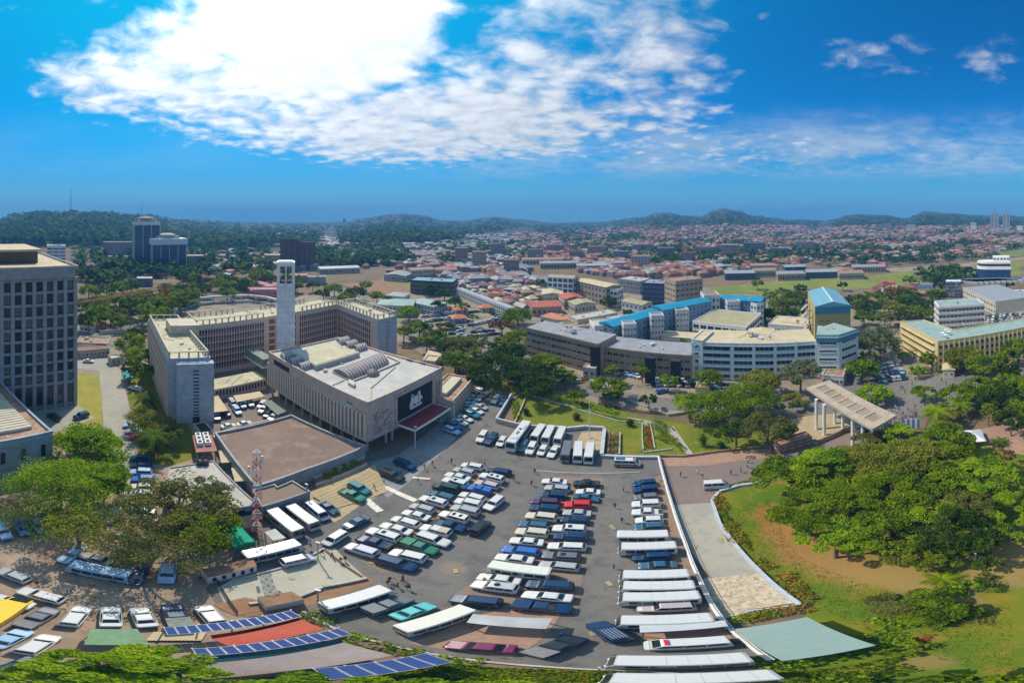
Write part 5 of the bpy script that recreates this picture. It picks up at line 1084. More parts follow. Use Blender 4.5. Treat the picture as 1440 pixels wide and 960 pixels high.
tb = [xy(PZ(*p, 17.6)) for p in ((414, 496), (464, 480), (506, 495), (444, 514))]; m = MB(); m.prism(tb, ZH+.03, 17.6); B.part('raised_roof', m, M_con); m = MB(); m.prism(inset(tb if sum(tb[i].x*tb[(i+1)%4].y-tb[(i+1)%4].x*tb[i].y for i in range(4)) > 0 else tb[::-1], .5), 17.6, 17.72); B.part('raised_roof_screed', m, M_roofc)
c_ = PZ(523.5, 526, ZH+.1); m = MB(); m.loft([[(c_.x+q*math.cos(a_*math.pi/6), c_.y+q*math.sin(a_*math.pi/6), ZH+z_) for a_ in range(12)] for q, z_ in ((1.9, .02), (1.85, .5), (1.5, 1.1), (.9, 1.5), (.1, 1.65))]); dm = B.part('dome_rooflight', m, M_vault)
m = MB(); 
for a_ in range(12): m.tube([(c_.x+q*math.cos(a_*math.pi/6), c_.y+q*math.sin(a_*math.pi/6), ZH+z_) for q, z_ in ((1.95, .05), (1.9, .5), (1.55, 1.12), (.95, 1.52), (.1, 1.7))], .05, 4, caps=False)
m.v = [(q[0]-B.c.x, q[1]-B.c.y, q[2]-B.c.z) for q in m.v]; build('rib', m, M_con, dm)
for pts in ([(572, 507), (579, 509), (584, 506), (577, 504)], [(590, 511), (597, 513.5), (603, 510), (596, 507.5)]): m = MB(); m.prism([xy(PZ(*p, ZH)) for p in pts], ZH+.03, ZH+.35); B.part('skylight', m, M_glass)
for pts in ([(440, 518), (517, 566)], ): pass
for a_, b_, w_ in (((521, 546), (556, 516), .35), ((465, 543), (484, 535), .3), ((521, 566), (521, 547), .35), ((556, 530), (617, 516), .0)):
    if w_: m = MB(); m.bar(PZ(*a_, ZH)+Vector((0, 0, .28)), PZ(*b_, ZH)+Vector((0, 0, .28)), w_, .26); B.part('roof_ridge', m, M_con)
for a_, b_ in (((468, 524), (495, 537)), ((495, 537), (562, 510)), ((562, 510), (545, 502)), ((450, 517), (500, 496))): m = MB(); m.bar(PZ(*a_, ZH)+Vector((0, 0, .5)), PZ(*b_, ZH)+Vector((0, 0, .5)), .35, .48); B.part('upstand', m, M_con)
m = MB(); m.prism([xy(PZ(*p, ZH)) for p in ((489, 541), (498, 546), (500, 541), (491, 537))], ZH+.03, ZH+.9); B.part('roof_hatch', m, M_hroof)

# --- annex right of the hall
a, b = xy(PZ(636, 566, 6)), xy(PZ(666, 532, 6)); 
B = Bld('side_annex', 'long low annex with thin wall fins right of the main hall', 'building', rect(a, b, 9), 0, 6, M_hall, M_rust, par=.5)
for p, q in B.facing(8): B.fins(p, q, .6, 5.6, 12, .35, .3, M_cream, 'fin', .04, .96)
ip = inset(B.p, 3); m = MB(); m.prism(ip, 6.01, 7.2); B.part('roof_box', m, M_cream)
a, b = xy(PZ(619, 577, 4.6)), xy(PZ(638, 562, 4.6)); B = Bld('link_block', 'low flat roofed link between the main hall and the annex', 'building', rect(a, b, 8), 0, 4.6, M_cream, M_con, par=.35)
for p, q in B.facing(5): B.band(p, q, 1.0, 3.4, .04, mat('green_grey_glass', (.10, .13, .10), .3, .2, 1), 'window_strip'); B.fins(p, q, .6, 3.8, 9, .12, .12, M_cream, 'mullion')
# --- big mauve roof in front of the hall
q1, q2, q3, q4 = [xy(PZ(*p, 4.0)) for p in ((302, 610), (410, 585), (515, 628), (360, 686))]
B = Bld('flat_roofed_block', 'wide low block with a brown mauve flat roof before the main hall', 'building', [q1, q2, xy(PZ(458, 607, 4)), q3, xy(PZ(500, 636, 4)), xy(PZ(430, 662, 4)), q4], 0, 3.9, block_mat('grey_block_wall', (.33, .33, .34), .8, .4), G_mauve, par=.7, pt=.45)
for p in ((395, 668), (450, 648), (490, 633)): q = PZ(*p, 3.2); m = MB(); m.box(q.x-.15, q.y-.25, 3.1, q.x+.15, q.y+.15, 3.3); B.part('water_spout', m, M_dark)
q1, q2, q3, q4 = [xy(PZ(*p, 3.6)) for p in ((362, 702), (382, 672), (420, 678), (435, 690))]
B = Bld('guard_block', 'small flat roofed block with grey block walls beside the steps', 'building', [xy(PZ(355, 690, 3.6)), xy(PZ(386, 682, 3.6)), xy(PZ(390, 686, 3.6)), xy(PZ(411, 677, 3.6)), xy(PZ(436, 692, 3.6)), xy(PZ(368, 714, 3.6))], 0, 3.6, MATS['grey_block_wall'], G_mauve, par=.45, pt=.25)
q = [xy(PZ(*p, 4.2)) for p in ((238, 658), (300, 648), (357, 704), (352, 712), (272, 722), (232, 700))]
B = Bld('flat_roofed_block', 'flat roofed grey block with dusty roof under the olive tree', 'building', q, 0, 4.2, MATS['grey_block_wall'], M_con, par=.3, pt=.25)
for p, qq in B.facing(): B.windows(p, qq, 1.2, 3.8, 1, max(2, int((qq-p).length/3)), .6, .6, M_dark, M_dark)
for x_, y_, z_, lb in ((281, 653, 4.2, 'left one'), (289, 653, 4.2, 'right one')):
    q = PZ(x_, y_, z_); t_ = thing('water_tank', f'black plastic water tank on the dusty flat roof, {lb}', 'water tank', tuple(q)); m = MB(); m.loft([[(rr*math.cos(a_*math.pi/6), rr*math.sin(a_*math.pi/6), zz) for a_ in range(12)] for rr, zz in ((.65, 0), (.7, .3), (.66, .35), (.7, .7), (.66, .75), (.7, 1.1), (.35, 1.35), (.2, 1.4))]); build('tank', m, M_tank, t_); m = MB(); m.prism([(.22*math.cos(a_), .22*math.sin(a_)) for a_ in range(6)], 1.4, 1.5); build('lid', m, M_tank, t_)
# air-conditioning platform
q = PZ(287, 622, 4.0); t_ = thing('cooling_platform', 'raised rusty steel platform with white cooling units beside the tiled end wall', 'platform', (q.x, q.y, 0), R(-30))
m = MB(); m.box(-4, -2.2, 3.8, 4, 2.2, 4.0); build('deck', m, mat('rusty_pink_steel', (.33, .14, .11), .8, .3, 1), t_)
for sx in (-3.6, 3.6):
    for sy in (-1.9, 1.9): m = MB(); m.box(sx-.1, sy-.1, 0, sx+.1, sy+.1, 3.8); build('leg', m, M_metal, t_)
m = MB()
for sx in (-1, 1): m.tube([(sx*3.6, -1.9, .2), (-sx*3.6, -1.9, 3.7)], .06, 5)
build('brace', m, M_metal, t_)
for i in range(6):
    m = MB(); x_ = -2.6+(i % 3)*1.7; y_ = -1.0+(i//3)*1.7; m.box(x_-.7, y_-.65, 4.01, x_+.7, y_+.65, 5.1); u = build('cooling_unit', m, M_white, t_); m = MB(); m.prism([(x_+.45*math.cos(a_*.7854), y_+.45*math.sin(a_*.7854)) for a_ in range(8)], 5.1, 5.16); build('fan_grille', m, M_dark, u)
q = [xy(PZ(*p, 3)) for p in ((272, 597), (288, 594), (300, 607), (283, 611))]; B = Bld('dark_roofed_shed', 'small dark roofed service room at the foot of the tiled end wall', 'shed', q, 0, 3, M_con, M_dark, par=.4, pt=.25)
for i, pts in enumerate((((299, 612), (303, 610), (322, 632), (316, 634)),)): B = Bld('wall', 'broken grey yard wall running beside the mauve roof', 'wall', [xy(PZ(*p, 3)) for p in pts], 0, 3, M_con, M_con)
for i, (x_, y_, lb) in enumerate(((322, 641, 'upper'), (342, 666, 'lower'))):
    q = PZ(x_, y_, 2.8); t_ = thing('service_cabin', f'{lb} teal service cabin with a flat cream roof beside the mauve roof', 'cabin', (q.x, q.y, 0), R(-35)); m = MB(); m.box(-2.2, -1.6, 0, 2.2, 1.6, 2.6); build('wall', m, mat('teal_sheet', (.06, .20, .20), .6, .2, 1), t_); m = MB(); m.box(-2.5, -1.9, 2.61, 2.5, 1.9, 2.8); build('roof', m, M_tanroof, t_); m = MB(); m.box(-4.4, -1.5, 0, -2.55, 1.5, 2.1); build('lean_to', m, M_con, t_); m = MB(); m.box(-.5, -1.65, .1, .5, -1.61, 2.1); build('door', m, M_dark, t_)
# carports in the court
def carport(pts, z, m, label, name='carport', post=None):
    w_ = [PZ(*p, z) for p in pts]; c = sum(w_, Vector())/len(w_); t_ = thing(name, label, 'carport', (c.x, c.y, 0)); k = MB(); k.prism([(p.x-c.x, p.y-c.y) for p in w_], z-.14, z); build('roof', k, m, t_)
    for p in w_: k = MB(); q = (p-c)*.93; k.tube([(q.x, q.y, 0), (q.x, q.y, z-.14)], .08, 6); build('post', k, post or M_metal, t_)
    return t_
M_gcanvas = mat('green_grey_shade', (.17, .20, .17), .8, .15, 1)
carport([(296, 556), (306, 555), (321, 577), (297, 580)], 2.6, M_tanroof, 'tan roofed carport against the tiled end wall')
carport([(328, 556), (365, 550), (372, 557), (333, 565)], 2.6, M_tanroof, 'tan roofed carport in the middle of the office court')
carport([(370, 565), (382, 562), (406, 577), (390, 583)], 2.8, M_gcanvas, 'green grey shade carport next to the main hall columns')
carport([(665, 863), (777, 869), (768, 884), (656, 875)], 2.6, M_silver, 'flat pale blue grey shelter roof near the bottom kerb')
carport([(899, 878), (1019, 872), (1024, 880), (900, 889)], 2.6, mat('white_sheet_roof', (.46, .48, .50), .5, .1, 1), 'long white flat shelter between the minibuses and the ambulance')
carport([(372, 748), (387, 743), (402, 756), (384, 760)], 2.6, mat('grey_green_sheet', (.36, .39, .35), .6, .15, 1), 'small flat grey green shelter between two buses')
# green tent near the mast, dark brick room
q = [xy(PZ(*p, 2.9)) for p in ((314, 742), (333, 732), (359, 760), (330, 768))]; c = sum(q, Vector((0, 0)))/4; t_ = thing('shade_tent', 'bright green shade tent under the olive tree', 'tent', (*c, 0))
m = MB(); a_, b_, d_, e_ = [Vector((*(p-c), 2.6)) for p in q]; r0, r1 = (a_+b_)/2+Vector((0, 0, .7)), (d_+e_)/2+Vector((0, 0, .7)); gt = mat('green_tarpaulin', (.01, .30, .17), .5, .12, 1)
m.add([a_, b_, d_, e_, r0, r1], [(0, 4, 5, 3), (4, 1, 2, 5), (0, 1, 4), (2, 3, 5)]); m.add([d_, e_, e_-Vector((0, 0, 1.6)), d_-Vector((0, 0, 1.6))], [(0, 1, 2, 3)]); build('canopy', m, gt, t_)
for p in (a_, b_, d_, e_): m = MB(); m.tube([(p.x, p.y, 0), (p.x, p.y, 2.6)], .05, 6); build('post', m, M_metal, t_)
B = Bld('brick_room', 'small dark red brick room at the foot of the lattice mast', 'shed', [xy(PZ(*p, 2.8)) for p in ((333, 722), (356, 718), (362, 738), (342, 743))], 0, 2.8, M_brick, M_dark)
# lattice mast
q = P(361, 752); t_ = thing('lattice_mast', 'red and white painted steel lattice mast beside the grey block wall', 'mast', tuple(q)); Mr, Mw = mat('mast_red', (.50, .04, .03), .5, .1, 1), mat('mast_white', (.65, .64, .62), .5, .1, 1)
Hm = 23.5; ns = 12
for i in range(ns):
    z0_, z1_ = Hm*i/ns, Hm*(i+1)/ns; r0_, r1_ = .82-.02*i, .82-.02*(i+1); m = MB(); cs = [(math.cos(a_*2.0944+.3), math.sin(a_*2.0944+.3)) for a_ in range(3)]
    for j in range(3):
        a_, b_ = cs[j], cs[(j+1) % 3]; m.tube([(a_[0]*r0_, a_[1]*r0_, z0_), (a_[0]*r1_, a_[1]*r1_, z1_)], .035, 4); m.tube([(a_[0]*r0_, a_[1]*r0_, z0_), (b_[0]*r1_, b_[1]*r1_, z1_)], .035, 4); m.tube([(b_[0]*r0_, b_[1]*r0_, z0_), (a_[0]*r1_, a_[1]*r1_, z1_)], .035, 4); m.tube([(a_[0]*r1_, a_[1]*r1_, z1_), (b_[0]*r1_, b_[1]*r1_, z1_)], .035, 4)
    build('mast_section', m, Mr if i % 2 == 0 else Mw, t_)
for z_, a_ in ((21, 0), (19, 2)): m = MB(); m.box(-.12, 1.0, z_-1, .12, 1.25, z_+.8); o = build('antenna_panel', m, M_white, t_); o.rotation_euler = (0, 0, a_)
# planter, steps, ramp house
for i in range(7):
    t = i*.055; a_, b_ = (478+i*5.2, 726-i*4.4), (546-i*0.2, 690-i*3.6)
    pass
st_ = thing('stone_steps', 'broad shallow sandstone steps left of the main hall front', 'steps', tuple(P(500, 690)))
o_ = Vector(st_.location); 
f0_, f1_, g0_, g1_ = P(470, 716), P(545, 692), P(440, 700), P(527, 655)
for i in range(7):
    a_, b_ = f0_.lerp(g0_, i/7), f1_.lerp(g1_, i/7); zt = .05*(i+1)+.2; d_ = (b_-a_).normalized(); back = Vector((-d_.y, d_.x, 0)); back = back if back.y > 0 else -back; m = MB(); m.prism([(p.x-o_.x, p.y-o_.y) for p in (a_, b_, b_+(g1_-f1_)/7, a_+(g0_-f0_)/7)], .03, .03+zt); build('step', m, G_sand, st_)
pl = thing('planter_wall', 'low mauve planter wall with round bushes beside the steps', 'planter', tuple(P(470, 672))); o_ = Vector(pl.location); m = MB(); m.bar(P(440, 676)-o_+Vector((0, 0, 1.3)), P(512, 647)-o_+Vector((0, 0, 1.3)), .5, 1.3); build('wall', m, M_hall, pl); m = MB(); m.bar(P(444, 684)-o_+Vector((0, 0, .9)), P(516, 655)-o_+Vector((0, 0, .9)), .4, .9); build('wall', m, M_hall, pl); m = MB(); m.bar(P(443, 680)-o_+Vector((0, 0, .8)), P(514, 651)-o_+Vector((0, 0, .8)), 1.8, .7); build('soil', m, G_soil, pl)
for i, (x_, y_) in enumerate(((462, 674), (474, 668), (487, 662), (500, 656))): shrub(P(x_, y_)+Vector((0, 0, .8)), 1.0, 1.3, 'bright', f'round green bush, {ORD[i]} from the left in the planter beside the steps', 'round planter bushes')
q1 = [xy(PZ(*p, 2.6)) for p in ((283, 800), (355, 783), (361, 795), (293, 812))]; B = Bld('ramp_house', 'low pale concrete portal building with an earthy roof above the ramp', 'building', q1, 0, 2.6, M_offw, G_soil)
for p, q in B.facing(): 
    if (q-p).length > 5: B.windows(p, q, .6, 2.3, 1, 5, .35, .7, M_dark, M_dark, mull=0, u0=.02, u1=.98)
q1 = [xy(PZ(*p, 2.2)) for p in ((362, 839), (410, 831), (428, 842), (374, 853))]; B = Bld('ramp_house', 'low brown roofed concrete cover just above the first solar panel row', 'building', q1, 0, 2.2, M_offw, G_soil)
fn = thing('railing', 'dark metal railing between the dirt car park and the ramp', 'railing', tuple(P(304, 812))); o_ = Vector(fn.location); a_, b_ = P(302, 812)-o_, P(334, 862)-o_
for i in range(22): m = MB(); q = a_.lerp(b_, i/21); m.tube([(q.x, q.y, 0), (q.x, q.y, 1.3)], .035, 4); build('post', m, M_trim, fn)
for z_ in (.25, .8, 1.3): m = MB(); m.tube([a_+Vector((0, 0, z_)), b_+Vector((0, 0, z_))], .035, 4); build('rail', m, M_trim, fn)

# --- solar carport roofs at the bottom left
M_pan = mat('solar_cell_blue', (.02, .055, .24), .15, .15, 2.0, spec=.6)
M_pan2 = block_mat('solar_cells', (.035, .10, .36), .3, .3, .55)
def corr(name, a, b, c_, d, z, m, parent, o_, n, rise=.05):
    """ribbed sheet between a-b (upper edge) and d-c (lower edge), ribs running a to d"""
    mb = MB(); vs = []; 
    for i in range(n*2+1):
        t = i/(2*n); zz = rise if i % 2 else 0; p, q = a.lerp(b, t), d.lerp(c_, t); vs += [(p.x-o_.x, p.y-o_.y, p.z+zz), (q.x-o_.x, q.y-o_.y, q.z+zz)]
    fs = [(2*i, 2*i+1, 2*i+3, 2*i+2) for i in range(2*n)]; mb.add(vs, fs); mb.add([(v[0], v[1], v[2]-.06) for v in vs], [f[::-1] for f in fs]); return build(name, mb, m, parent)
def solar(name, label, rows, sheets, z):
    c = PZ(*rows[0][0], z); o_ = Vector((c.x, c.y, 0)); t_ = thing(name, label, 'carport', tuple(o_))
    for (p0, p1, dep, n) in rows:
        a, b = PZ(*p0, z+.5), PZ(*p1, z+.5); d = (b-a)/n; q = Vector((d.y, -d.x, 0)).normalized(); q = q if q.dot(a) < 0 else -q; ln = d.length*.955
        k = ('sol', round(ln, 2), dep)
        if k not in WM: mb = MB(); mb.box(0, -.02, -.05, ln, dep+.02, 0, 0); mb.box(.04, .02, .001, ln-.04, dep-.02, .012, 1); WM[k] = mb.mesh('solar_panel', [mat('panel_frame', (.34, .36, .40), .4, .1, 1), M_pan2])
        rz = math.atan2(d.y, d.x)
        for i in range(n):
            p = a+d*i-o_; ob = link('solar_panel', WM[k], t_, (p.x, p.y, p.z)); ob.rotation_euler = (R(-6), 0, rz) if q.cross(d).z > 0 else (R(6), 0, rz); 
            if q.cross(d).z > 0: ob.scale = (1, -1, 1)
    for (a, b, c_, d, m, nr, nm) in sheets: corr(nm, PZ(*a, z+.15), PZ(*b, z+.15), PZ(*c_, z-.35), PZ(*d, z-.35), z, m, t_, o_, nr)
    for p in (rows[0][0], rows[0][1]):
        for k_ in (0, .33, .66):
            q = PZ(*rows[0][0], z).lerp(PZ(*rows[0][1], z), k_)-o_; 
    for i in range(5): q = PZ(*rows[0][0], z).lerp(PZ(*rows[0][1], z), i/4)-o_; mb = MB(); mb.tube([(q.x, q.y, 0), (q.x, q.y, z+.3)], .07, 6); build('post', mb, M_metal, t_)
    return t_
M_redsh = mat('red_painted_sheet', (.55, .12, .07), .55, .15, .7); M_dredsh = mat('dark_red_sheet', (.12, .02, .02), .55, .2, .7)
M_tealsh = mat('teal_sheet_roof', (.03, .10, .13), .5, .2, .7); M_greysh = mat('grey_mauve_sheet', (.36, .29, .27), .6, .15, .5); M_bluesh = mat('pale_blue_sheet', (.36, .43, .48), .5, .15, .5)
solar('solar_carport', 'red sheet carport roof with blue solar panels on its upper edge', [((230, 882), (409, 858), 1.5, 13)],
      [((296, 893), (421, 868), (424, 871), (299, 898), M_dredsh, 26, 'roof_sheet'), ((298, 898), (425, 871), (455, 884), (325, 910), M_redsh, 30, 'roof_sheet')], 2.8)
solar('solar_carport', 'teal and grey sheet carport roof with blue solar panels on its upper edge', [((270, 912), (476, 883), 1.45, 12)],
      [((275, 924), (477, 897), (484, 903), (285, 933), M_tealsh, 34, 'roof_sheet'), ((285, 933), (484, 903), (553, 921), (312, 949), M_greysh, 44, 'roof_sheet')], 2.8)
solar('solar_carport', 'short row of large blue solar panels at the bottom edge', [((440, 940), (600, 918), 2.1, 6)], [((452, 944), (600, 927), (604, 932), (455, 948), M_greysh, 10, 'roof_sheet')], 2.6)
# green awning over the left lot
q = [PZ(*p, 2.4) for p in ((128, 884), (193, 884), (211, 906), (118, 906))]; c = sum(q, Vector())/4; t_ = thing('awning', 'faded green mesh awning in the dirt car park', 'awning', (c.x, c.y, 0)); m = MB(); m.prism([(p.x-c.x, p.y-c.y) for p in q], 2.3, 2.4); build('cloth', m, mat('faded_green_mesh', (.16, .27, .15), .8, .2, 1), t_)
for p in q: m = MB(); p = (p-c)*.96; m.tube([(p.x, p.y, 0), (p.x, p.y, 2.3)], .05, 6); build('post', m, M_rust, t_)
t_ = thing('striped_barrier', 'cream and brown striped slatted deck under the first solar roof', 'barrier', tuple(P(236, 900))); o_ = Vector(t_.location)
for i in range(15): m = MB(); a_ = P(208+i*5.2, 901, .2)-o_; b_ = P(218+i*5.0, 889, .2)-o_; m.bar(a_+Vector((0, 0, .3)), b_+Vector((0, 0, .3)), .22, .12); build('slat', m, M_tanroof, t_)
# yellow truck
q = [PZ(*p, 2.6) for p in ((-26, 852), (8, 845), (35, 856), (-4, 882))]; c = sum(q, Vector())/4; d = q[2]-q[1]; t_ = thing('box_truck', 'yellow box truck cut by the left edge of the picture', 'truck', (c.x, c.y, .2), math.atan2((q[2]-q[3]).y, (q[2]-q[3]).x)-0)
m = MB(); m.box(-2.9, -1.15, .8, 2.1, 1.15, 2.6); m.box(-2.8, -1.05, 2.6, 2.0, 1.05, 2.66); build('cargo_box', m, paint('yellow'), t_); m = MB(); m.loft([[(2.2, -1, .5), (2.2, 1, .5), (2.2, 1, 2.1), (2.2, -1, 2.1)], [(3.5, -1, .5), (3.5, 1, .5), (3.5, 1, 1.3), (3.5, -1, 1.3)]]); build('cab', m, paint('yellow'), t_); m = MB(); m.add([(3.52, -.85, 1.32), (3.52, .85, 1.32), (2.5, .85, 2.0), (2.5, -.85, 2.0)], [(0, 1, 2, 3)]); build('windscreen', m, M_cglass, t_)
for x_ in (2.7, -1.8):
    for y_ in (-.95, .95): link('wheel', wheel_mesh(.42, .26), t_, (x_, y_, .42))

# --- retaining wall and railing on the right of the car park
pts = [(926, 645), (941, 700), (953, 738), (964, 768), (974, 796), (984, 818), (1000, 851), (1022, 881), (1050, 905), (1085, 930)]
B0 = thing('retaining_wall', 'long white capped retaining wall with a steel railing along the right side of the car park', 'wall', tuple(P(*pts[0]))); o_ = Vector(B0.location)
pw = [P(*p)-o_ for p in pts]
for i, (a, b) in enumerate(zip(pw, pw[1:])):
    m = MB(); m.bar(a+Vector((0, 0, 1.05)), b+Vector((0, 0, 1.05)), .35, 1.05); build('wall_section', m, M_offw, B0); m = MB(); m.bar(a+Vector((0, 0, 1.15)), b+Vector((0, 0, 1.15)), .5, .10); build('coping', m, M_white, B0)
    n = max(1, int((b-a).length/1.8)); 
    for j in range(n): q = a.lerp(b, j/n); m = MB(); m.tube([(q.x, q.y, 1.15), (q.x, q.y, 1.9)], .035, 4); build('rail_post', m, M_metal, B0)
    for z_ in (1.5, 1.9): m = MB(); m.tube([a+Vector((0, 0, z_)), b+Vector((0, 0, z_))], .035, 4); build('rail', m, M_rust if z_ > 1.6 else M_metal, B0)
def wall(pts, h, t, m, label, cap=None, name='garden_wall'):
    pw = [P(*p) for p in pts]; o_ = pw[0]; r_ = thing(name, label, 'wall', tuple(o_))
    for a, b in zip(pw, pw[1:]):
        k = MB(); k.bar(a-o_+Vector((0, 0, h)), b-o_+Vector((0, 0, h)), t, h); build('wall_section', k, m, r_)
        if cap: k = MB(); k.bar(a-o_+Vector((0, 0, h+.1)), b-o_+Vector((0, 0, h+.1)), t+.15, .098); build('coping', k, cap, r_)
M_bw = mat('blue_grey_painted_wall', (.30, .35, .42), .75, .12, .6)
wall([(845, 643), (926, 645)], .9, .5, M_bw, 'low blue grey wall behind the ambulance', M_kwhite)
wall([(850, 607), (846, 643)], 1.3, .7, M_bw, 'blue grey wall on the right of the gravel bay', M_kwhite); wall([(793, 606), (822, 603), (850, 605)], 1.2, .5, M_bw, 'blue grey wall behind the gravel bay', M_kwhite)
wall([(719, 559), (698, 594), (725, 601), (745, 604), (790, 606)], 1.7, .4, M_hall, 'dark stone retaining wall of the terrace lawn behind the coach', M_kwhite)
wall([(722, 562), (735, 553), (800, 572), (870, 593), (903, 596)], .5, .3, M_con, 'thin curved white edging wall at the top of the terrace lawn')
wall([(903, 596), (903, 617), (905, 637), (945, 632)], .5, .25, M_con, 'white edging of the red flower strip, left side'); wall([(914, 596), (918, 615), (921, 631)], .5, .25, M_con, 'white edging of the red flower strip, right side')
wall([(872, 610), (871, 641)], .8, .3, M_con, 'low pale divider wall across the terrace lawn'); wall([(857, 606), (855, 641)], .5, .3, M_rust, 'rusty edging beside the blue grey wall')
wall([(927, 642), (960, 643), (1010, 636), (1060, 631), (1090, 629)], .8, .3, M_rust, 'long low red brown wall above the sidewalk')
wall([(739, 562), (722, 600)], .8, .3, M_con, 'white divider wall at the left end of the terrace lawn')
wall([(940, 601), (958, 620), (974, 640)], .5, .3, M_con, 'path edging slanting through the garden')
wall([(296, 614), (330, 604), (410, 584)], .9, .4, M_cream, 'cream wall between the office court and the mauve roof')
wall([(830, 540), (940, 585), (985, 578)], .9, .3, M_con, 'grey boundary wall beside the avenue')
# flagpole with flag
q = P(829, 616); t_ = thing('flagpole', 'tall slim white flagpole on the gravel bay', 'flagpole', tuple(q)); m = MB(); m.tube([(0, 0, 0), (0, 0, 21)], [.12, .05], 8); build('pole', m, M_white, t_); m = MB(); m.prism([(.6*math.cos(a_*.7854), .6*math.sin(a_*.7854)) for a_ in range(8)], 0, .35); build('base', m, M_con, t_)
fl_ = [('black', (.02, .02, .02)), ('yellow', (.7, .5, .02)), ('red', (.5, .02, .02))]
for i in range(6):
    n_, c_ = fl_[i % 3]; m = MB(); z1_ = 20.6-i*.28; vs = []
    for j in range(6): x_ = .06-j*.42; y_ = .14*math.sin(j*1.3); vs += [(x_, y_, z1_-.28-.10*j), (x_, y_, z1_-.10*j)]
    m.add(vs, [(2*j, 2*j+2, 2*j+3, 2*j+1) for j in range(5)]); build('flag_stripe', m, mat('flag_'+n_, c_, .8, .05, 1), t_)
# lamp posts in the car park
for (x_, y_, h_, lb) in ((447, 787, 6.2, 'grey lamp post at the corner of the pale vehicle ramp'), (447, 848, 5.5, 'grey lamp post beside the long white minibus of the front row'), (431, 706, 6, 'thin grey lamp post at the foot of the sandstone steps'), (1372, 802, 6.5, 'white lamp post in the park beside the agave')):
    q = P(x_, y_); t_ = thing('lamp_post', lb, 'lamp post', tuple(q)); m = MB(); m.tube([(0, 0, 0), (0, 0, h_)], .08, 6); build('post', m, M_metal, t_); m = MB(); m.box(-.28, -.12, h_, .28, .12, h_+.14); build('lamp_head', m, M_white, t_)

# --- entrance canopy
ZC = 11.5; q = [PZ(*p, ZC) for p in ((1134, 545), (1166, 534), (1262, 583), (1227, 603))]; c = sum(q, Vector())/4; t_ = thing('entrance_canopy', 'tall concrete gate canopy with a pierced slab on slender round columns', 'gate', (c.x, c.y, 0))
f = lambda u, v: (q[0]+(q[1]-q[0])*u+(q[3]-q[0])*v-c)
# slab in strips around seven pierced bays
M_slab = mat('weathered_slab', (.40, .32, .24), .85, .18, .5); m = MB()
def slabbit(u0, u1, v0, v1, z0, z1): m.prism([(p.x, p.y) for p in (f(u0, v0), f(u1, v0), f(u1, v1), f(u0, v1))], z0, z1)
slabbit(0, .25, 0, 1, ZC-.7, ZC); slabbit(.68, 1, 0, 1, ZC-.7, ZC); slabbit(.25, .68, 0, .07, ZC-.7, ZC); slabbit(.25, .68, .93, 1, ZC-.7, ZC)
for i in range(1, 7): v_0 = .07+i*.86/7; slabbit(.25, .68, v_0-.012, v_0+.012, ZC-.7, ZC)
build('slab', m, M_slab, t_)
for i in range(7):
    m = MB(); v0 = .07+i*.86/7+(.012 if i else 0); v1 = .07+(i+1)*.86/7-(.012 if i < 6 else 0)
    for j in range(7): u = .25+.43*j/6; slabbit(u-.012, u+.012, v0, v1, ZC-.5, ZC-.25)
    for j in range(5): vv_ = v0+(v1-v0)*(j+.5)/5; slabbit(.25, .68, vv_-.005, vv_+.005, ZC-.48, ZC-.24)
    build('pierced_grille', m, M_slab, t_)
cols = [((1148, 604)), ((1159, 612)), ((1174, 596)), ((1185, 602)), ((1199, 626)), ((1213, 628)), ((1226, 632)), ((1240, 622))]
for p in cols: w_ = P(*p)-Vector((c.x, c.y, 0)); m = MB(); m.tube([(w_.x, w_.y, 0), (w_.x, w_.y, ZC-.7)], .42, 12); build('column', m, M_white, t_, smooth=False)
q = [xy(PZ(*p, 3)) for p in ((1088, 621), (1097, 627), (1142, 615), (1133, 607))]; B = Bld('gatehouse', 'low brown stone gatehouse left of the gate canopy', 'gatehouse', q, 0, 3, M_brick, M_rust, par=.4, pt=.25)
for p, q_ in B.facing(): B.windows(p, q_, .9, 2.7, 1, 4 if (q_-p).length > 6 else 1, .5, .7, M_offw, M_glass)
wall([(1150, 625), (1172, 616), (1196, 604)], 1.6, .3, M_rust, 'dark gate fence below the gate canopy', None, 'gate_fence'); wall([(1118, 618), (1150, 625)], .6, .3, M_con, 'low kerb wall beside the gatehouse')
w_ = P(1281, 612); t_ = thing('billboard', 'blue and white billboard with upright bars beside the gate canopy', 'billboard', tuple(w_), math.atan2(-w_.x, w_.y)); m = MB(); [m.tube([(x_, 0, 0), (x_, 0, 4)], .09, 6) for x_ in (0,)]; build('post', m, M_metal, t_)
for i in range(7): m = MB(); x_ = -2.1+i*.6; m.box(x_, -.1, 2.6, x_+.59, .1, 5.8); build('sign_strip', m, mat('sign_blue', (.08, .18, .42), .5, .1, 1) if i % 2 == 0 else M_offw, t_)
w_ = P(1365, 622); t_ = thing('party_tent', 'white peaked tent on the red plaza', 'tent', tuple(w_), .4); m = MB(); m.add([(-3, -3, 2.3), (3, -3, 2.3), (3, 3, 2.3), (-3, 3, 2.3), (0, 0, 4.2)], [(0, 1, 4), (1, 2, 4), (2, 3, 4), (3, 0, 4)]); m.box(-3, -3.0, 2.0, 3, -2.96, 2.3); build('canopy', m, M_white, t_)
for sx in (-2.9, 2.9):
    for sy in (-2.9, 2.9): m = MB(); m.tube([(sx, sy, 0), (sx, sy, 2.3)], .05, 6); build('post', m, M_metal, t_)
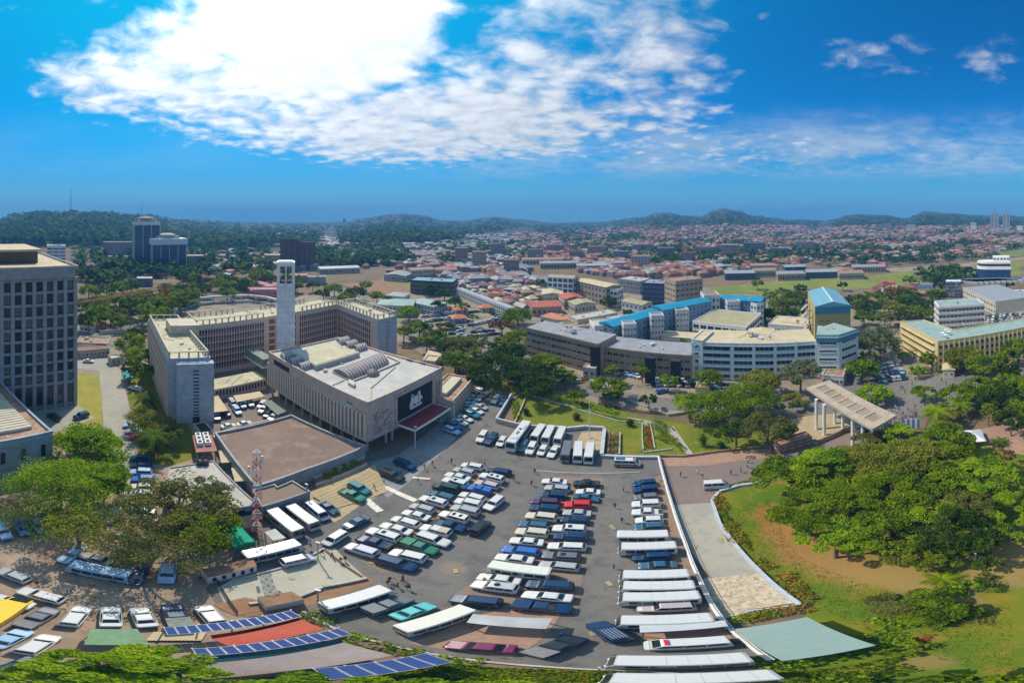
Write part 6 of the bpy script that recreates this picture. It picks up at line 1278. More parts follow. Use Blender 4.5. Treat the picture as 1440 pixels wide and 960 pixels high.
# pale metal roof in the park, lower right
q = [PZ(*p, 2.6) for p in ((1034, 884), (1135, 867), (1232, 907), (1100, 929))]; c = sum(q, Vector())/4; t_ = thing('flat_shelter', 'large flat pale green metal shelter roof beside the hedge', 'shelter', (c.x, c.y, 0)); M_pg = mat('pale_green_metal', (.24, .33, .30), .45, .05, .2)
a_, b_, c2, d_ = [p-c for p in q]; n = 12
for i in range(n):
    m = MB(); u0, u1 = i/n, (i+.985)/n; m.prism([(p.x, p.y) for p in (a_.lerp(d_, u0), b_.lerp(c2, u0), b_.lerp(c2, u1), a_.lerp(d_, u1))], 2.5, 2.6+.01*(i % 2)); build('roof_sheet', m, M_pg, t_)
for p in (a_, b_, c2, d_): m = MB(); p = p*.94; m.tube([(p.x, p.y, 0), (p.x, p.y, 2.5)], .08, 6); build('post', m, M_metal, t_)
# ------------------------------------------------------------ middle distance blocks
def simple(name, label, cat, front, dep, z, wall, roof, floors, bays, wf=.6, hf=.5, par=.4, z0=0, group=None, frame=None, glass=None, gable=0, side=True, base=None, mull=1, hip=0.0):
    """front: two picture points of the front roof edge seen at height z"""
    g = base if base is not None else 0.0
    a, b = xy(PZ(*front[0], z+g)), xy(PZ(*front[1], z+g)); B = Bld(name, label, cat, rect(a, b, dep), g, z+g, wall, roof, group, par if not gable else 0, pt=.3)
    if gable: B.gable(gable, roof, hip=hip)
    fr = (b-a).length
    for p, q in B.facing():
        L_ = (q-p).length; nb = bays if abs(L_-fr) < .5 else max(1, int(bays*L_/fr))
        if floors and (side or abs(L_-fr) < .5): B.windows(p, q, g+.4, g+z-.4, floors, nb, wf, hf, frame, glass, mull=mull)
    return B
M_brownb = mat('brown_render', (.38, .27, .185), .85, .15, .4); M_blueroof = mat('bright_blue_roof', (.015, .24, .38), .5, .15, .4); M_bluew = mat('blue_wall', (.13, .26, .40), .75, .15, .5)
M_tealw = mat('pale_teal_wall', (.56, .61, .58), .75, .08, .5); M_tealc = mat('teal_cornice', (.05, .20, .29), .6, .1, .5); M_yelw = mat('ochre_wall', (.45, .34, .13), .8, .12, .4); M_creamw = mat('cream_yellow_wall', (.55, .44, .22), .8, .1, .4)
M_bluer2 = mat('pale_blue_roof', (.16, .34, .42), .5, .1, .3); M_olroof = mat('olive_roof', (.33, .31, .18), .8, .15, .3); M_greenr = mat('green_grey_roof', (.27, .36, .33), .7, .15, .3); M_pinkw = mat('pink_wall', (.42, .17, .18), .8, .15, .5)
# long brown block in two bends
def chain(name, label, cat, pts, dep, z, wall, roof, per, floors, par=0, **k):
    """a bent slab: picture points along the front roof edge; one body, window rows on each facet"""
    w_ = [xy(PZ(*p, z)) for p in pts]; back = []
    for i, p in enumerate(w_):
        d = (w_[min(i+1, len(w_)-1)]-w_[max(i-1, 0)]).normalized(); n = Vector((-d.y, d.x)); n = n if n.dot(p) > 0 else -n; back.append(p+n*dep)
    B = Bld(name, label, cat, w_+back[::-1], 0, z, wall, roof, None, par)
    for a, b in zip(w_, w_[1:]):
        for e in B.edges():
            if min((e[0]-a).length, (e[1]-a).length) < .01 and min((e[0]-b).length, (e[1]-b).length) < .01: B.windows(e[0], e[1], .3, z-.9, floors, max(1, round((b-a).length/per)), **k); B.band(e[0], e[1], z-.9, z-.1, .25, wall, 'cornice')
    return B
B = chain('office_block', 'long brown four storey block with a grey roof, left half, behind the dark trees', 'office block', [(741, 460), (790, 471), (842, 483)], 13, 13.5, M_brownb, M_greyroof, 2.6, 4, wf=.86, hf=.46, frame=M_brownb)
B = chain('office_block', 'long brown three storey block with a grey roof, right half, next to the white block', 'office block', [(845, 486), (905, 494), (972, 499)], 13, 11, M_brownb, M_greyroof, 2.4, 3, wf=.86, hf=.46, frame=M_creamw)
for x_ in (836, 913, 949):
    a, b = xy(PZ(x_-6, 486+(x_-836)*.12, 12)), xy(PZ(x_+7, 487+(x_-836)*.12, 12)); m = MB(); m.prism([tuple(v) for v in rect(a*.985, b*.985, 2.0)], 0, 12.3 if x_ < 840 else 10.5); B.part('stair_bay', m, M_dark)
# white and pale blue block
Bw = chain('office_block', 'long white and pale blue five storey block facing the avenue', 'office block', [(975, 480), (1030, 482), (1090, 482), (1148, 479)], 15, 15.5, M_tealw, M_tanroof, 9.5, 5, wf=.88, hf=.60, mull=3, frame=M_white)
Bc = chain('office_block', 'corner block with a teal cornice at the end of the long white block', 'office block', [(1148, 472), (1180, 472), (1207, 463)], 13, 18, M_tealw, M_greenr, 9, 5, wf=.75, hf=.42, mull=4, frame=M_white)
for p, q in Bc.facing(): Bc.band(p, q, 15.4, 18.4, .2, M_tealc, 'cornice'); Bc.band(p, q, .1, 1.2, .15, M_pinkw, 'plinth')
for e in Bw.facing(6): Bw.fins(e[0], e[1], 0, 15.4, max(1, round((e[1]-e[0]).length/9.5))+1, 1.1, .35, M_white, 'pier', 0, 1)
for p, q in Bw.facing(6):
    for i in range(5): Bw.band(p, q, .3+i*2.86+1.95+.35, .3+i*2.86+2.7, .45, M_white, 'balcony_band')
simple('office_block', 'white stair block joining the brown and the white long blocks', 'office block', [(972, 478), (988, 480)], 12, 16, M_tealw, M_tanroof, 5, 1, .3, .45)
# ochre building with blue gabled roof
q0, q1 = PZ(1146, 431, 22), PZ(1196, 429, 22); a, b = xy(q0), xy(q1); B = Bld('ochre_building', 'ochre building with a pale blue gabled roof behind the white block', 'building', rect(a, b, 34), 0, 22, M_yelw, M_bluer2)
c1, c2, c3, c4 = rect(a, b, 34.6); r0, r1 = (c1+c2)/2, (c3+c4)/2; m = MB(); V = [(*c1, 22.02), (*c2, 22.02), (*c3, 22.02), (*c4, 22.02), (*r0, 24.0), (*r1, 24.0)]; m.add(V, [(0, 4, 5, 3), (4, 1, 2, 5), (0, 1, 4), (2, 3, 5)]); B.part('roof', m, M_bluer2); m = MB(); m.bar((*r0, 24.2), (*r1, 24.2), .5, .2); B.part('ridge_cap', m, M_white)
for p, q in B.facing():
    if (q-p).length < 25: B.band(p, q, 18.6, 21.9, .2, M_tealc, 'cornice'); B.windows(p, q, 8, 17.5, 3, 1, .10, .6, M_white, M_glass, u0=.5, u1=.75, name='window'); B.windows(p, q, 8, 17.5, 3, 2, .6, .08, M_dark, M_dark, mull=0, u0=.1, u1=.48)
t_ = PZ(1138, 425, 22); m = MB()
for i in range(6): m.box(t_.x-1.2, t_.y-1.2, i*3.6, t_.x+1.2, t_.y+1.2, i*3.6+.3); m.bar((t_.x-5, t_.y+.5, i*3.6+1.2), (t_.x-1, t_.y+.5, i*3.6+3.2), 1, .3)
for d_ in ((-1.1, -1.1), (1.1, 1.1), (-1.1, 1.1)): m.tube([(t_.x+d_[0], t_.y+d_[1], 0), (t_.x+d_[0], t_.y+d_[1], 22)], .2, 5)
B.part('fire_stair', m, M_con)
# blue complex
M_bg = mat('blue_tint_glass', (.03, .07, .14), .2, .3, 1, spec=.6)
simple('blue_school_block', 'long blue walled block with a bright blue roof, left arm of the blue complex', 'building', [(862, 459), (936, 437)], 9, 14, M_bluew, M_blueroof, 4, 12, .6, .5, gable=1.2, glass=M_bg)
simple('blue_school_block', 'long blue walled block with a bright blue roof, rear arm of the blue complex', 'building', [(932, 436), (1000, 423)], 10, 16, M_bluew, M_blueroof, 4, 12, .6, .5, gable=1.2, glass=M_bg)
simple('blue_school_block', 'blue walled block with a bright blue roof, right arm of the blue complex', 'building', [(1012, 420), (1070, 424)], 12, 15, M_bluew, M_blueroof, 4, 10, .6, .5, gable=1.0, glass=M_bg)
simple('blue_school_block', 'blue end block with a narrow stair face at the right end of the blue complex', 'building', [(1064, 428), (1074, 426)], 26, 14, M_tealw, M_blueroof, 4, 2, .6, .5, glass=M_bg)
for x_, y_, lb in ((886, 456, 'left'), (925, 444, 'middle'), (960, 436, 'right'), (1032, 424, 'rear')): simple('stair_block', f'grey blue stair block with small windows, {lb} one in the blue complex', 'building', [(x_-9, y_+1), (x_+9, y_)], 6, 15.5, M_offw, M_greyroof, 5, 4, .6, .4)
simple('roof_pavilion', 'round topped pink roofed pavilion above the blue roofs', 'building', [(990, 416), (1012, 415)], 12, 18, M_tealw, M_rust, 4, 4)
B = simple('open_sided_hall', 'white open sided hall with an olive roof in the courtyard of the blue complex', 'hall', [(974, 452), (1048, 461)], 26, 11, M_white, M_olroof, 3, 7, .8, .62, glass=M_dark)
simple('court_house', 'long low tan roofed range behind the white block', 'building', [(930, 472), (988, 476)], 8, 6, M_offw, M_tanroof, 1, 10, gable=.8); simple('court_house', 'tan roofed house right of the open sided hall', 'building', [(1052, 474), (1090, 474)], 12, 10, M_offw, M_tanroof, 2, 6, gable=.8)
simple('court_house', 'pale cream roofed house left of the ochre building', 'building', [(1080, 456), (1132, 460)], 16, 9, M_offw, M_tanroof, 2, 8, glass=M_bg)
# grey market terraces left of the blue complex
simple('terrace_block', 'cream two storey terrace behind the brown block', 'building', [(812, 450), (868, 440)], 9, 12, M_cream, M_con, 3, 9, .6, .4); simple('terrace_block', 'grey terrace with shop openings behind the brown block', 'building', [(780, 462), (836, 458)], 8, 10, M_con, M_rust, 3, 9, .6, .45)
simple('terrace_block', 'white cubic house at the end of the grey terrace', 'building', [(836, 459), (872, 456)], 10, 13, M_white, M_con, 4, 6, .45, .4); simple('terrace_block', 'pale house with a flat roof left of the blue roofs', 'building', [(868, 451), (884, 447)], 8, 11, M_offw, M_con, 3, 3)
B = chain('orange_roofed_terrace', 'curved terrace with an orange tiled roof behind the brown block', 'building', [(760, 444), (785, 449), (812, 448)], 9, 9, M_cream, M_orroof, 3, 2); 
simple('shed', 'red sheet roofed shed in the market quarter', 'shed', [(748, 432), (790, 430)], 16, 6, M_brownb, M_redroof, 1, 6, gable=1.5); simple('shed', 'tan roofed shed behind the red roofed shed', 'shed', [(762, 414), (792, 414)], 18, 7, M_cream, M_tanroof, 1, 6, gable=1.5)
simple('shed', 'pair of red gabled roofs right of the tan shed', 'shed', [(793, 421), (822, 419)], 15, 7, M_cream, M_redroof, 1, 6, gable=1.8); simple('shed', 'olive yellow roofed shed right of the red gabled roofs', 'shed', [(808, 429), (838, 426)], 16, 6, M_cream, M_olroof, 1, 6, gable=1.5)
simple('white_frame_block', 'white framed four storey block with a pale roof', 'building', [(770, 389), (806, 391)], 12, 17, M_white, M_olroof, 4, 5, .8, .7, gable=1, glass=M_bg); simple('long_block', 'dark fronted long block with a tan roof next to the white framed block', 'building', [(808, 394), (852, 404)], 14, 14, M_brownb, M_tanroof, 3, 9, gable=1, glass=M_bg)
simple('small_block', 'white three storey block with balconies beyond the orange roof', 'building', [(848, 406), (868, 408)], 10, 12, M_white, M_con, 3, 4, .8, .5); simple('small_block', 'green roofed small block left of the blue roofs', 'building', [(874, 423), (903, 429)], 10, 8, M_offw, M_olroof, 2, 5, gable=1)
# dark glass towers group behind the blue complex
simple('dark_block', 'dark blue grey block with terraces behind the blue roofs', 'building', [(903, 398), (948, 400)], 18, 17, mat('slate_blue_wall', (.05, .07, .14), .7, .3, .6), M_greyroof, 5, 10, .6, .4, glass=M_bg); simple('dark_block', 'brown tower block with a fire wall behind the blue roofs', 'building', [(950, 396), (988, 392)], 14, 24, M_brownb, M_rust, 7, 6, .7, .4, glass=M_dark)
simple('dark_block', 'low grey block between the two dark blocks', 'building', [(868, 392), (900, 396)], 18, 11, M_greyroof, M_con, 3, 7)
# white arcade and market sheds
a, b = PZ(716, 432, 7), PZ(642, 404, 7)
B = Bld('market_arcade', 'long narrow white roofed arcade along the market edge', 'market building', rect(a, b, 5), 0, 6.5, M_offw, M_silver)
for p, q in B.facing(8): B.windows(p, q, .3, 6, 2, 30, .6, .55, M_white, M_dark, mull=0)
rg = random.Random(11)
def inpoly(x, y, poly):
    ins = False
    for i in range(len(poly)):
        (ax, ay), (bx, by) = poly[i-1], poly[i]
        if (ay > y) != (by > y) and x < (bx-ax)*(y-ay)/(by-ay)+ax: ins = not ins
    return ins
def house_mesh(k, w, d, h, rise, hip, wm, rm):
    m = MB(); m.box(-w/2, -d/2, -1.5, w/2, d/2, h, 0); o = .5; X, Y = w/2+o, d/2+o; hx = X-hip*Y
    m.add([(-X, -Y, h-.05), (X, -Y, h-.05), (X, Y, h-.05), (-X, Y, h-.05), (-hx, 0, h+rise), (hx, 0, h+rise)], [(0, 1, 5, 4), (2, 3, 4, 5), (3, 0, 4), (1, 2, 5)], 1); m.add([(-X, -Y, h-.06), (X, -Y, h-.06), (X, Y, h-.06), (-X, Y, h-.06)], [(3, 2, 1, 0)], 1)
    for s in (-1, 1):
        n = max(2, int(w/3))
        for i in range(n): x = -w/2+w*(i+.5)/n; m.box(x-.55, s*d/2-(.06), .9, x+.55, s*d/2+(.06), 2.2, 2)
    return m.mesh('small_house', [wm, rm, M_glass])
roofs = [M_rust, M_redroof, mat('brick_red_roof', (.22, .07, .045), .8, .3, .5), mat('faded_red_roof', (.21, .10, .075), .8, .3, .5), M_silver, M_greyroof, M_tanroof, mat('dull_brown_roof', (.26, .17, .12), .8, .3, .5)]
M_hw1 = mat('dusty_house_wall', (.25, .18, .14), .85, .25, .4); M_hw2 = mat('grey_house_wall', (.21, .19, .19), .85, .25, .4)
walls = [M_cream, M_hw1, M_hw2, M_brownb, M_hw1]
HM = [house_mesh(i, rg.uniform(8, 15), rg.uniform(6, 9), rg.uniform(2.6, 5.2), rg.uniform(1.2, 2.4), rg.choice((0, .9, .9)), rg.choice(walls), roofs[i % 8]) for i in range(24)]
HMred = [HM[i] for i in range(24) if i % 8 in (0, 1, 2, 3, 7)]
n_house = 0
def scatter_houses(poly, n, label, group, meshes=None, smin=.8, smax=1.3, name='small_house', cat='house', mind=None, lim=None):
    global n_house
    xs = [p[0] for p in poly]; ys = [p[1] for p in poly]; got = []; tries = 0
    while len(got) < n and tries < n*40:
        tries += 1; x, y = rg.uniform(min(xs), max(xs)), rg.uniform(min(ys), max(ys))
        if not inpoly(x, y, poly): continue
        p = P(x, y); dmin = mind or 11
        if any((p-g).length < dmin for g in got[-400:]): continue
        got.append(p); o = link(name, rg.choice(meshes or HM), None, tuple(p), rg.choice((.3, .3+1.57))+rg.gauss(0, .25), rg.uniform(smin, smax)); tag(o, label, cat, group); n_house += 1
# dense market roofs (center), sharing one label
scatter_houses([(645, 402), (690, 395), (770, 412), (745, 440), (712, 430)], 90, 'small rusty roofed stall house in the dense market quarter', 'market quarter roofs', HM, .45, .9, 'market_shed', 'shed', 6.5)
scatter_houses([(350, 405), (395, 408), (420, 418), (360, 425)], 5, 'pink walled house beyond the office block', 'pink houses', [house_mesh(0, 14, 9, 6, 1.5, 0, M_pinkw, M_pinkw)], .9, 1.2, mind=10)
scatter_houses([(1300, 372), (1440, 366), (1440, 396), (1310, 398)], 7, 'low shed on the far side of the meadow', 'meadow sheds', HM, .8, 1.4, 'shed', 'shed', 20)
scatter_houses([(1225, 398), (1320, 402), (1320, 425), (1225, 425)], 8, 'red roofed house among the trees beyond the ochre building', 'red roofs among trees', HMred, .9, 1.3)
scatter_houses([(560, 425), (640, 430), (640, 436), (560, 440)], 5, 'small orange roofed kiosk by the crowded car park', 'kiosks', [house_mesh(0, 7, 5, 3, 1.2, .9, M_cream, M_orroof)], .8, 1.1, 'kiosk', 'kiosk', 9)
for x_, y_, lb in ((683, 437, 'kiosk with a pointed orange roof beside the crowded car park'), (645, 452, 'small red roofed shelter in the crowded car park'), (648, 440, 'orange roofed shelter at the edge of the crowded car park')): p = P(x_, y_); tag(link('kiosk', house_mesh(0, 8, 6, 3, 1.6, .9, M_cream, M_orroof), None, tuple(p), .4), lb, 'kiosk')
# green roofs and dark block left of centre
simple('green_roofed_house', 'low green grey roofed house with a raised lantern beyond the avenue trees', 'building', [(530, 428), (580, 430)], 18, 7, M_offw, M_greenr, 2, 9, gable=1.5, hip=.5); simple('green_roofed_house', 'long green grey roofed wing right of the lantern house', 'building', [(575, 424), (610, 431)], 14, 6, M_offw, M_greenr, 2, 8, gable=1.5, hip=.4); simple('green_roofed_house', 'small green grey roofed house behind the lantern house', 'building', [(545, 415), (568, 417)], 12, 8, M_offw, M_greenr, 2, 5, gable=1.5, hip=.5)
simple('hall_block', 'dark brown windowless block with a pale blue roof edge', 'building', [(577, 394), (637, 397)], 18, 11, mat('dark_brown_wall', (.08, .06, .06), .8, .3, .6), M_bluer2, 3, 10, .8, .2, glass=M_dark)
simple('long_shed', 'long low shed with a pale roof at the end of the sports ground', 'shed', [(450, 378), (506, 376)], 20, 6, M_con, M_silver, 1, 14, gable=1.5); simple('long_shed', 'long shed with a red brown roof beyond the sports ground', 'shed', [(578, 380), (612, 378)], 18, 9, M_cream, M_rust, 2, 10, gable=1.5); simple('long_shed', 'long pale fronted shed with a red roof edge, right of the brown one', 'shed', [(612, 379), (642, 379)], 16, 9, M_cream, M_redroof, 2, 10, gable=1.5); simple('long_shed', 'grey metal shed beyond the dark brown block', 'shed', [(540, 386), (570, 388)], 24, 6, M_con, M_greyroof, 1, 8, gable=1.5)
# left: pair of glass towers, hotel and neighbours
M_slate = mat('slate_spandrel', (.07, .10, .15), .4, .15, .6); M_tg = mat('tower_blue_glass', (.02, .06, .13), .2, .3, .6, spec=.7)
def ptower(label, p0, p1, z, dep, slab=0, cap=None):
    a, b = xy(PR(p0[0], p0[1])), xy(PR(p1[0], p1[1])); B = Bld('glass_tower', label, 'tower', rect(a, b, dep), 0, z, M_tg, M_con)
    for p, q in B.facing():
        n = max(2, int((q-p).length/9)); B.fins(p, q, 0, z, n+1, .9, .8, M_offw, 'pier'); k = int(z/3.6)
        for i in range(k): B.band(p, q, 1+i*3.6, 1.5+i*3.6, .12, M_slate, 'floor_line')
    ip = inset(B.p, -1.6 if slab else -.5); m = MB(); m.prism(ip, z-slab-(.0 if slab else 2.0)+.02, z+2.5); B.part('top_band', m, M_white)
    if slab:
        for e0, e1 in zip(ip, ip[1:]+ip[:1]):
            pass
    ip = inset(B.p, dep*.25); m = MB(); m.prism(ip, z+2.5, z+5.5); B.part('plant_room', m, M_con)
    c = B.c; m = MB(); n = 14; rr = dep*.36; m.loft([[(c.x+r_*math.cos(6.2832*i/n), c.y+r_*math.sin(6.2832*i/n), z+zz) for i in range(n)] for r_, zz in ((rr, 5.6), (rr*1.1, 7.2), (rr*.6, 8.8), (.2, 9.2))]); B.part('dome_cap', m, cap or M_con); return B
RT = 430
ptower('tall blue glass tower with white piers on the left skyline', (189, RT), (225, RT+4), 57, 30, cap=M_rust)
ptower('lower blue glass tower with a thick white top slab beside the tall one', (214, RT-15), (262, RT-6), 36, 28, slab=5)
B = simple('base_block', 'low blue glass base block between the two glass towers', 'building', [(192, 392), (215, 392)], 14, 7, M_tg, M_con, 2, 6)
simple('hotel_block', 'wide grey hotel with a rosy frame left of the glass towers', 'building', [(144, 341), (186, 340)], 20, 43, mat('rosy_grey_wall', (.32, .24, .23), .8, .1, .4), M_con, 9, 11, .7, .5) if False else None
def far_block(label, x0, x1, ytop, r, dep, wall, roof, floors, bays, name='far_building', cat='building', wf=.6, hf=.5, **k):
    z = CAM_H-r*math.tan((ytop-HY)*K); a, b = xy(PR(x0, r)), xy(PR(x1, r)); g = ground(a.x, a.y)
    B = Bld(name, label, cat, rect(a, b, dep), g, z, wall, roof, None, k.get('par', .6))
    for p, q in B.facing():
        nb = bays if abs((q-p).length-(b-a).length) < .5 else max(1, int(bays*(q-p).length/(b-a).length))
        B.windows(p, q, max(g+1, z-floors*3.4), z-.6, floors, nb, wf, hf, M_offw, M_glass, mull=0)
    return B
M_rosy = mat('rosy_grey_wall', (.34, .24, .23), .8, .1, .4)
far_block('wide rosy grey hotel slab left of the glass towers', 145, 186, 340.5, 560, 22, M_rosy, M_con, 8, 11, cat='hotel', name='hotel_block'); far_block('teal grey apartment block in front of the rosy hotel', 152, 180, 361, 500, 14, M_tealw, M_con, 4, 9)
far_block('brown block right of the lower glass tower', 262, 286, 360, 450, 20, M_yelw, M_con, 3, 6); far_block('white striped tower block behind the stone tower', 66, 92, 346, 330, 20, M_white, M_con, 6, 3, wf=.9, hf=.4)
far_block('dark rusty tower, left half of the twin behind the bell tower', 394, 418, 336, 420, 24, mat('dark_rust_wall', (.11, .06, .055), .8, .3, .4), M_dark, 11, 3, wf=.3, hf=.3); far_block('dark rusty tower, right half of the twin behind the bell tower', 421, 443, 341, 424, 24, MATS['dark_rust_wall'], M_dark, 10, 3, wf=.3, hf=.3); far_block('recessed dark glass core between the two rusty towers', 415, 424, 339, 428, 18, M_tg, M_dark, 8, 2)
far_block('low cream roofed building left of the rusty twin', 372, 394, 359, 460, 20, M_cream, M_tanroof, 2, 6); far_block('long grey roofed hall on the wooded slope', 370, 388, 353, 700, 20, M_con, M_con, 3, 5)
far_block('grey green office block with striped floors beyond the market', 330, 345, 372, 500, 16, M_offw, M_con, 3, 5)
far_block('pink grey house block behind the office wing', 412, 432, 388, 330, 18, M_rosy, M_rust, 3, 7); far_block('pink house block with a green front behind the bell tower', 432, 458, 390, 318, 14, M_greenr, M_rosy, 3, 7)
far_block('reddish pink long house left of the bell tower', 355, 388, 408, 250, 12, M_pinkw, M_rosy, 2, 9)
far_block('teal glazed block beyond the market sheds', 692, 716, 374, 520, 16, mat('teal_dark', (.03, .14, .18), .5, .3, .5), M_greyroof, 3, 7); far_block('grey block beside the teal glazed block', 716, 735, 379, 480, 16, M_con, M_greyroof, 3, 5)
far_block('tall buff block on the far slope, left of the valley road', 702, 712, 344, 900, 20, M_cream, M_con, 6, 3); far_block('brick red tower on the far hillside', 984, 1004, 322, 1250, 25, mat('salmon_wall', (.45, .20, .15), .8, .1, .4), M_con, 5, 4)
far_block('small dark high rise silhouette on the skyline', 482.5, 485.8, 306.5, 3000, 25, M_dark, M_dark, 3, 1)
rb_ = random.Random(31)
for x0, w_, yt, r_ in ((742, 22, 362, 560), (768, 26, 356, 640), (800, 20, 364, 520), (826, 28, 358, 600), (862, 22, 366, 500), (888, 26, 374, 430), (890, 30, 358, 620), (924, 24, 366, 520), (958, 20, 372, 460), (980, 26, 362, 560), (1014, 24, 366, 540), (1046, 30, 360, 620), (1086, 24, 364, 580), (708, 22, 388, 380), (664, 20, 386, 420), (640, 18, 380, 470), (1120, 26, 358, 640), (690, 20, 366, 560)):
    far_block('plain commercial block in the town beyond the blue roofs', x0, x0+w_, HY+math.atan2(CAM_H-rb_.uniform(13, 24), r_)/K, r_, rb_.uniform(12, 22), rb_.choice((M_brownb, M_hw1, M_hw2, M_rosy, M_con)), rb_.choice((M_rust, M_greyroof, M_con, roofs[2])), rb_.choice((3, 4, 5)), rb_.choice((6, 8, 9)), name='commercial_block')
# twin towers under construction
for x0, x1, yt, lb in ((1393, 1404, 300, 'left'), (1410, 1420, 300.5, 'right')):
    B = far_block(f'{lb} unfinished concrete tower of the pair on the right skyline', x0, x1, yt, 1150, 22, mat('raw_concrete', (.30, .31, .33), .85, .1, .2), M_con, 14, 2, name='unfinished_tower', cat='tower')
    c = B.c; zt = B.z1; t_ = thing('tower_crane', f'tower crane on top of the {lb} unfinished tower', 'crane', (c.x, c.y, zt+.7)); m = MB(); m.box(-1, -1, 0, 1, 1, 16); build('mast', m, M_metal, t_); m = MB(); m.bar((-8, 0, 14), (26 if lb == 'left' else 6, 0, 14), 1, 1.2); build('jib', m, M_metal, t_)
far_block('pale base block joining the two unfinished towers', 1392, 1422, 326, 1140, 30, M_offw, M_con, 2, 8)
for x0, yt, w_, lb in ((1075, 328, 10, 'pinkish'), (1238, 315, 14, 'rosy'), (1275, 316, 12, 'cream'), (1152, 322, 10, 'pale orange'), (1305, 322, 8, 'white'), (1365, 313, 8, 'pale red'), (925, 324, 9, 'red roofed'), (1430, 318, 8, 'white hillside')):
    far_block(f'{lb} block standing above the small houses on the far slope', x0, x0+w_, yt, 1150, 16, {'rosy': M_rosy, 'cream': M_cream, 'white': M_white, 'white hillside': M_white}.get(lb, M_offw), M_rust, 3, 4)
# right side
a, b, c_ = xy(PZ(1266, 453, 13)), xy(PZ(1319, 481, 13)), xy(PZ(1440, 461, 13)); d1 = (b-a).normalized(); d2 = (c_-b).normalized(); n1 = Vector((-d1.y, d1.x)); n1 = n1 if n1.dot(d2) > 0 else -n1; n2 = Vector((-d2.y, d2.x)); n2 = n2 if n2.dot(b) > 0 else -n2
B = Bld('office_block', 'L shaped cream yellow office block with a green grey roof on the right', 'office block', [a, b, b+d2*75, b+d2*75+n2*12, b+d2*11+n2*12, a+d2*11], 0, 13, M_creamw, M_greenr, par=.5)
for p, q in B.facing(6):
    if (p-a).length < .1 or (q-a).length < .1:
        for i in range(4): B.band(p, q, 1.2+i*3, 2.2+i*3, .03, M_dark, 'window_strip', .05, .9); B.band(p, q, 2.4+i*3, 2.9+i*3, .7, M_creamw, 'sun_shelf', .03, .93)
    elif (q-p).length > 50: B.windows(p, q, .6, 12.4, 4, 34, .5, .5, M_creamw, M_dark, mull=0); B.fins(p, q, 0, 12.6, 35, .35, .35, M_creamw, 'pier')
rt = b+d2*6+n2*5; t_ = thing('satellite_dish_group', 'white satellite dishes and tanks on the corner of the cream block roof', 'satellite dishes', (*rt, 13.02))
for i in range(4):
    m = MB(); cx_, cy_ = -3+2.2*i, (i % 2)*1.8; m.loft([[(cx_+q*math.cos(a_*.785), cy_+q*math.sin(a_*.785)*.8+zz*.3, 1.2+zz) for a_ in range(8)] for q, zz in ((.1, 0), (.6, .12), (1.0, .45))]); m.tube([(cx_, cy_, 0), (cx_, cy_, 1.2)], .07, 5); build('dish', m, M_white, t_)
B = simple('white_office_block', 'white five storey office block with long window rows behind the cream block', 'office block', [(1320, 431), (1384, 427)], 12, 17, M_white, M_greenr, 5, 12, .85, .4, mull=2)
for p, q in B.facing(): 
    for i in range(5): B.band(p, q, 2.6+i*3.25, 3.5+i*3.25, .4, M_con, 'balcony_band')
far_block('tall white framed blue glass block on the right', 1329, 1352, 397, 262, 12, M_tg, M_white, 4, 5, wf=.7, hf=.9); far_block('low red ended block beside the meadow', 1283, 1291, 399, 300, 10, M_redroof, M_con, 2, 2); far_block('low sky blue block beside the meadow', 1291, 1312, 401, 300, 12, mat('sky_blue_wall', (.08, .25, .42), .7, .1, .5), M_rust, 2, 4)
B = chain('factory', 'long cream factory with a serrated pale roof on the right', 'factory', [(1354, 404), (1390, 420), (1400, 424)], 30, 9, M_cream, M_silver, 3.5, 2, wf=.6, hf=.45)
far_block('long white fronted factory wing on the right edge', 1402, 1446, 414, 250, 16, M_white, M_silver, 2, 16)
for i in range(9): m = MB(); p = PR(1372+i*8, 272+i*1.2, 9.2); m.prism([(p.x-3, p.y-2), (p.x+4, p.y-2), (p.x+9, p.y+22), (p.x+2, p.y+22)], 9.05, 11, ztop=None); o = tag(build('roof_monitor', m, M_silver), None); o.parent = B.root; o.location = (-B.c.x, -B.c.y, -B.c.z)
# ship shaped white building
c = PR(1396, 330); t_ = thing('rounded_building', 'white rounded building with ribbon windows and a blue base like a ship', 'building', tuple(c), math.atan2(c.x, c.y)*-1); n = 18
outl = lambda s_: [(s_*26*(-1 if False else 1)*math.cos(math.pi/2+math.pi*i/(n-1))*.0-s_*(10+10*math.sin(math.pi*i/(n-1)))+10*s_*0, -s_*9*math.cos(math.pi*i/(n-1))) for i in range(n)]
P_ = [(-4-11*math.sin(math.pi*i/(n-1)), -9*math.cos(math.pi*i/(n-1))) for i in range(n)]+[(17, 9), (17, -9)]
for z0_, z1_, m_, s_, nm in ((0, 14, M_tg, 1.0, 'base'), (14, 17, M_white, 1.03, 'deck'), (17, 19.5, M_glass, .97, 'window_strip'), (19.5, 21.5, M_white, 1.0, 'deck'), (21.5, 26, M_white, .0, 'upper_block')):
    m = MB(); m.prism([(x*s_, y*s_) for x, y in P_] if s_ else [(0, -7), (16, -7), (16, 7), (0, 7)], z0_, z1_-.02); build(nm, m, m_, t_)
k = win_mesh(2, 1.6, M_white, M_glass, 0)
for i in range(5): link('window', k, t_, (1.8+i*3.2, -7.02, 24))
far_block('blue shop front at the right edge', 1436, 1446, 430, 225, 8, mat('signal_blue', (.03, .22, .45), .5, .1, 1), M_con, 2, 2)
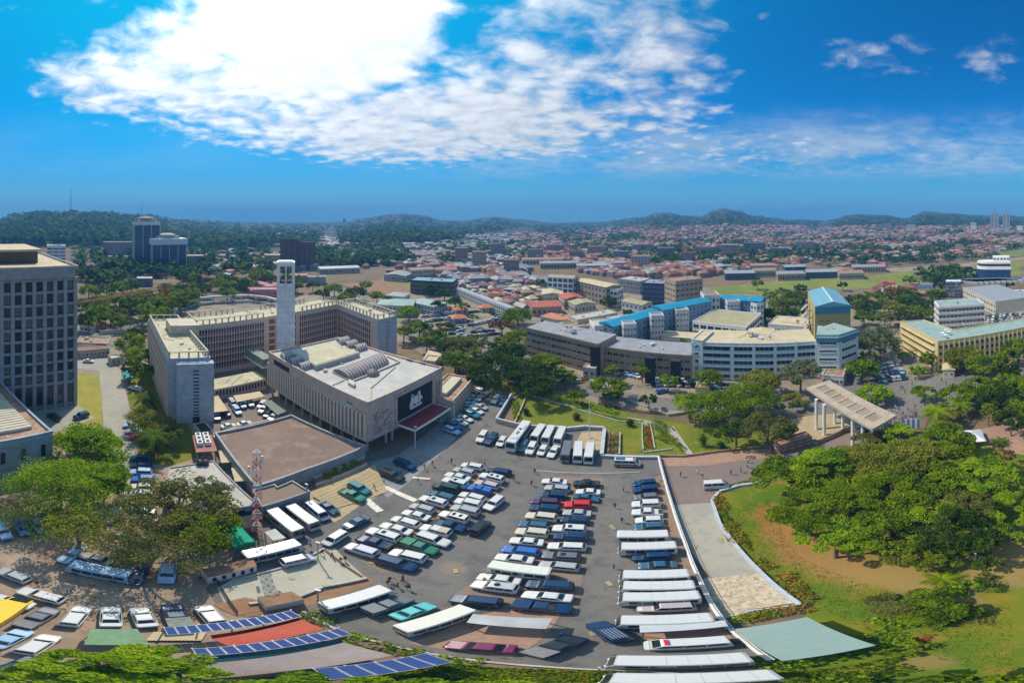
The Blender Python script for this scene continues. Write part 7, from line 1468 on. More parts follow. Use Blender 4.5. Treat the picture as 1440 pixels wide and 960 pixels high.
# curved white roundabout structure at left
t_ = thing('curved_canopy', 'curved white concrete canopy ring behind the office block', 'canopy', tuple(P(300, 428))); o_ = Vector(t_.location)
def arc_band(pts, z0_, z1_, w_, nm):
    pw = [P(*p)-o_ for p in pts]; 
    for a, b in zip(pw, pw[1:]): m = MB(); m.bar(a+Vector((0, 0, z1_)), b+Vector((0, 0, z1_)), w_, z1_-z0_); build(nm, m, M_offw, t_)
arc_band([(246, 446), (255, 436), (275, 429), (300, 426), (325, 425)], 4, 5.5, 2, 'ring_beam'); arc_band([(246, 446), (255, 436), (275, 429), (300, 426), (325, 425)], 0, 1.2, .8, 'ring_wall'); arc_band([(330, 425), (350, 424), (375, 427), (390, 431)], 4, 5.5, 2, 'ring_beam'); arc_band([(330, 425), (350, 424), (375, 427), (390, 431)], 0, 1.2, .8, 'ring_wall')
for i, (x_, y_) in enumerate(((246, 446), (258, 435), (275, 429), (300, 426), (325, 425), (340, 424), (360, 425), (378, 427))): q = P(x_, y_)-o_; m = MB(); m.tube([(q.x, q.y, 0), (q.x, q.y, 4)], .5, 8); build('column', m, M_offw, t_)
# crane on the left
q = P(233, 436); t_ = thing('tower_crane', 'red tower crane with a long orange jib beyond the stone tower', 'crane', tuple(q)); m = MB(); H0 = 17
for i in range(9):
    z_ = H0*i/9; z2 = H0*(i+1)/9
    for s_ in ((-.8, -.8), (.8, -.8), (.8, .8), (-.8, .8)): m.tube([(s_[0], s_[1], z_), (s_[0], s_[1], z2)], .22, 4)
    m.tube([(-.8, -.8, z_), (.8, -.8, z2)], .14, 4); m.tube([(.8, .8, z_), (-.8, .8, z2)], .14, 4); m.tube([(-.8, .8, z_), (-.8, -.8, z2)], .14, 4)
build('mast', m, Mr, t_); e = PZ(109, 419, H0+0)-q; f_ = PZ(228, 403, H0+1)-q; m = MB(); e.z, f_.z = H0-3, H0; 
for dz in (0, 1.6): m.tube([f_+Vector((0, 0, dz)), e+Vector((0, 0, dz*.2))], .22, 4)
for i in range(30): m.tube([f_.lerp(e, i/30)+Vector((0, 0, 1.6*(1-i/30)+.3)), f_.lerp(e, (i+.5)/30)], .1, 4)
build('jib', m, mat('crane_orange', (.55, .22, .03), .5, .1, 1), t_)
for x_, h_, r_, lb in ((98.5, 118, 1500, 'thicker radio mast on the left hill'), (100.8, 105, 1490, 'thinner radio mast on the left hill'), (199.5, 62, 1700, 'faint radio mast on the ridge behind the glass towers'), (1106, 60, 2300, 'lattice mast on the far right ridge'), (1116, 50, 350, 'thin grey mast by the rail sheds')):
    p = PR(x_, r_); g = ground(p.x, p.y); t_ = thing('radio_mast', lb, 'mast', (p.x, p.y, g)); m = MB(); m.tube([(0, 0, -2), (0, 0, h_*.6 if r_ > 400 else 14)], r_*.0007, 4); build('lower_section', m, M_metal, t_); m = MB(); m.tube([(0, 0, h_*.6 if r_ > 400 else 14), (0, 0, h_ if r_ > 400 else 24)], r_*.0004, 4); build('upper_section', m, M_metal, t_)
# rail sheds band at the far side of the meadow
for i, (x0, x1, y_) in enumerate(((1020, 1062, 388), (1062, 1092, 384), (1094, 1132, 389), (1134, 1180, 386), (1176, 1200, 384), (1200, 1246, 378), (1008, 1030, 378), (1045, 1090, 376), (760, 815, 372), (812, 860, 376), (735, 792, 366), (835, 880, 372), (1104, 1134, 378), (1180, 1215, 388))):
    a, b = P(x0, y_+6), P(x1, y_+5); z_ = 7; B = Bld('rail_shed', f'long low industrial shed, {ORD[i]} of the row along the valley', 'shed', rect(a, b, 22), 0, z_, [M_tg, M_con, M_brownb][i % 3], [M_greyroof, M_silver, M_rust][(i+1) % 3]); B.gable(1.6, [M_greyroof, M_silver, M_rust][(i+1) % 3])
    for p, q in B.facing(12): B.windows(p, q, .5, 6.5, 1, 12, .6, .5, M_con, M_dark, mull=0)
# left compound
simple('compound_house', 'small green roofed guard house in the walled compound', 'house', [(112, 456), (130, 459)], 6, 4, M_offw, M_greenr, 1, 3, gable=1); simple('compound_house', 'small red sheet shed beside the green roofed guard house', 'shed', [(131, 457), (141, 458)], 5, 3.4, M_redroof, M_redroof, 1, 2); simple('compound_house', 'long grey walled store with rubble on the roof', 'building', [(108, 482), (152, 484)], 9, 4, M_con, M_rust, 1, 9); simple('compound_house', 'low brown roofed range in front of the store', 'building', [(108, 494), (154, 490)], 6, 3.5, M_con, M_brownp, 1, 8)
simple('compound_house', 'small grey kiosk at the driveway gate', 'kiosk', [(157, 505), (170, 503)], 4, 3, M_con, M_silver, 1, 2); carport([(172, 522), (184, 520), (188, 530), (174, 533)], 2.8, mat('turquoise_sheet', (.02, .33, .38), .5, .1, 1), 'small turquoise roofed shelter at the foot of the office wing'); simple('compound_house', 'small tan roofed shed between the hall and the avenue', 'shed', [(595, 507), (612, 509)], 6, 4, M_cream, M_tanroof, 1, 3); carport([(594, 507), (602, 492), (623, 497), (610, 511)], 3.4, M_tanroof, 'tan flat roof shelter right of the main hall')
wall([(575, 478), (600, 484), (640, 487)], 2.6, .4, M_brownb, 'dark boundary wall along the avenue right of the office wing'); wall([(140, 470), (175, 468)], 2.2, .4, M_con, 'grey compound wall left of the office wing')
simple('kiosk', 'grey kiosk among cars before the brown block', 'kiosk', [(820, 517), (837, 519)], 4, 4, M_con, M_con, 1, 2); simple('kiosk', 'low brown walled kiosk before the white block', 'kiosk', [(978, 545), (997, 546)], 3, 2.4, M_tanroof, M_brownb, 1, 2)
simple('gate_pavilion', 'brown roofed pavilion at the foot of the corner block', 'building', [(1156, 528), (1186, 530)], 7, 4, M_offw, M_rust, 1, 5); simple('kiosk', 'small tan roofed kiosk at the corner of the cream block', 'kiosk', [(1326, 520), (1342, 520)], 6, 3.4, M_cream, M_tanroof, 1, 2, gable=.8)

# ------------------------------------------------------------ far houses: nearest as things, the rest as one mass
REG = [([(1010, 372), (1120, 362), (1250, 372), (1225, 382), (1110, 378), (1010, 392)], 16, 'rusty roofed house by the railway', 'houses by the railway'), ([(880, 372), (1010, 368), (1060, 352), (1180, 345), (1390, 345), (1385, 362), (1150, 372), (1000, 385), (900, 388)], 120, 'small red roofed house on the near part of the hillside settlement', 'hillside houses'),
       ([(740, 352), (880, 345), (890, 372), (760, 372)], 40, 'small house beside the red earth field', 'houses by the red field'), ([(460, 362), (700, 352), (730, 372), (640, 384), (500, 385)], 40, 'small house in the hazy valley beyond the sports ground', 'valley houses'), ([(255, 388), (370, 384), (400, 392), (345, 402), (270, 400)], 14, 'pale roofed house among the trees on the left', 'left houses')]
for poly, n, lb, gp in REG: scatter_houses(poly, n, lb, gp, HMred if 'red' in lb or 'rusty' in lb else HM, .8, 1.25, mind=10)
sheet('soil_bank', [(300, 850), (345, 840), (400, 852), (330, 866)], G_soil)
sheet('red_earth_field', [(765, 346), (885, 344), (890, 352), (880, 362), (800, 362), (770, 356)], two_scale('far_red_earth', (.26, .15, .11), (.22, .13, .10), (.17, .12, .08), .01, .06))
def stuff_houses():
    V = []; F = []; MI = []; g = random.Random(5); specs = [([(720, 330), (900, 318), (1440, 318), (1440, 346), (1100, 352), (880, 346), (740, 352)], 5200), ([(880, 346), (1440, 340), (1400, 362), (1150, 366), (1000, 390), (860, 392), (840, 370)], 1500), ([(740, 345), (860, 352), (860, 392), (770, 372)], 160), ([(440, 335), (730, 330), (740, 356), (470, 366)], 1300), ([(0, 318), (440, 322), (440, 350), (260, 345), (0, 340)], 200), ([(600, 392), (720, 382), (770, 400), (640, 402)], 90), ([(470, 365), (730, 355), (740, 385), (620, 380)], 260), ([(290, 355), (450, 350), (470, 380), (300, 385)], 90)]
    for poly, n in specs:
        xs = [p[0] for p in poly]; ys = [p[1] for p in poly]; k = 0
        while k < n:
            x, y = g.uniform(min(xs), max(xs)), g.uniform(min(ys), max(ys))
            if not inpoly(x, y, poly): continue
            if math.sin(x*.06+y*.25)+math.sin(x*.021-y*.4+1)+g.gauss(0, .6) < -.7: k += .25; continue
            k += 1; p = P(x, y); s = g.uniform(.7, 1.25)*(1+max(0, p.length-700)/3200); w_, d_, h_ = g.uniform(5, 8)*s, g.uniform(3.5, 5.5)*s, g.uniform(3, 6)*s; a_ = g.choice((.3, 1.87))+g.gauss(0, .3); ca, sa = math.cos(a_), math.sin(a_); o = len(V)
            for (lx, ly, lz) in ((-w_, -d_, -2), (w_, -d_, -2), (w_, d_, -2), (-w_, d_, -2), (-w_, -d_, h_), (w_, -d_, h_), (w_, d_, h_), (-w_, d_, h_), (-w_*.6, 0, h_+2.0*s), (w_*.6, 0, h_+2.0*s)): V.append((p.x+lx*ca-ly*sa, p.y+lx*sa+ly*ca, p.z+lz))
            for f in ((0, 1, 5, 4), (1, 2, 6, 5), (2, 3, 7, 6), (3, 0, 4, 7)): F.append(tuple(o+i for i in f)); MI.append(g.choice((0, 1)) if False else (0 if k % 2 else 1))
            rm = g.choice((2, 2, 2, 3, 3, 4, 4, 5, 6)) if poly[0][0] > 700 else g.choice((3, 5, 5, 6, 6, 4)); F += [(o+4, o+5, o+9, o+8), (o+6, o+7, o+8, o+9), (o+7, o+4, o+8, o+8), (o+5, o+6, o+9, o+9)]; MI += [rm]*4
    F = [tuple(dict.fromkeys(f)) for f in F]; me = bpy.data.meshes.new('far_houses'); me.from_pydata(V, [], F)
    for m in (M_hw1, M_hw2, roofs[2], roofs[3], M_rust, mat('dull_silver_roof', (.27, .27, .29), .6, .25, .4), M_greyroof): me.materials.append(m)
    me.polygons.foreach_set('material_index', MI); me.update(); tag(link('far_houses', me), kind='stuff')
stuff_houses()
def in_any(x, y, polys): return any(inpoly(x, y, p) for p in polys)
def forest(name, specs, tint_probs=(0.25, .4, .35), seed=3):
    """far tree cover as crowns of leaf clumps standing on the slope"""
    g = random.Random(seed); C = []; S = []; T = []
    for poly, n, rad, lv in specs:
        xs = [p[0] for p in poly]; ys = [p[1] for p in poly]; k = 0
        while k < n:
            x, y = g.uniform(min(xs), max(xs)), g.uniform(min(ys), max(ys))
            if not inpoly(x, y, poly): continue
            if n == 3000 and math.sin(x*.05+y*.3)+math.sin(x*.017-y*.5)+g.gauss(0, .5) < -.5: k += .3; continue
            k += 1; p = P(x, y); r = rad*g.uniform(.6, 1.4); fz = 1/(1+max(0, p.length-800)/900); t = g.choices((0, 1, 2), tint_probs)[0]
            for j in range(lv):
                u = g.gauss(0, .5); v = g.gauss(0, .5); w_ = g.uniform(.1, 1); C.append((p.x+u*r, p.y+v*r, p.z+(r*.35+w_*r*(1-.5*(u*u+v*v)))*fz)); S.append(r*g.uniform(.22, .42)*(.5+.5*fz)); T.append(min(2, max(0, t+g.choice((0, 0, -1, 1)))))
    C = np.array(C); S = np.array(S); V, F = leaf_quads(C, S, .8, .8); tag(link(name, np_mesh(name, V, F, [LEAF['dark'][1], LEAF['dark'][2], LEAF['dark'][0]], np.array(T))), kind='stuff')
forest('far_woods', [([(-5, 301), (60, 298), (230, 301), (380, 312), (470, 315), (440, 345), (300, 352), (250, 345), (0, 345)], 2600, 13, 16), ([(100, 345), (290, 345), (380, 348), (380, 385), (300, 392), (110, 400)], 320, 8, 34), ([(440, 352), (560, 345), (585, 372), (450, 378)], 380, 8, 26),
                     ([(470, 310), (560, 302), (700, 306), (740, 318), (600, 345), (480, 345)], 1300, 15, 14), ([(740, 318), (900, 305), (1060, 297), (1160, 308), (1150, 318), (950, 320), (760, 330)], 1300, 13, 12), ([(780, 332), (880, 325), (910, 338), (790, 345)], 260, 9, 16),
                     ([(1160, 304), (1440, 302), (1440, 320), (1170, 320)], 900, 13, 12), ([(1000, 362), (1240, 352), (1380, 352), (1400, 364), (1240, 374), (1120, 368), (1020, 385)], 260, 6.5, 26), ([(600, 345), (740, 340), (760, 360), (620, 372)], 200, 7, 20), ([(720, 330), (900, 318), (1440, 318), (1440, 352), (900, 376)], 3000, 7.5, 13), ([(1290, 382), (1360, 376), (1385, 398), (1300, 402)], 60, 5, 34)])
# ------------------------------------------------------------ trees one can tell apart
def tp(x, y, zc, rpx, aspect, tint, style, label, group=None, name='tree', q=1.0, **k):
    """picture centre of the crown, its height above ground, radius in pixels"""
    p = P(x, y, zc); dist = (p-Vector((0, 0, CAM_H))).length; Rr = rpx*K*(math.hypot(p.x, p.y)*.5+dist*.5)*1.06; g = ground(p.x, p.y); return tree(Vector((p.x, p.y, g)), zc, Rr, Rr*aspect, tint, style, label, group, name, q, **k)
tp(122, 622, 8, 52, .7, 'bright', 'layer', 'bright green layered tree between the stone annex and the driveway', q=1.0)
tp(82, 682, 8, 74, .75, 'bright', 'layer', 'large bright green layered tree in front of the stone annex', q=1.1)
tp(150, 668, 7, 36, .7, 'bright', 'layer', 'smaller bright green tree at the edge of the dirt track')
tp(250, 705, 9, 58, .8, 'olive', 'sparse', 'sparse olive tree with bare branches over the dusty flat roof', q=.8); tp(212, 752, 9, 66, .75, 'olive', 'sparse', 'large sparse olive tree over the parked cars', q=.9); tp(285, 748, 8, 45, .8, 'green', 'sparse', 'green sparse tree beside the green shade tent', q=.9); tp(296, 690, 8, 30, .8, 'grey', 'sparse', 'pale leaved tree at the corner of the dusty flat roof', q=.8); tp(110, 742, 8, 42, .5, 'yellow', 'sparse', 'thin yellow green branches reaching over the dirt car park', q=.45)
tp(205, 590, 5, 28, .8, 'yellow', 'sparse', 'yellow green tree behind the palm'); tp(232, 610, 5, 22, .8, 'olive', 'round', 'olive tree right of the palm at the tiled end wall')
palm(P(215, 640), 7, 5.5, 'large date palm at the foot of the tiled end wall', 36, 'dark', droop=1.2); palm(P(206, 575), 5, 5, 'smaller date palm beside the driveway', 26, 'dark')
for i, (x, y, r, t) in enumerate(((185, 482, 20, 'green'), (196, 500, 18, 'bright'), (190, 470, 16, 'dark'), (200, 520, 15, 'green'), (184, 515, 12, 'dark'), (215, 445, 16, 'green'), (170, 450, 14, 'green'))): tp(x, y, 6, r, 1.1, t, 'round', f'leafy tree, {ORD[i]} of the clump left of the office wing', 'trees left of the office wing')
for i, (x, y, r, t) in enumerate(((115, 430, 14, 'dark'), (140, 425, 16, 'olive'), (160, 418, 12, 'green'), (178, 430, 14, 'dark'), (200, 415, 15, 'green'), (225, 425, 16, 'yellow'), (240, 412, 14, 'green'), (262, 408, 13, 'dark'), (150, 405, 15, 'dark'), (125, 408, 14, 'green'), (185, 400, 13, 'dark'), (205, 432, 12, 'bright'), (285, 405, 14, 'dark'), (310, 398, 13, 'green'), (335, 404, 12, 'dark'), (230, 438, 12, 'green'), (255, 425, 13, 'dark'), (172, 402, 12, 'green'), (275, 395, 10, 'dark'), (320, 410, 12, 'green'), (345, 398, 10, 'dark'))): tp(x, y, 7, r, .9, t, 'round', 'street tree in the green quarter beyond the stone tower', 'trees on the left streets', q=.8)
for i, (x, y, r) in enumerate(((470, 405, 12), (500, 410, 14), (515, 400, 9), (455, 412, 10), (530, 415, 10), (440, 400, 9), (485, 417, 11), (545, 420, 8))): tp(x, y, 7, r, .8, 'dark' if i % 2 else 'green', 'round', 'dark tree behind the right office wing', 'trees behind the office block', q=.8)
for i, (x, y, r, t) in enumerate(((575, 438, 16, 'bright'), (590, 462, 18, 'green'), (568, 466, 14, 'yellow'), (605, 405, 12, 'dark'), (625, 412, 12, 'dark'), (640, 424, 11, 'dark'), (615, 428, 10, 'dark'), (650, 430, 10, 'green'), (628, 460, 13, 'olive'), (650, 487, 26, 'olive'), (640, 505, 20, 'green'), (600, 478, 12, 'green'), (665, 446, 7, 'green'))): tp(x, y, 6, r, .75, t, 'umbrella', f'avenue tree, {ORD[i]} from the office wing towards the market', 'avenue trees')
for i, (x, y, r, t, st) in enumerate(((697, 515, 32, 'dark', 'round'), (735, 520, 28, 'dark', 'round'), (768, 515, 30, 'green', 'layer'), (715, 497, 22, 'dark', 'round'), (755, 540, 22, 'dark', 'round'), (795, 525, 16, 'green', 'layer'), (680, 530, 18, 'dark', 'round'))): tp(x, y, 7, r, .9, t, st, f'dense tree, {ORD[i]} from the left in the dark clump by the terrace lawn', 'dark clump')
for x, y, z, r, a, t, st, lb in ((728, 444, 6, 20, .8, 'green', 'round', 'green tree before the orange roofed terrace'), (706, 458, 6, 17, .6, 'rust', 'umbrella', 'rusty leaved umbrella tree by the avenue bend'), (730, 475, 5, 22, .7, 'green', 'umbrella', 'green tree at the left end of the brown block'), (712, 480, 5, 14, .7, 'yellow', 'round', 'yellow green tree left of the brown block'),
    (855, 543, 5, 25, .7, 'green', 'umbrella', 'round topped tree standing alone on the avenue island'), (940, 535, 5, 13, .9, 'bright', 'round', 'small bright green tree before the stair bays of the brown block'), (903, 518, 6, 12, .7, 'green', 'umbrella', 'green tree at the foot of the brown block'), (862, 520, 6, 12, .7, 'green', 'umbrella', 'tree at the left foot of the brown block'),
    (996, 530, 6, 20, .7, 'green', 'umbrella', 'green tree at the left foot of the white block'), (1068, 533, 6, 26, .7, 'yellow', 'umbrella', 'yellow green tree before the middle of the white block'), (1126, 522, 9, 25, 1.1, 'grey', 'round', 'tall grey green tree before the white block'), (1212, 517, 6, 23, .7, 'green', 'umbrella', 'green umbrella tree at the foot of the corner block'),
    (1237, 478, 10, 27, 1.3, 'grey', 'round', 'large pale grey green tree between the corner block and the cream block'), (1222, 505, 6, 16, 1.1, 'grey', 'round', 'grey green tree below the large pale one'), (1270, 500, 3, 8, .9, 'bright', 'round', 'small clipped bright green tree at the left of the cream block'), (1292, 520, 3, 13, .8, 'bright', 'round', 'rounded bright green tree in front of the cream block corner'),
    (1305, 504, 6, 12, 1.4, 'green', 'round', 'slim green tree against the cream block corner'), (1355, 500, 7, 26, .8, 'yellow', 'round', 'yellow green tree before the cream block'), (1385, 512, 7, 24, .8, 'green', 'round', 'green tree before the middle of the cream block'), (1432, 488, 8, 20, .9, 'green', 'round', 'tree cut by the right edge beside the cream block'),
    (1418, 520, 6, 18, .8, 'dark', 'round', 'dark tree at the right edge below the cream block'), (1118, 562, 3, 18, .5, 'yellow', 'umbrella', 'low yellow green tree left of the gate canopy'), (1230, 552, 4, 24, .6, 'bright', 'umbrella', 'bright tree right of the gate canopy slab'), (1178, 556, 3, 12, .5, 'yellow', 'umbrella', 'low tree seen under the gate canopy'),
    (1000, 570, 6, 36, .7, 'green', 'umbrella', 'broad green tree left of the big garden tree'), (970, 567, 6, 24, .7, 'bright', 'umbrella', 'light green tree at the left end of the garden trees'), (1052, 560, 8, 34, 1.0, 'green', 'round', 'big garden tree beside the entrance road'), (1080, 600, 7, 32, 1.0, 'olive', 'round', 'olive tree between the garden and the gatehouse'), (1035, 605, 6, 24, 1.0, 'dark', 'sparse', 'dark spreading tree trunk group in the garden'),
    (1378, 545, 6, 25, .8, 'green', 'round', 'dark green tree in the wooded corner beyond the gate'), (1405, 555, 7, 26, .8, 'dark', 'round', 'dense tree beyond the red plaza'), (1345, 555, 6, 24, .7, 'green', 'umbrella', 'green tree beyond the gate palms'), (1430, 545, 7, 24, .8, 'green', 'round', 'tree at the right edge beyond the red plaza'), (1422, 590, 6, 20, 1.0, 'dark', 'round', 'dark tree right of the red plaza'), (1325, 580, 6, 22, .7, 'yellow', 'umbrella', 'yellow green tree behind the billboard'), (1300, 552, 5, 18, .6, 'green', 'umbrella', 'green tree right of the gate street'),
    (1415, 500, 7, 18, .8, 'green', 'round', 'tree between the cream block and the right edge')): tp(x, y, z, r, a, t, st, lb)
for i, (x, y, r, t) in enumerate(((1098, 425, 16, 'green'), (1120, 418, 14, 'dark'), (1138, 415, 12, 'rust'), (1085, 440, 14, 'green'), (1108, 442, 14, 'dark'), (1082, 415, 10, 'green'), (1205, 422, 16, 'dark'), (1222, 430, 15, 'dark'), (1215, 445, 14, 'green'), (1258, 432, 14, 'yellow'), (1275, 425, 18, 'dark'), (1262, 412, 18, 'rust'), (1290, 438, 15, 'green'), (1305, 428, 14, 'dark'), (1240, 415, 10, 'green'), (1318, 415, 12, 'dark'), (1130, 435, 10, 'green'), (1065, 398, 8, 'green'), (1280, 393, 9, 'green'), (1312, 390, 8, 'dark'), (1290, 385, 4, 'dark'), (1420, 400, 6, 'green'), (1125, 405, 9, 'dark'), (1360, 378, 6, 'dark'), (1330, 402, 9, 'dark'), (1185, 400, 7, 'dark'))): tp(x, y, 6, r, .9, t, 'round', 'tree on the green belt between the blocks and the meadow', 'green belt trees', q=.85)
for i, (x, y, r, t) in enumerate(((798, 408, 8, 'dark'), (820, 405, 9, 'dark'), (838, 412, 8, 'dark'), (856, 424, 11, 'dark'), (885, 440, 8, 'dark'), (900, 425, 7, 'dark'), (760, 395, 6, 'dark'), (940, 408, 8, 'dark'), (960, 478, 4, 'green'), (1200, 470, 5, 'green'), (830, 372, 6, 'dark'), (740, 385, 7, 'dark'))): tp(x, y, 5, r, .9, t, 'round', 'dark tree among the market quarter buildings', 'quarter trees', q=.8)
rg3 = random.Random(8)
for poly, n, zc, r0, lb, gp in (([(108, 425), (240, 400), (300, 405), (255, 432), (210, 440), (115, 455)], 34, 7, 12, 'tree of the leafy streets beyond the stone tower', 'leafy street trees'), ([(255, 385), (400, 378), (440, 398), (430, 408), (340, 402), (260, 405)], 26, 7, 9, 'dark tree among the houses behind the office block', 'trees among left houses'),
    ([(1080, 405), (1130, 410), (1145, 450), (1078, 450)], 10, 6, 10, 'tree between the blue complex and the ochre building', 'trees by the ochre building'), ([(1200, 415), (1330, 410), (1330, 445), (1210, 460)], 22, 6, 11, 'tree in the park strip behind the cream block', 'trees behind the cream block'), ([(560, 440), (600, 445), (700, 490), (660, 520), (610, 500)], 9, 6, 13, 'tree along the avenue bend', 'avenue bend trees'),
    ([(1330, 520), (1440, 515), (1440, 580), (1350, 575)], 12, 6, 17, 'tree in the wooded corner on the right', 'wooded corner trees'), ([(1100, 640), (1420, 640), (1400, 780), (1200, 780)], 8, 5, 26, 'lower tree filling the park grove', 'grove fillers'), ([(770, 545), (1110, 560), (1100, 575), (860, 570)], 9, 4, 9, 'small tree along the avenue verge', 'verge trees')):
    k = 0
    while k < n:
        x, y = rg3.uniform(min(p[0] for p in poly), max(p[0] for p in poly)), rg3.uniform(min(p[1] for p in poly), max(p[1] for p in poly))
        if inpoly(x, y, poly): k += 1; tp(x, y, zc, r0*rg3.uniform(.75, 1.25), .85, rg3.choice(('green', 'green', 'dark', 'olive')), rg3.choice(('round', 'umbrella')), lb, gp)
# the big wooded mass in the park, tree by tree
for i, (x, y, z, r, a, t, st) in enumerate(((1112, 668, 8, 46, .7, 'green', 'umbrella'), (1160, 652, 8, 46, .6, 'green', 'layer'), (1140, 715, 7, 46, .7, 'green', 'umbrella'), (1215, 650, 8, 48, .6, 'green', 'umbrella'), (1195, 700, 8, 50, .65, 'green', 'layer'), (1175, 752, 6, 42, .8, 'green', 'umbrella'), (1255, 690, 9, 52, .6, 'green', 'umbrella'),
    (1285, 640, 8, 40, .7, 'yellow', 'umbrella'), (1240, 750, 6, 44, .8, 'green', 'umbrella'), (1305, 725, 8, 46, .7, 'green', 'umbrella'), (1290, 772, 5, 34, .9, 'dark', 'round'), (1340, 745, 7, 44, .8, 'dark', 'round'), (1325, 670, 8, 42, .7, 'green', 'umbrella'), (1385, 665, 8, 38, .7, 'olive', 'umbrella'), (1360, 708, 6, 30, .7, 'olive', 'sparse'), (1372, 785, 5, 26, .8, 'dark', 'round'),
    (1330, 618, 7, 36, .9, 'green', 'round'), (1265, 612, 6, 24, .8, 'olive', 'umbrella'), (1225, 618, 5, 24, .7, 'olive', 'umbrella'))): tp(x, y, z+(i % 3)*1.5-1, r*.97, a, ('bright' if i % 4 == 1 else 'yellow' if i % 7 == 3 else t), st, 'broad tree in the wooded mass of the park', 'park grove', q=1.1)
tp(1428, 690, 7, 28, .8, 'bright', 'round', 'bright green tree at the right edge of the park'); tp(1425, 735, 6, 32, .8, 'bright', 'round', 'bright green tree below it at the right edge'); tp(1412, 640, 6, 14, 1, 'rust', 'sparse', 'small bare tree beside the red plaza')
palm(P(1317, 605), 7, 6, 'tall palm above the gate side trees', 26, 'green'); palm(P(1262, 618), 4, 4.5, 'palm behind the grove near the gate columns', 24, 'green'); palm(P(1350, 590), 6, 5, 'palm beyond the gate street', 24, 'green'); palm(P(1408, 560), 6, 5, 'palm in the wooded corner', 22, 'olive'); palm(P(1405, 625), 1, 3.5, 'low palm on the red plaza', 22, 'dark')
palm(P(1325, 815), 0.3, 2.6, 'spiky agave rosette on the park lawn', 40, 'green', droop=.5, name='agave'); tp(1318, 852, 2.6, 44, .34, 'green', 'layer', 'low wide feathery leaved tree on the park lawn', leaf=.16); tp(1262, 850, 2.2, 34, .32, 'olive', 'layer', 'small feathery leaved tree left of the low wide one', leaf=.15)
for x, y in ((811, 590), (886, 599), (740, 583), (989, 628), (1014, 630)): 
    p = P(x, y); t_ = thing('column_cypress', {811: 'small dark clipped bush on the terrace lawn, middle one', 886: 'small dark clipped bush near the flower strip', 740: 'small dark bush at the left end of the terrace lawn', 989: 'slim dark cypress on the garden lawn, left one', 1014: 'low dark cypress on the garden lawn, right one'}[x], 'shrub', tuple(p)); hh = 4.5 if x == 989 else 2.4
    C = RNG.normal(size=(420, 3))*np.array([.42, .42, hh*.26])+np.array([0, 0, hh*.5]); V, F = leaf_quads(C, .22, .3); link('foliage', np_mesh('foliage', V, F, LEAF['dark'], RNG.integers(0, 3, 420)), t_); m = MB(); m.tube([(0, 0, 0), (0, 0, hh*.5)], [.1, .06], 5); build('stem', m, M_trunk, t_)
# hedges, beds
hedge([(1004, 704), (1020, 728), (1042, 758), (1055, 775)], 1.2, 1.0, 'green', 'narrow green hedge strip along the outer side of the kerb wall')
hedge([(1006, 700), (1016, 718)], 2.6, 1.3, 'flower', 'short orange flowering hedge near the corner of the entrance road'); hedge([(1024, 738), (1040, 766)], 2.6, 1.3, 'flower', 'orange flowering hedge strip beside the concrete ramp'); hedge([(1102, 808), (1122, 836), (1140, 846)], 2.4, 1.2, 'flower', 'orange flowering hedge strip right of the pebble apron'); hedge([(1040, 871), (1085, 862), (1142, 853)], 2.0, 1.1, 'flower', 'orange flowering hedge below the pebble apron'); hedge([(1022, 876), (1060, 868), (1090, 862)], 1.6, 1.0, 'bright', 'bright green hedge left of the flowering hedge'); hedge([(1062, 788), (1085, 800)], 1.8, 1, 'flower', 'small flowering hedge beside the dark bush')
hedge([(1060, 938), (1120, 926), (1200, 912), (1265, 893)], 3.4, 1.4, 'bright', 'broad bright green hedge in front of the pale metal shelter', dens=34); hedge([(1230, 880), (1280, 872)], 3.0, 1.5, 'bright', 'bright shrub bed right of the pale metal shelter', dens=34); shrub(P(1268, 915), 2.0, 1.4, 'green', 'round clipped green bush in the shrub bed'); shrub(P(1360, 826), 1.8, 1.3, 'bright', 'round bright bush beside the agave')
hedge([(1288, 905), (1310, 892)], .8, .5, 'red', 'small patch of red flowers beside the shrub bed'); hedge([(1300, 880), (1350, 868), (1400, 870)], 3, .5, 'olive', 'low ground plants on the sandy bed', 'flower bed'); hedge([(1270, 935), (1180, 950), (1080, 958)], 3, 1.0, 'green', 'dark green planting at the bottom edge of the park')
hedge([(1372, 812), (1395, 820), (1390, 835)], 3, 1.6, 'dark', 'dark shrubs around the park lamp post')
hedge([(745, 548), (790, 562), (830, 572), (870, 582)], 2.4, 1.2, 'bright', 'loose green shrub band above the terrace edging'); hedge([(712, 548), (735, 550)], 3, 1.2, 'yellow', 'yellow green shrubs at the head of the terrace ramp'); hedge([(842, 568), (880, 577), (940, 583)], 1.4, .9, 'rust', 'reddish hedge along the avenue island'); hedge([(830, 580), (870, 590), (905, 594)], 1.2, .8, 'green', 'green hedge inside the terrace edging'); hedge([(724, 566), (728, 590)], 2.2, 1.4, 'green', 'green shrubs between the divider wall and the coach wall')
hedge([(863, 612), (863, 639)], 3.6, 1.2, 'olive', 'planted bed of mixed shrubs right of the gravel bay', 'flower bed'); hedge([(911, 600), (915, 632)], 1.2, .6, 'red', 'strip of dark red flowers in the terrace garden', 'flower bed'); hedge([(905, 600), (908, 632)], 1.0, .5, 'green', 'green strip beside the red flowers'); hedge([(918, 594), (940, 608)], 4, 1.4, 'green', 'dark green shrubs in the garden'); hedge([(925, 612), (948, 622)], 3.5, 1.3, 'green', 'round green shrubs in front of the garden shrubs'); hedge([(950, 622), (962, 634)], 1.5, 1, 'green', 'clipped shrubs beside the garden path')
hedge([(1010, 690), (1060, 675), (1085, 665)], 1.2, 1.1, 'green', 'hedge along the entrance road kerb'); hedge([(1068, 668), (1100, 655), (1130, 645)], 3, 1.4, 'bright', 'leafy edge where the grove meets the entrance road')
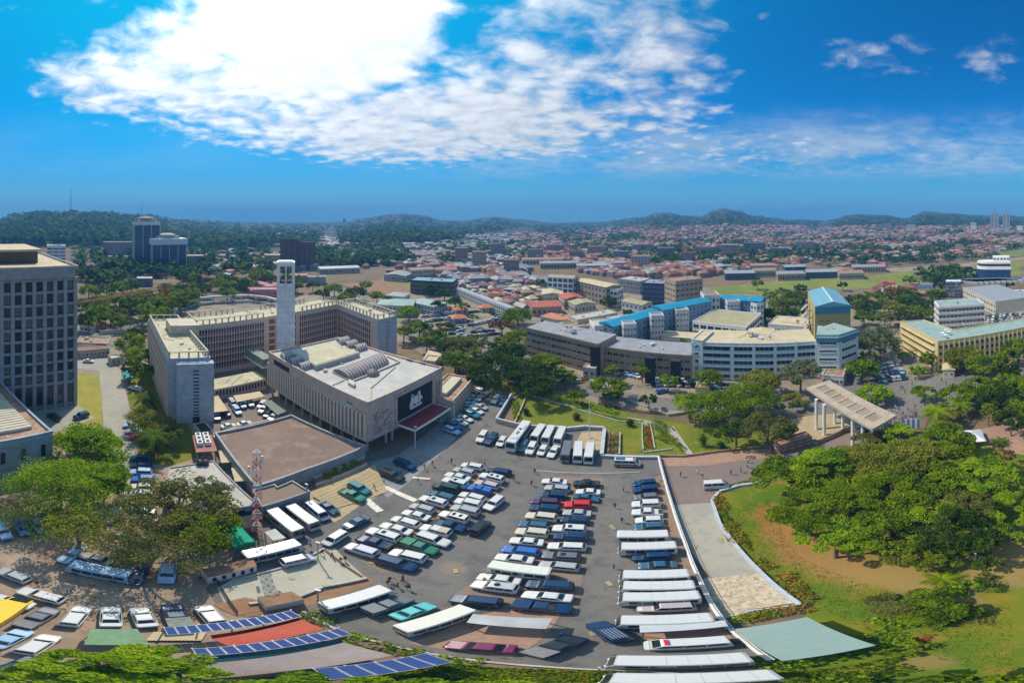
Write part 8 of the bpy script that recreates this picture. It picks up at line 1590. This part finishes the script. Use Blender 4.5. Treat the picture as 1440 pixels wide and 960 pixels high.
hedge([(428, 862), (450, 872), (466, 878)], 2, .8, 'green', 'green plants at the corner of the bottom slope'); hedge([(482, 893), (515, 903)], 2, .8, 'bright', 'green shrub patch on the bottom slope, left'); hedge([(520, 905), (560, 915), (600, 922)], 1.8, .8, 'green', 'green shrub patch on the bottom slope, middle'); hedge([(610, 926), (680, 932)], 1.6, .9, 'bright', 'broad leaved green plants at the right end of the bottom slope')
area_leaves('bank_planting', [(600, 930), (760, 941), (900, 945), (1060, 956), (1050, 972), (880, 972), (560, 972), (480, 955)], .7, 'green', 9000, .15); area_leaves('bank_flowers', [(700, 938), (900, 943), (950, 960), (720, 960)], .6, 'flower', 1500, .12); area_leaves('weeds', [(500, 955), (560, 935), (640, 940), (620, 960)], .5, 'yellow', 1500, .13)
area_leaves('lawn_tufts', [(1010, 720), (1080, 700), (1120, 780), (1250, 830), (1420, 850), (1430, 950), (1250, 900), (1150, 850)], .12, 'yellow', 6000, .12, up=.2)
# trees right under the drone: crowns along the bottom edge
for x, y, z, r, lb in ((205, 932, 8, 44, 'bright green tree crown at the bottom left, middle one'), (150, 935, 9, 50, 'bright green tree crown at the bottom left, left one'), (95, 958, 8, 46, 'bright green crown cut by the bottom edge on the left'), (252, 945, 7, 30, 'bright green tree crown left of the teal carport roof')): tp(x, y, z, r, .45, 'bright', 'layer', lb, leaf=.17)
for i, (x, y) in enumerate(((180, 966), (260, 968), (340, 968), (420, 965), (500, 968), (580, 970), (650, 972))): tp(x, y+15, 4, 58, .35, 'bright', 'layer', f'bright green crown along the bottom edge, {ORD[i]} from the left', 'bottom edge trees', leaf=.16)
for i, (x, y) in enumerate(((1180, 970), (1300, 975), (1410, 972))): tp(x, y, 5, 40, .5, 'green', 'round', f'dark green crown at the bottom right edge, {ORD[i]} from the left', 'bottom right trees', leaf=.17)

# roof clutter: vents, tanks and pipes that break up the flat roofs
rc = random.Random(21)
for o in [x for x in list(COL.objects) if x.type == 'EMPTY' and x.get('category') in ('office block', 'building', 'assembly hall', 'office tower') and x.location.length < 420 and 'mauve' not in x['label']]:
    wl = [c for c in o.children if c.name.split('.')[0] in ('wall',)]
    if not wl: continue
    me = wl[0].data; top = max(me.polygons, key=lambda p: (round(p.center.z, 1), p.area)); vs = [me.vertices[i].co for i in top.vertices]
    if top.area < 60: continue
    for i in range(min(14, int(top.area/45))):
        w_ = [rc.random()**2+.05 for _ in vs]; t_ = sum(w_); c = sum((v*w for v, w in zip(vs, w_)), Vector())/t_; c = c*.9+top.center*.1
        ty = rc.randrange(4); m = MB(); s_ = rc.uniform(.5, 1.1)
        if ty == 0: m.box(-s_, -s_*.6, 0, s_, s_*.6, s_*.9)
        elif ty == 1: m.tube([(0, 0, 0), (0, 0, 1.1)], .12, 6)
        elif ty == 2: m.box(-s_*.5, -s_*.5, 0, s_*.5, s_*.5, .4)
        else: L_ = rc.uniform(2, 5); m.tube([(-L_, 0, .15), (L_, 0, .15)], .07, 5)
        b_ = build(('roof_unit', 'vent_pipe', 'roof_hatch', 'roof_pipe')[ty], m, rc.choice((M_offw, M_con, M_metal)), o, (c.x, c.y, c.z+.02), rc.choice((.38, 1.95)))
# ------------------------------------------------------------ people
SK = mat('skin_brown', (.10, .05, .03), .6, .1, 5.0)
def cloth(n, c): return mat('cloth_'+n, c, .85, .12, 6.0)
CL = {'red': (.45, .04, .03), 'white': (.65, .65, .63), 'black': (.02, .02, .022), 'blue': (.04, .09, .28), 'green': (.05, .16, .07), 'yellow': (.55, .40, .05), 'grey': (.2, .2, .21), 'pink': (.50, .18, .22)}
PM = {}
def person_mesh(v):
    if ('b', v) in PM: return PM[('b', v)]
    me = bpy.data.meshes.new('body'); st = (0.30, 0.0, 0.22, 0.12)[v % 4]
    J = [(0, 0, .95), (0, 0, 1.15), (0, 0, 1.40), (0, 0.01, 1.52), (0, .02, 1.66), (.19, 0, 1.40), (.24, -.10*st*4, 1.13), (.24, .10+st*.3, .90), (-.19, 0, 1.40), (-.24, .10*st*4, 1.13), (-.24, .16-st*.3, .90),
         (.10, 0, .90), (.11, st*.5+.03, .50), (.11, st*.7-.04, .08), (.11, st*.7+.12, .04), (-.10, 0, .90), (-.11, -st*.4+.04, .50), (-.11, -st*.9, .08), (-.11, -st*.9+.15, .04), (0, .03, 1.76)]
    E_ = [(0, 1), (1, 2), (2, 3), (3, 4), (4, 19), (2, 5), (5, 6), (6, 7), (2, 8), (8, 9), (9, 10), (0, 11), (11, 12), (12, 13), (13, 14), (0, 15), (15, 16), (16, 17), (17, 18)]
    Rd = [.15, .13, .15, .055, .10, .06, .045, .035, .06, .045, .035, .095, .065, .045, .035, .095, .065, .045, .035, .075]
    me.from_pydata(J, E_, []); ob = bpy.data.objects.new('body', me); COL.objects.link(ob); md = ob.modifiers.new('Skin', 'SKIN'); sd = ob.modifiers.new('Sub', 'SUBSURF'); sd.levels = 1; sd.render_levels = 1
    me.skin_vertices[0].data[0].use_root = True
    for i, r in enumerate(Rd): me.skin_vertices[0].data[i].radius = (r, r*.8)
    dg = bpy.context.evaluated_depsgraph_get(); m2 = bpy.data.meshes.new_from_object(ob.evaluated_get(dg)); bpy.data.objects.remove(ob); m2.name = 'body'; PM[('b', v)] = m2; return m2
def person_data(v, top, bot):
    k = (v, top, bot)
    if k in PM: return PM[k]
    m = person_mesh(v).copy(); m.materials.clear(); m.materials.append(SK); m.materials.append(cloth(top, CL[top])); m.materials.append(cloth(bot, CL[bot])); m.materials.append(mat('hair_black', (.012, .01, .01), .9, .1, 5))
    for p in m.polygons:
        c = p.center; p.material_index = 3 if c.z > 1.70 or (c.z > 1.6 and c.y < -.01) else 0 if c.z > 1.48 else 1 if c.z > .98 and not (abs(c.x) > .2 and c.z < 1.15) else 0 if abs(c.x) > .19 and c.z > .8 else 2 if c.z > .12 else 3
    PM[k] = m; return m
def person(x, y, top, bot, label, group=None, rz=None, z=.25):
    p = P(x, y); o = link('person', person_data(random.randrange(4), top, bot), None, (p.x, p.y, z), random.uniform(0, 6.28) if rz is None else rz); return tag(o, label, 'person', group)
for x, y, t, b, lb in ((453, 780, 'black', 'black', 'person in black nearest the lamp post at the ramp corner'), (467, 784, 'red', 'black', 'person in a red top walking beside the ramp kerb'), (479, 791, 'black', 'grey', 'person in dark clothes walking at the ramp kerb, left of a pair'), (485, 789, 'black', 'black', 'person in black at the ramp kerb, right of a pair'), (434, 762, 'white', 'black', 'person in white beside the long grey bus'), (428, 757, 'blue', 'black', 'person in blue behind the long grey bus'), (418, 752, 'white', 'blue', 'person in a white shirt near the two grey buses'),
    (548, 818, 'black', 'black', 'person in black walking with a person in red'), (545, 822, 'red', 'grey', 'person in a red top near the front row'), (559, 826, 'green', 'black', 'person in dark green near the front row'), (574, 829, 'black', 'grey', 'person in black striding right of the small group'), (635, 652, 'black', 'black', 'lone person in black beyond the slanted cars'), (729, 645, 'black', 'grey', 'person in black in front of the coach'), (863, 800, 'red', 'black', 'person in red beside the grey roofed minibuses'),
    (792, 895, 'blue', 'black', 'person in blue beside the dark pickup'), (847, 942, 'white', 'grey', 'white clad person standing at the bottom kerb'), (526, 688, 'grey', 'black', 'person near the sandstone steps'), (540, 680, 'white', 'black', 'person in white beside the black suv'), (438, 782, 'black', 'blue', 'person near the lamp post base'), (350, 768, 'red', 'black', 'person in red under the lattice mast'), (356, 764, 'white', 'black', 'person in white under the lattice mast'), (364, 766, 'yellow', 'black', 'person in yellow under the lattice mast'),
    (927, 676, 'white', 'white', 'person in white at the top of the retaining wall'), (928, 683, 'yellow', 'white', 'person in a pale top by the retaining wall railing'), (1042, 665, 'blue', 'black', 'person in blue on the entrance road'), (1070, 662, 'black', 'black', 'person in black on the entrance road'), (1028, 668, 'blue', 'blue', 'person in bright blue on the entrance road'), (1000, 693, 'pink', 'blue', 'person beside the ambulance on the entrance road'), (988, 674, 'black', 'yellow', 'person left of the ambulance on the entrance road'), (980, 667, 'white', 'white', 'person in white on the entrance road'), (452, 658, 'blue', 'white', 'person beside the planter'), (282, 818, 'black', 'grey', 'person at the top of the railing in the dirt lot')): person(x, y, t, b, lb)
rg2 = random.Random(3)
for i in range(30): x = rg2.uniform(1250, 1290); y = rg2.uniform(575, 602); person(x, y, rg2.choice(('white', 'red', 'blue', 'black', 'pink')), rg2.choice(('black', 'blue', 'grey')), 'person in the small crowd gathered by the gate', 'crowd by the gate', z=.2)
for i in range(14): x = rg2.uniform(1265, 1335); y = rg2.uniform(528, 560); person(x, y, rg2.choice(('white', 'red', 'blue', 'black')), 'black', 'person walking in the gate street', 'people in the gate street', z=.1)

rg4 = random.Random(77)
for i in range(26): x, y = rg4.choice([(rg4.uniform(640, 780), rg4.uniform(650, 700)), (rg4.uniform(560, 700), rg4.uniform(770, 820)), (rg4.uniform(845, 880), rg4.uniform(670, 900)), (rg4.uniform(520, 620), rg4.uniform(640, 690)), (rg4.uniform(940, 1080), rg4.uniform(650, 680)), (rg4.uniform(30, 260), rg4.uniform(820, 845))]); person(x, y, rg4.choice(('white', 'red', 'blue', 'black', 'yellow')), rg4.choice(('black', 'blue', 'grey')), 'person walking across the open paving', 'people crossing the paving')
# every label that alike things still share is told apart by its place, seen from the camera
by = {}
for o in COL.objects:
    if o.parent is None and o.get('label'): by.setdefault(o['label'], []).append(o)
for lb, os_ in by.items():
    if 1 < len(os_) <= 30:
        for i, o in enumerate(sorted(os_, key=lambda o: math.atan2(o.location.x, o.location.y))): o['label'] = f'{lb}, {ORD[i]} from the left'
# ------------------------------------------------------------ the air
hz = bpy.data.materials.new('thin_blue_air'); hz.use_nodes = True; n_ = hz.node_tree; n_.nodes.remove(n_.nodes['Principled BSDF']); pv = n_.nodes.new('ShaderNodeVolumePrincipled')
pv.inputs['Color'].default_value = (.13, .42, .86, 1); pv.inputs['Density'].default_value = 3.6e-4; pv.inputs['Anisotropy'].default_value = 0.0; n_.links.new(pv.outputs[0], n_.nodes['Material Output'].inputs['Volume'])
m = MB(); m.box(-3720, -3720, -60, 3720, 3720, 236); o = build('haze', m, hz); tag(o, kind='stuff')
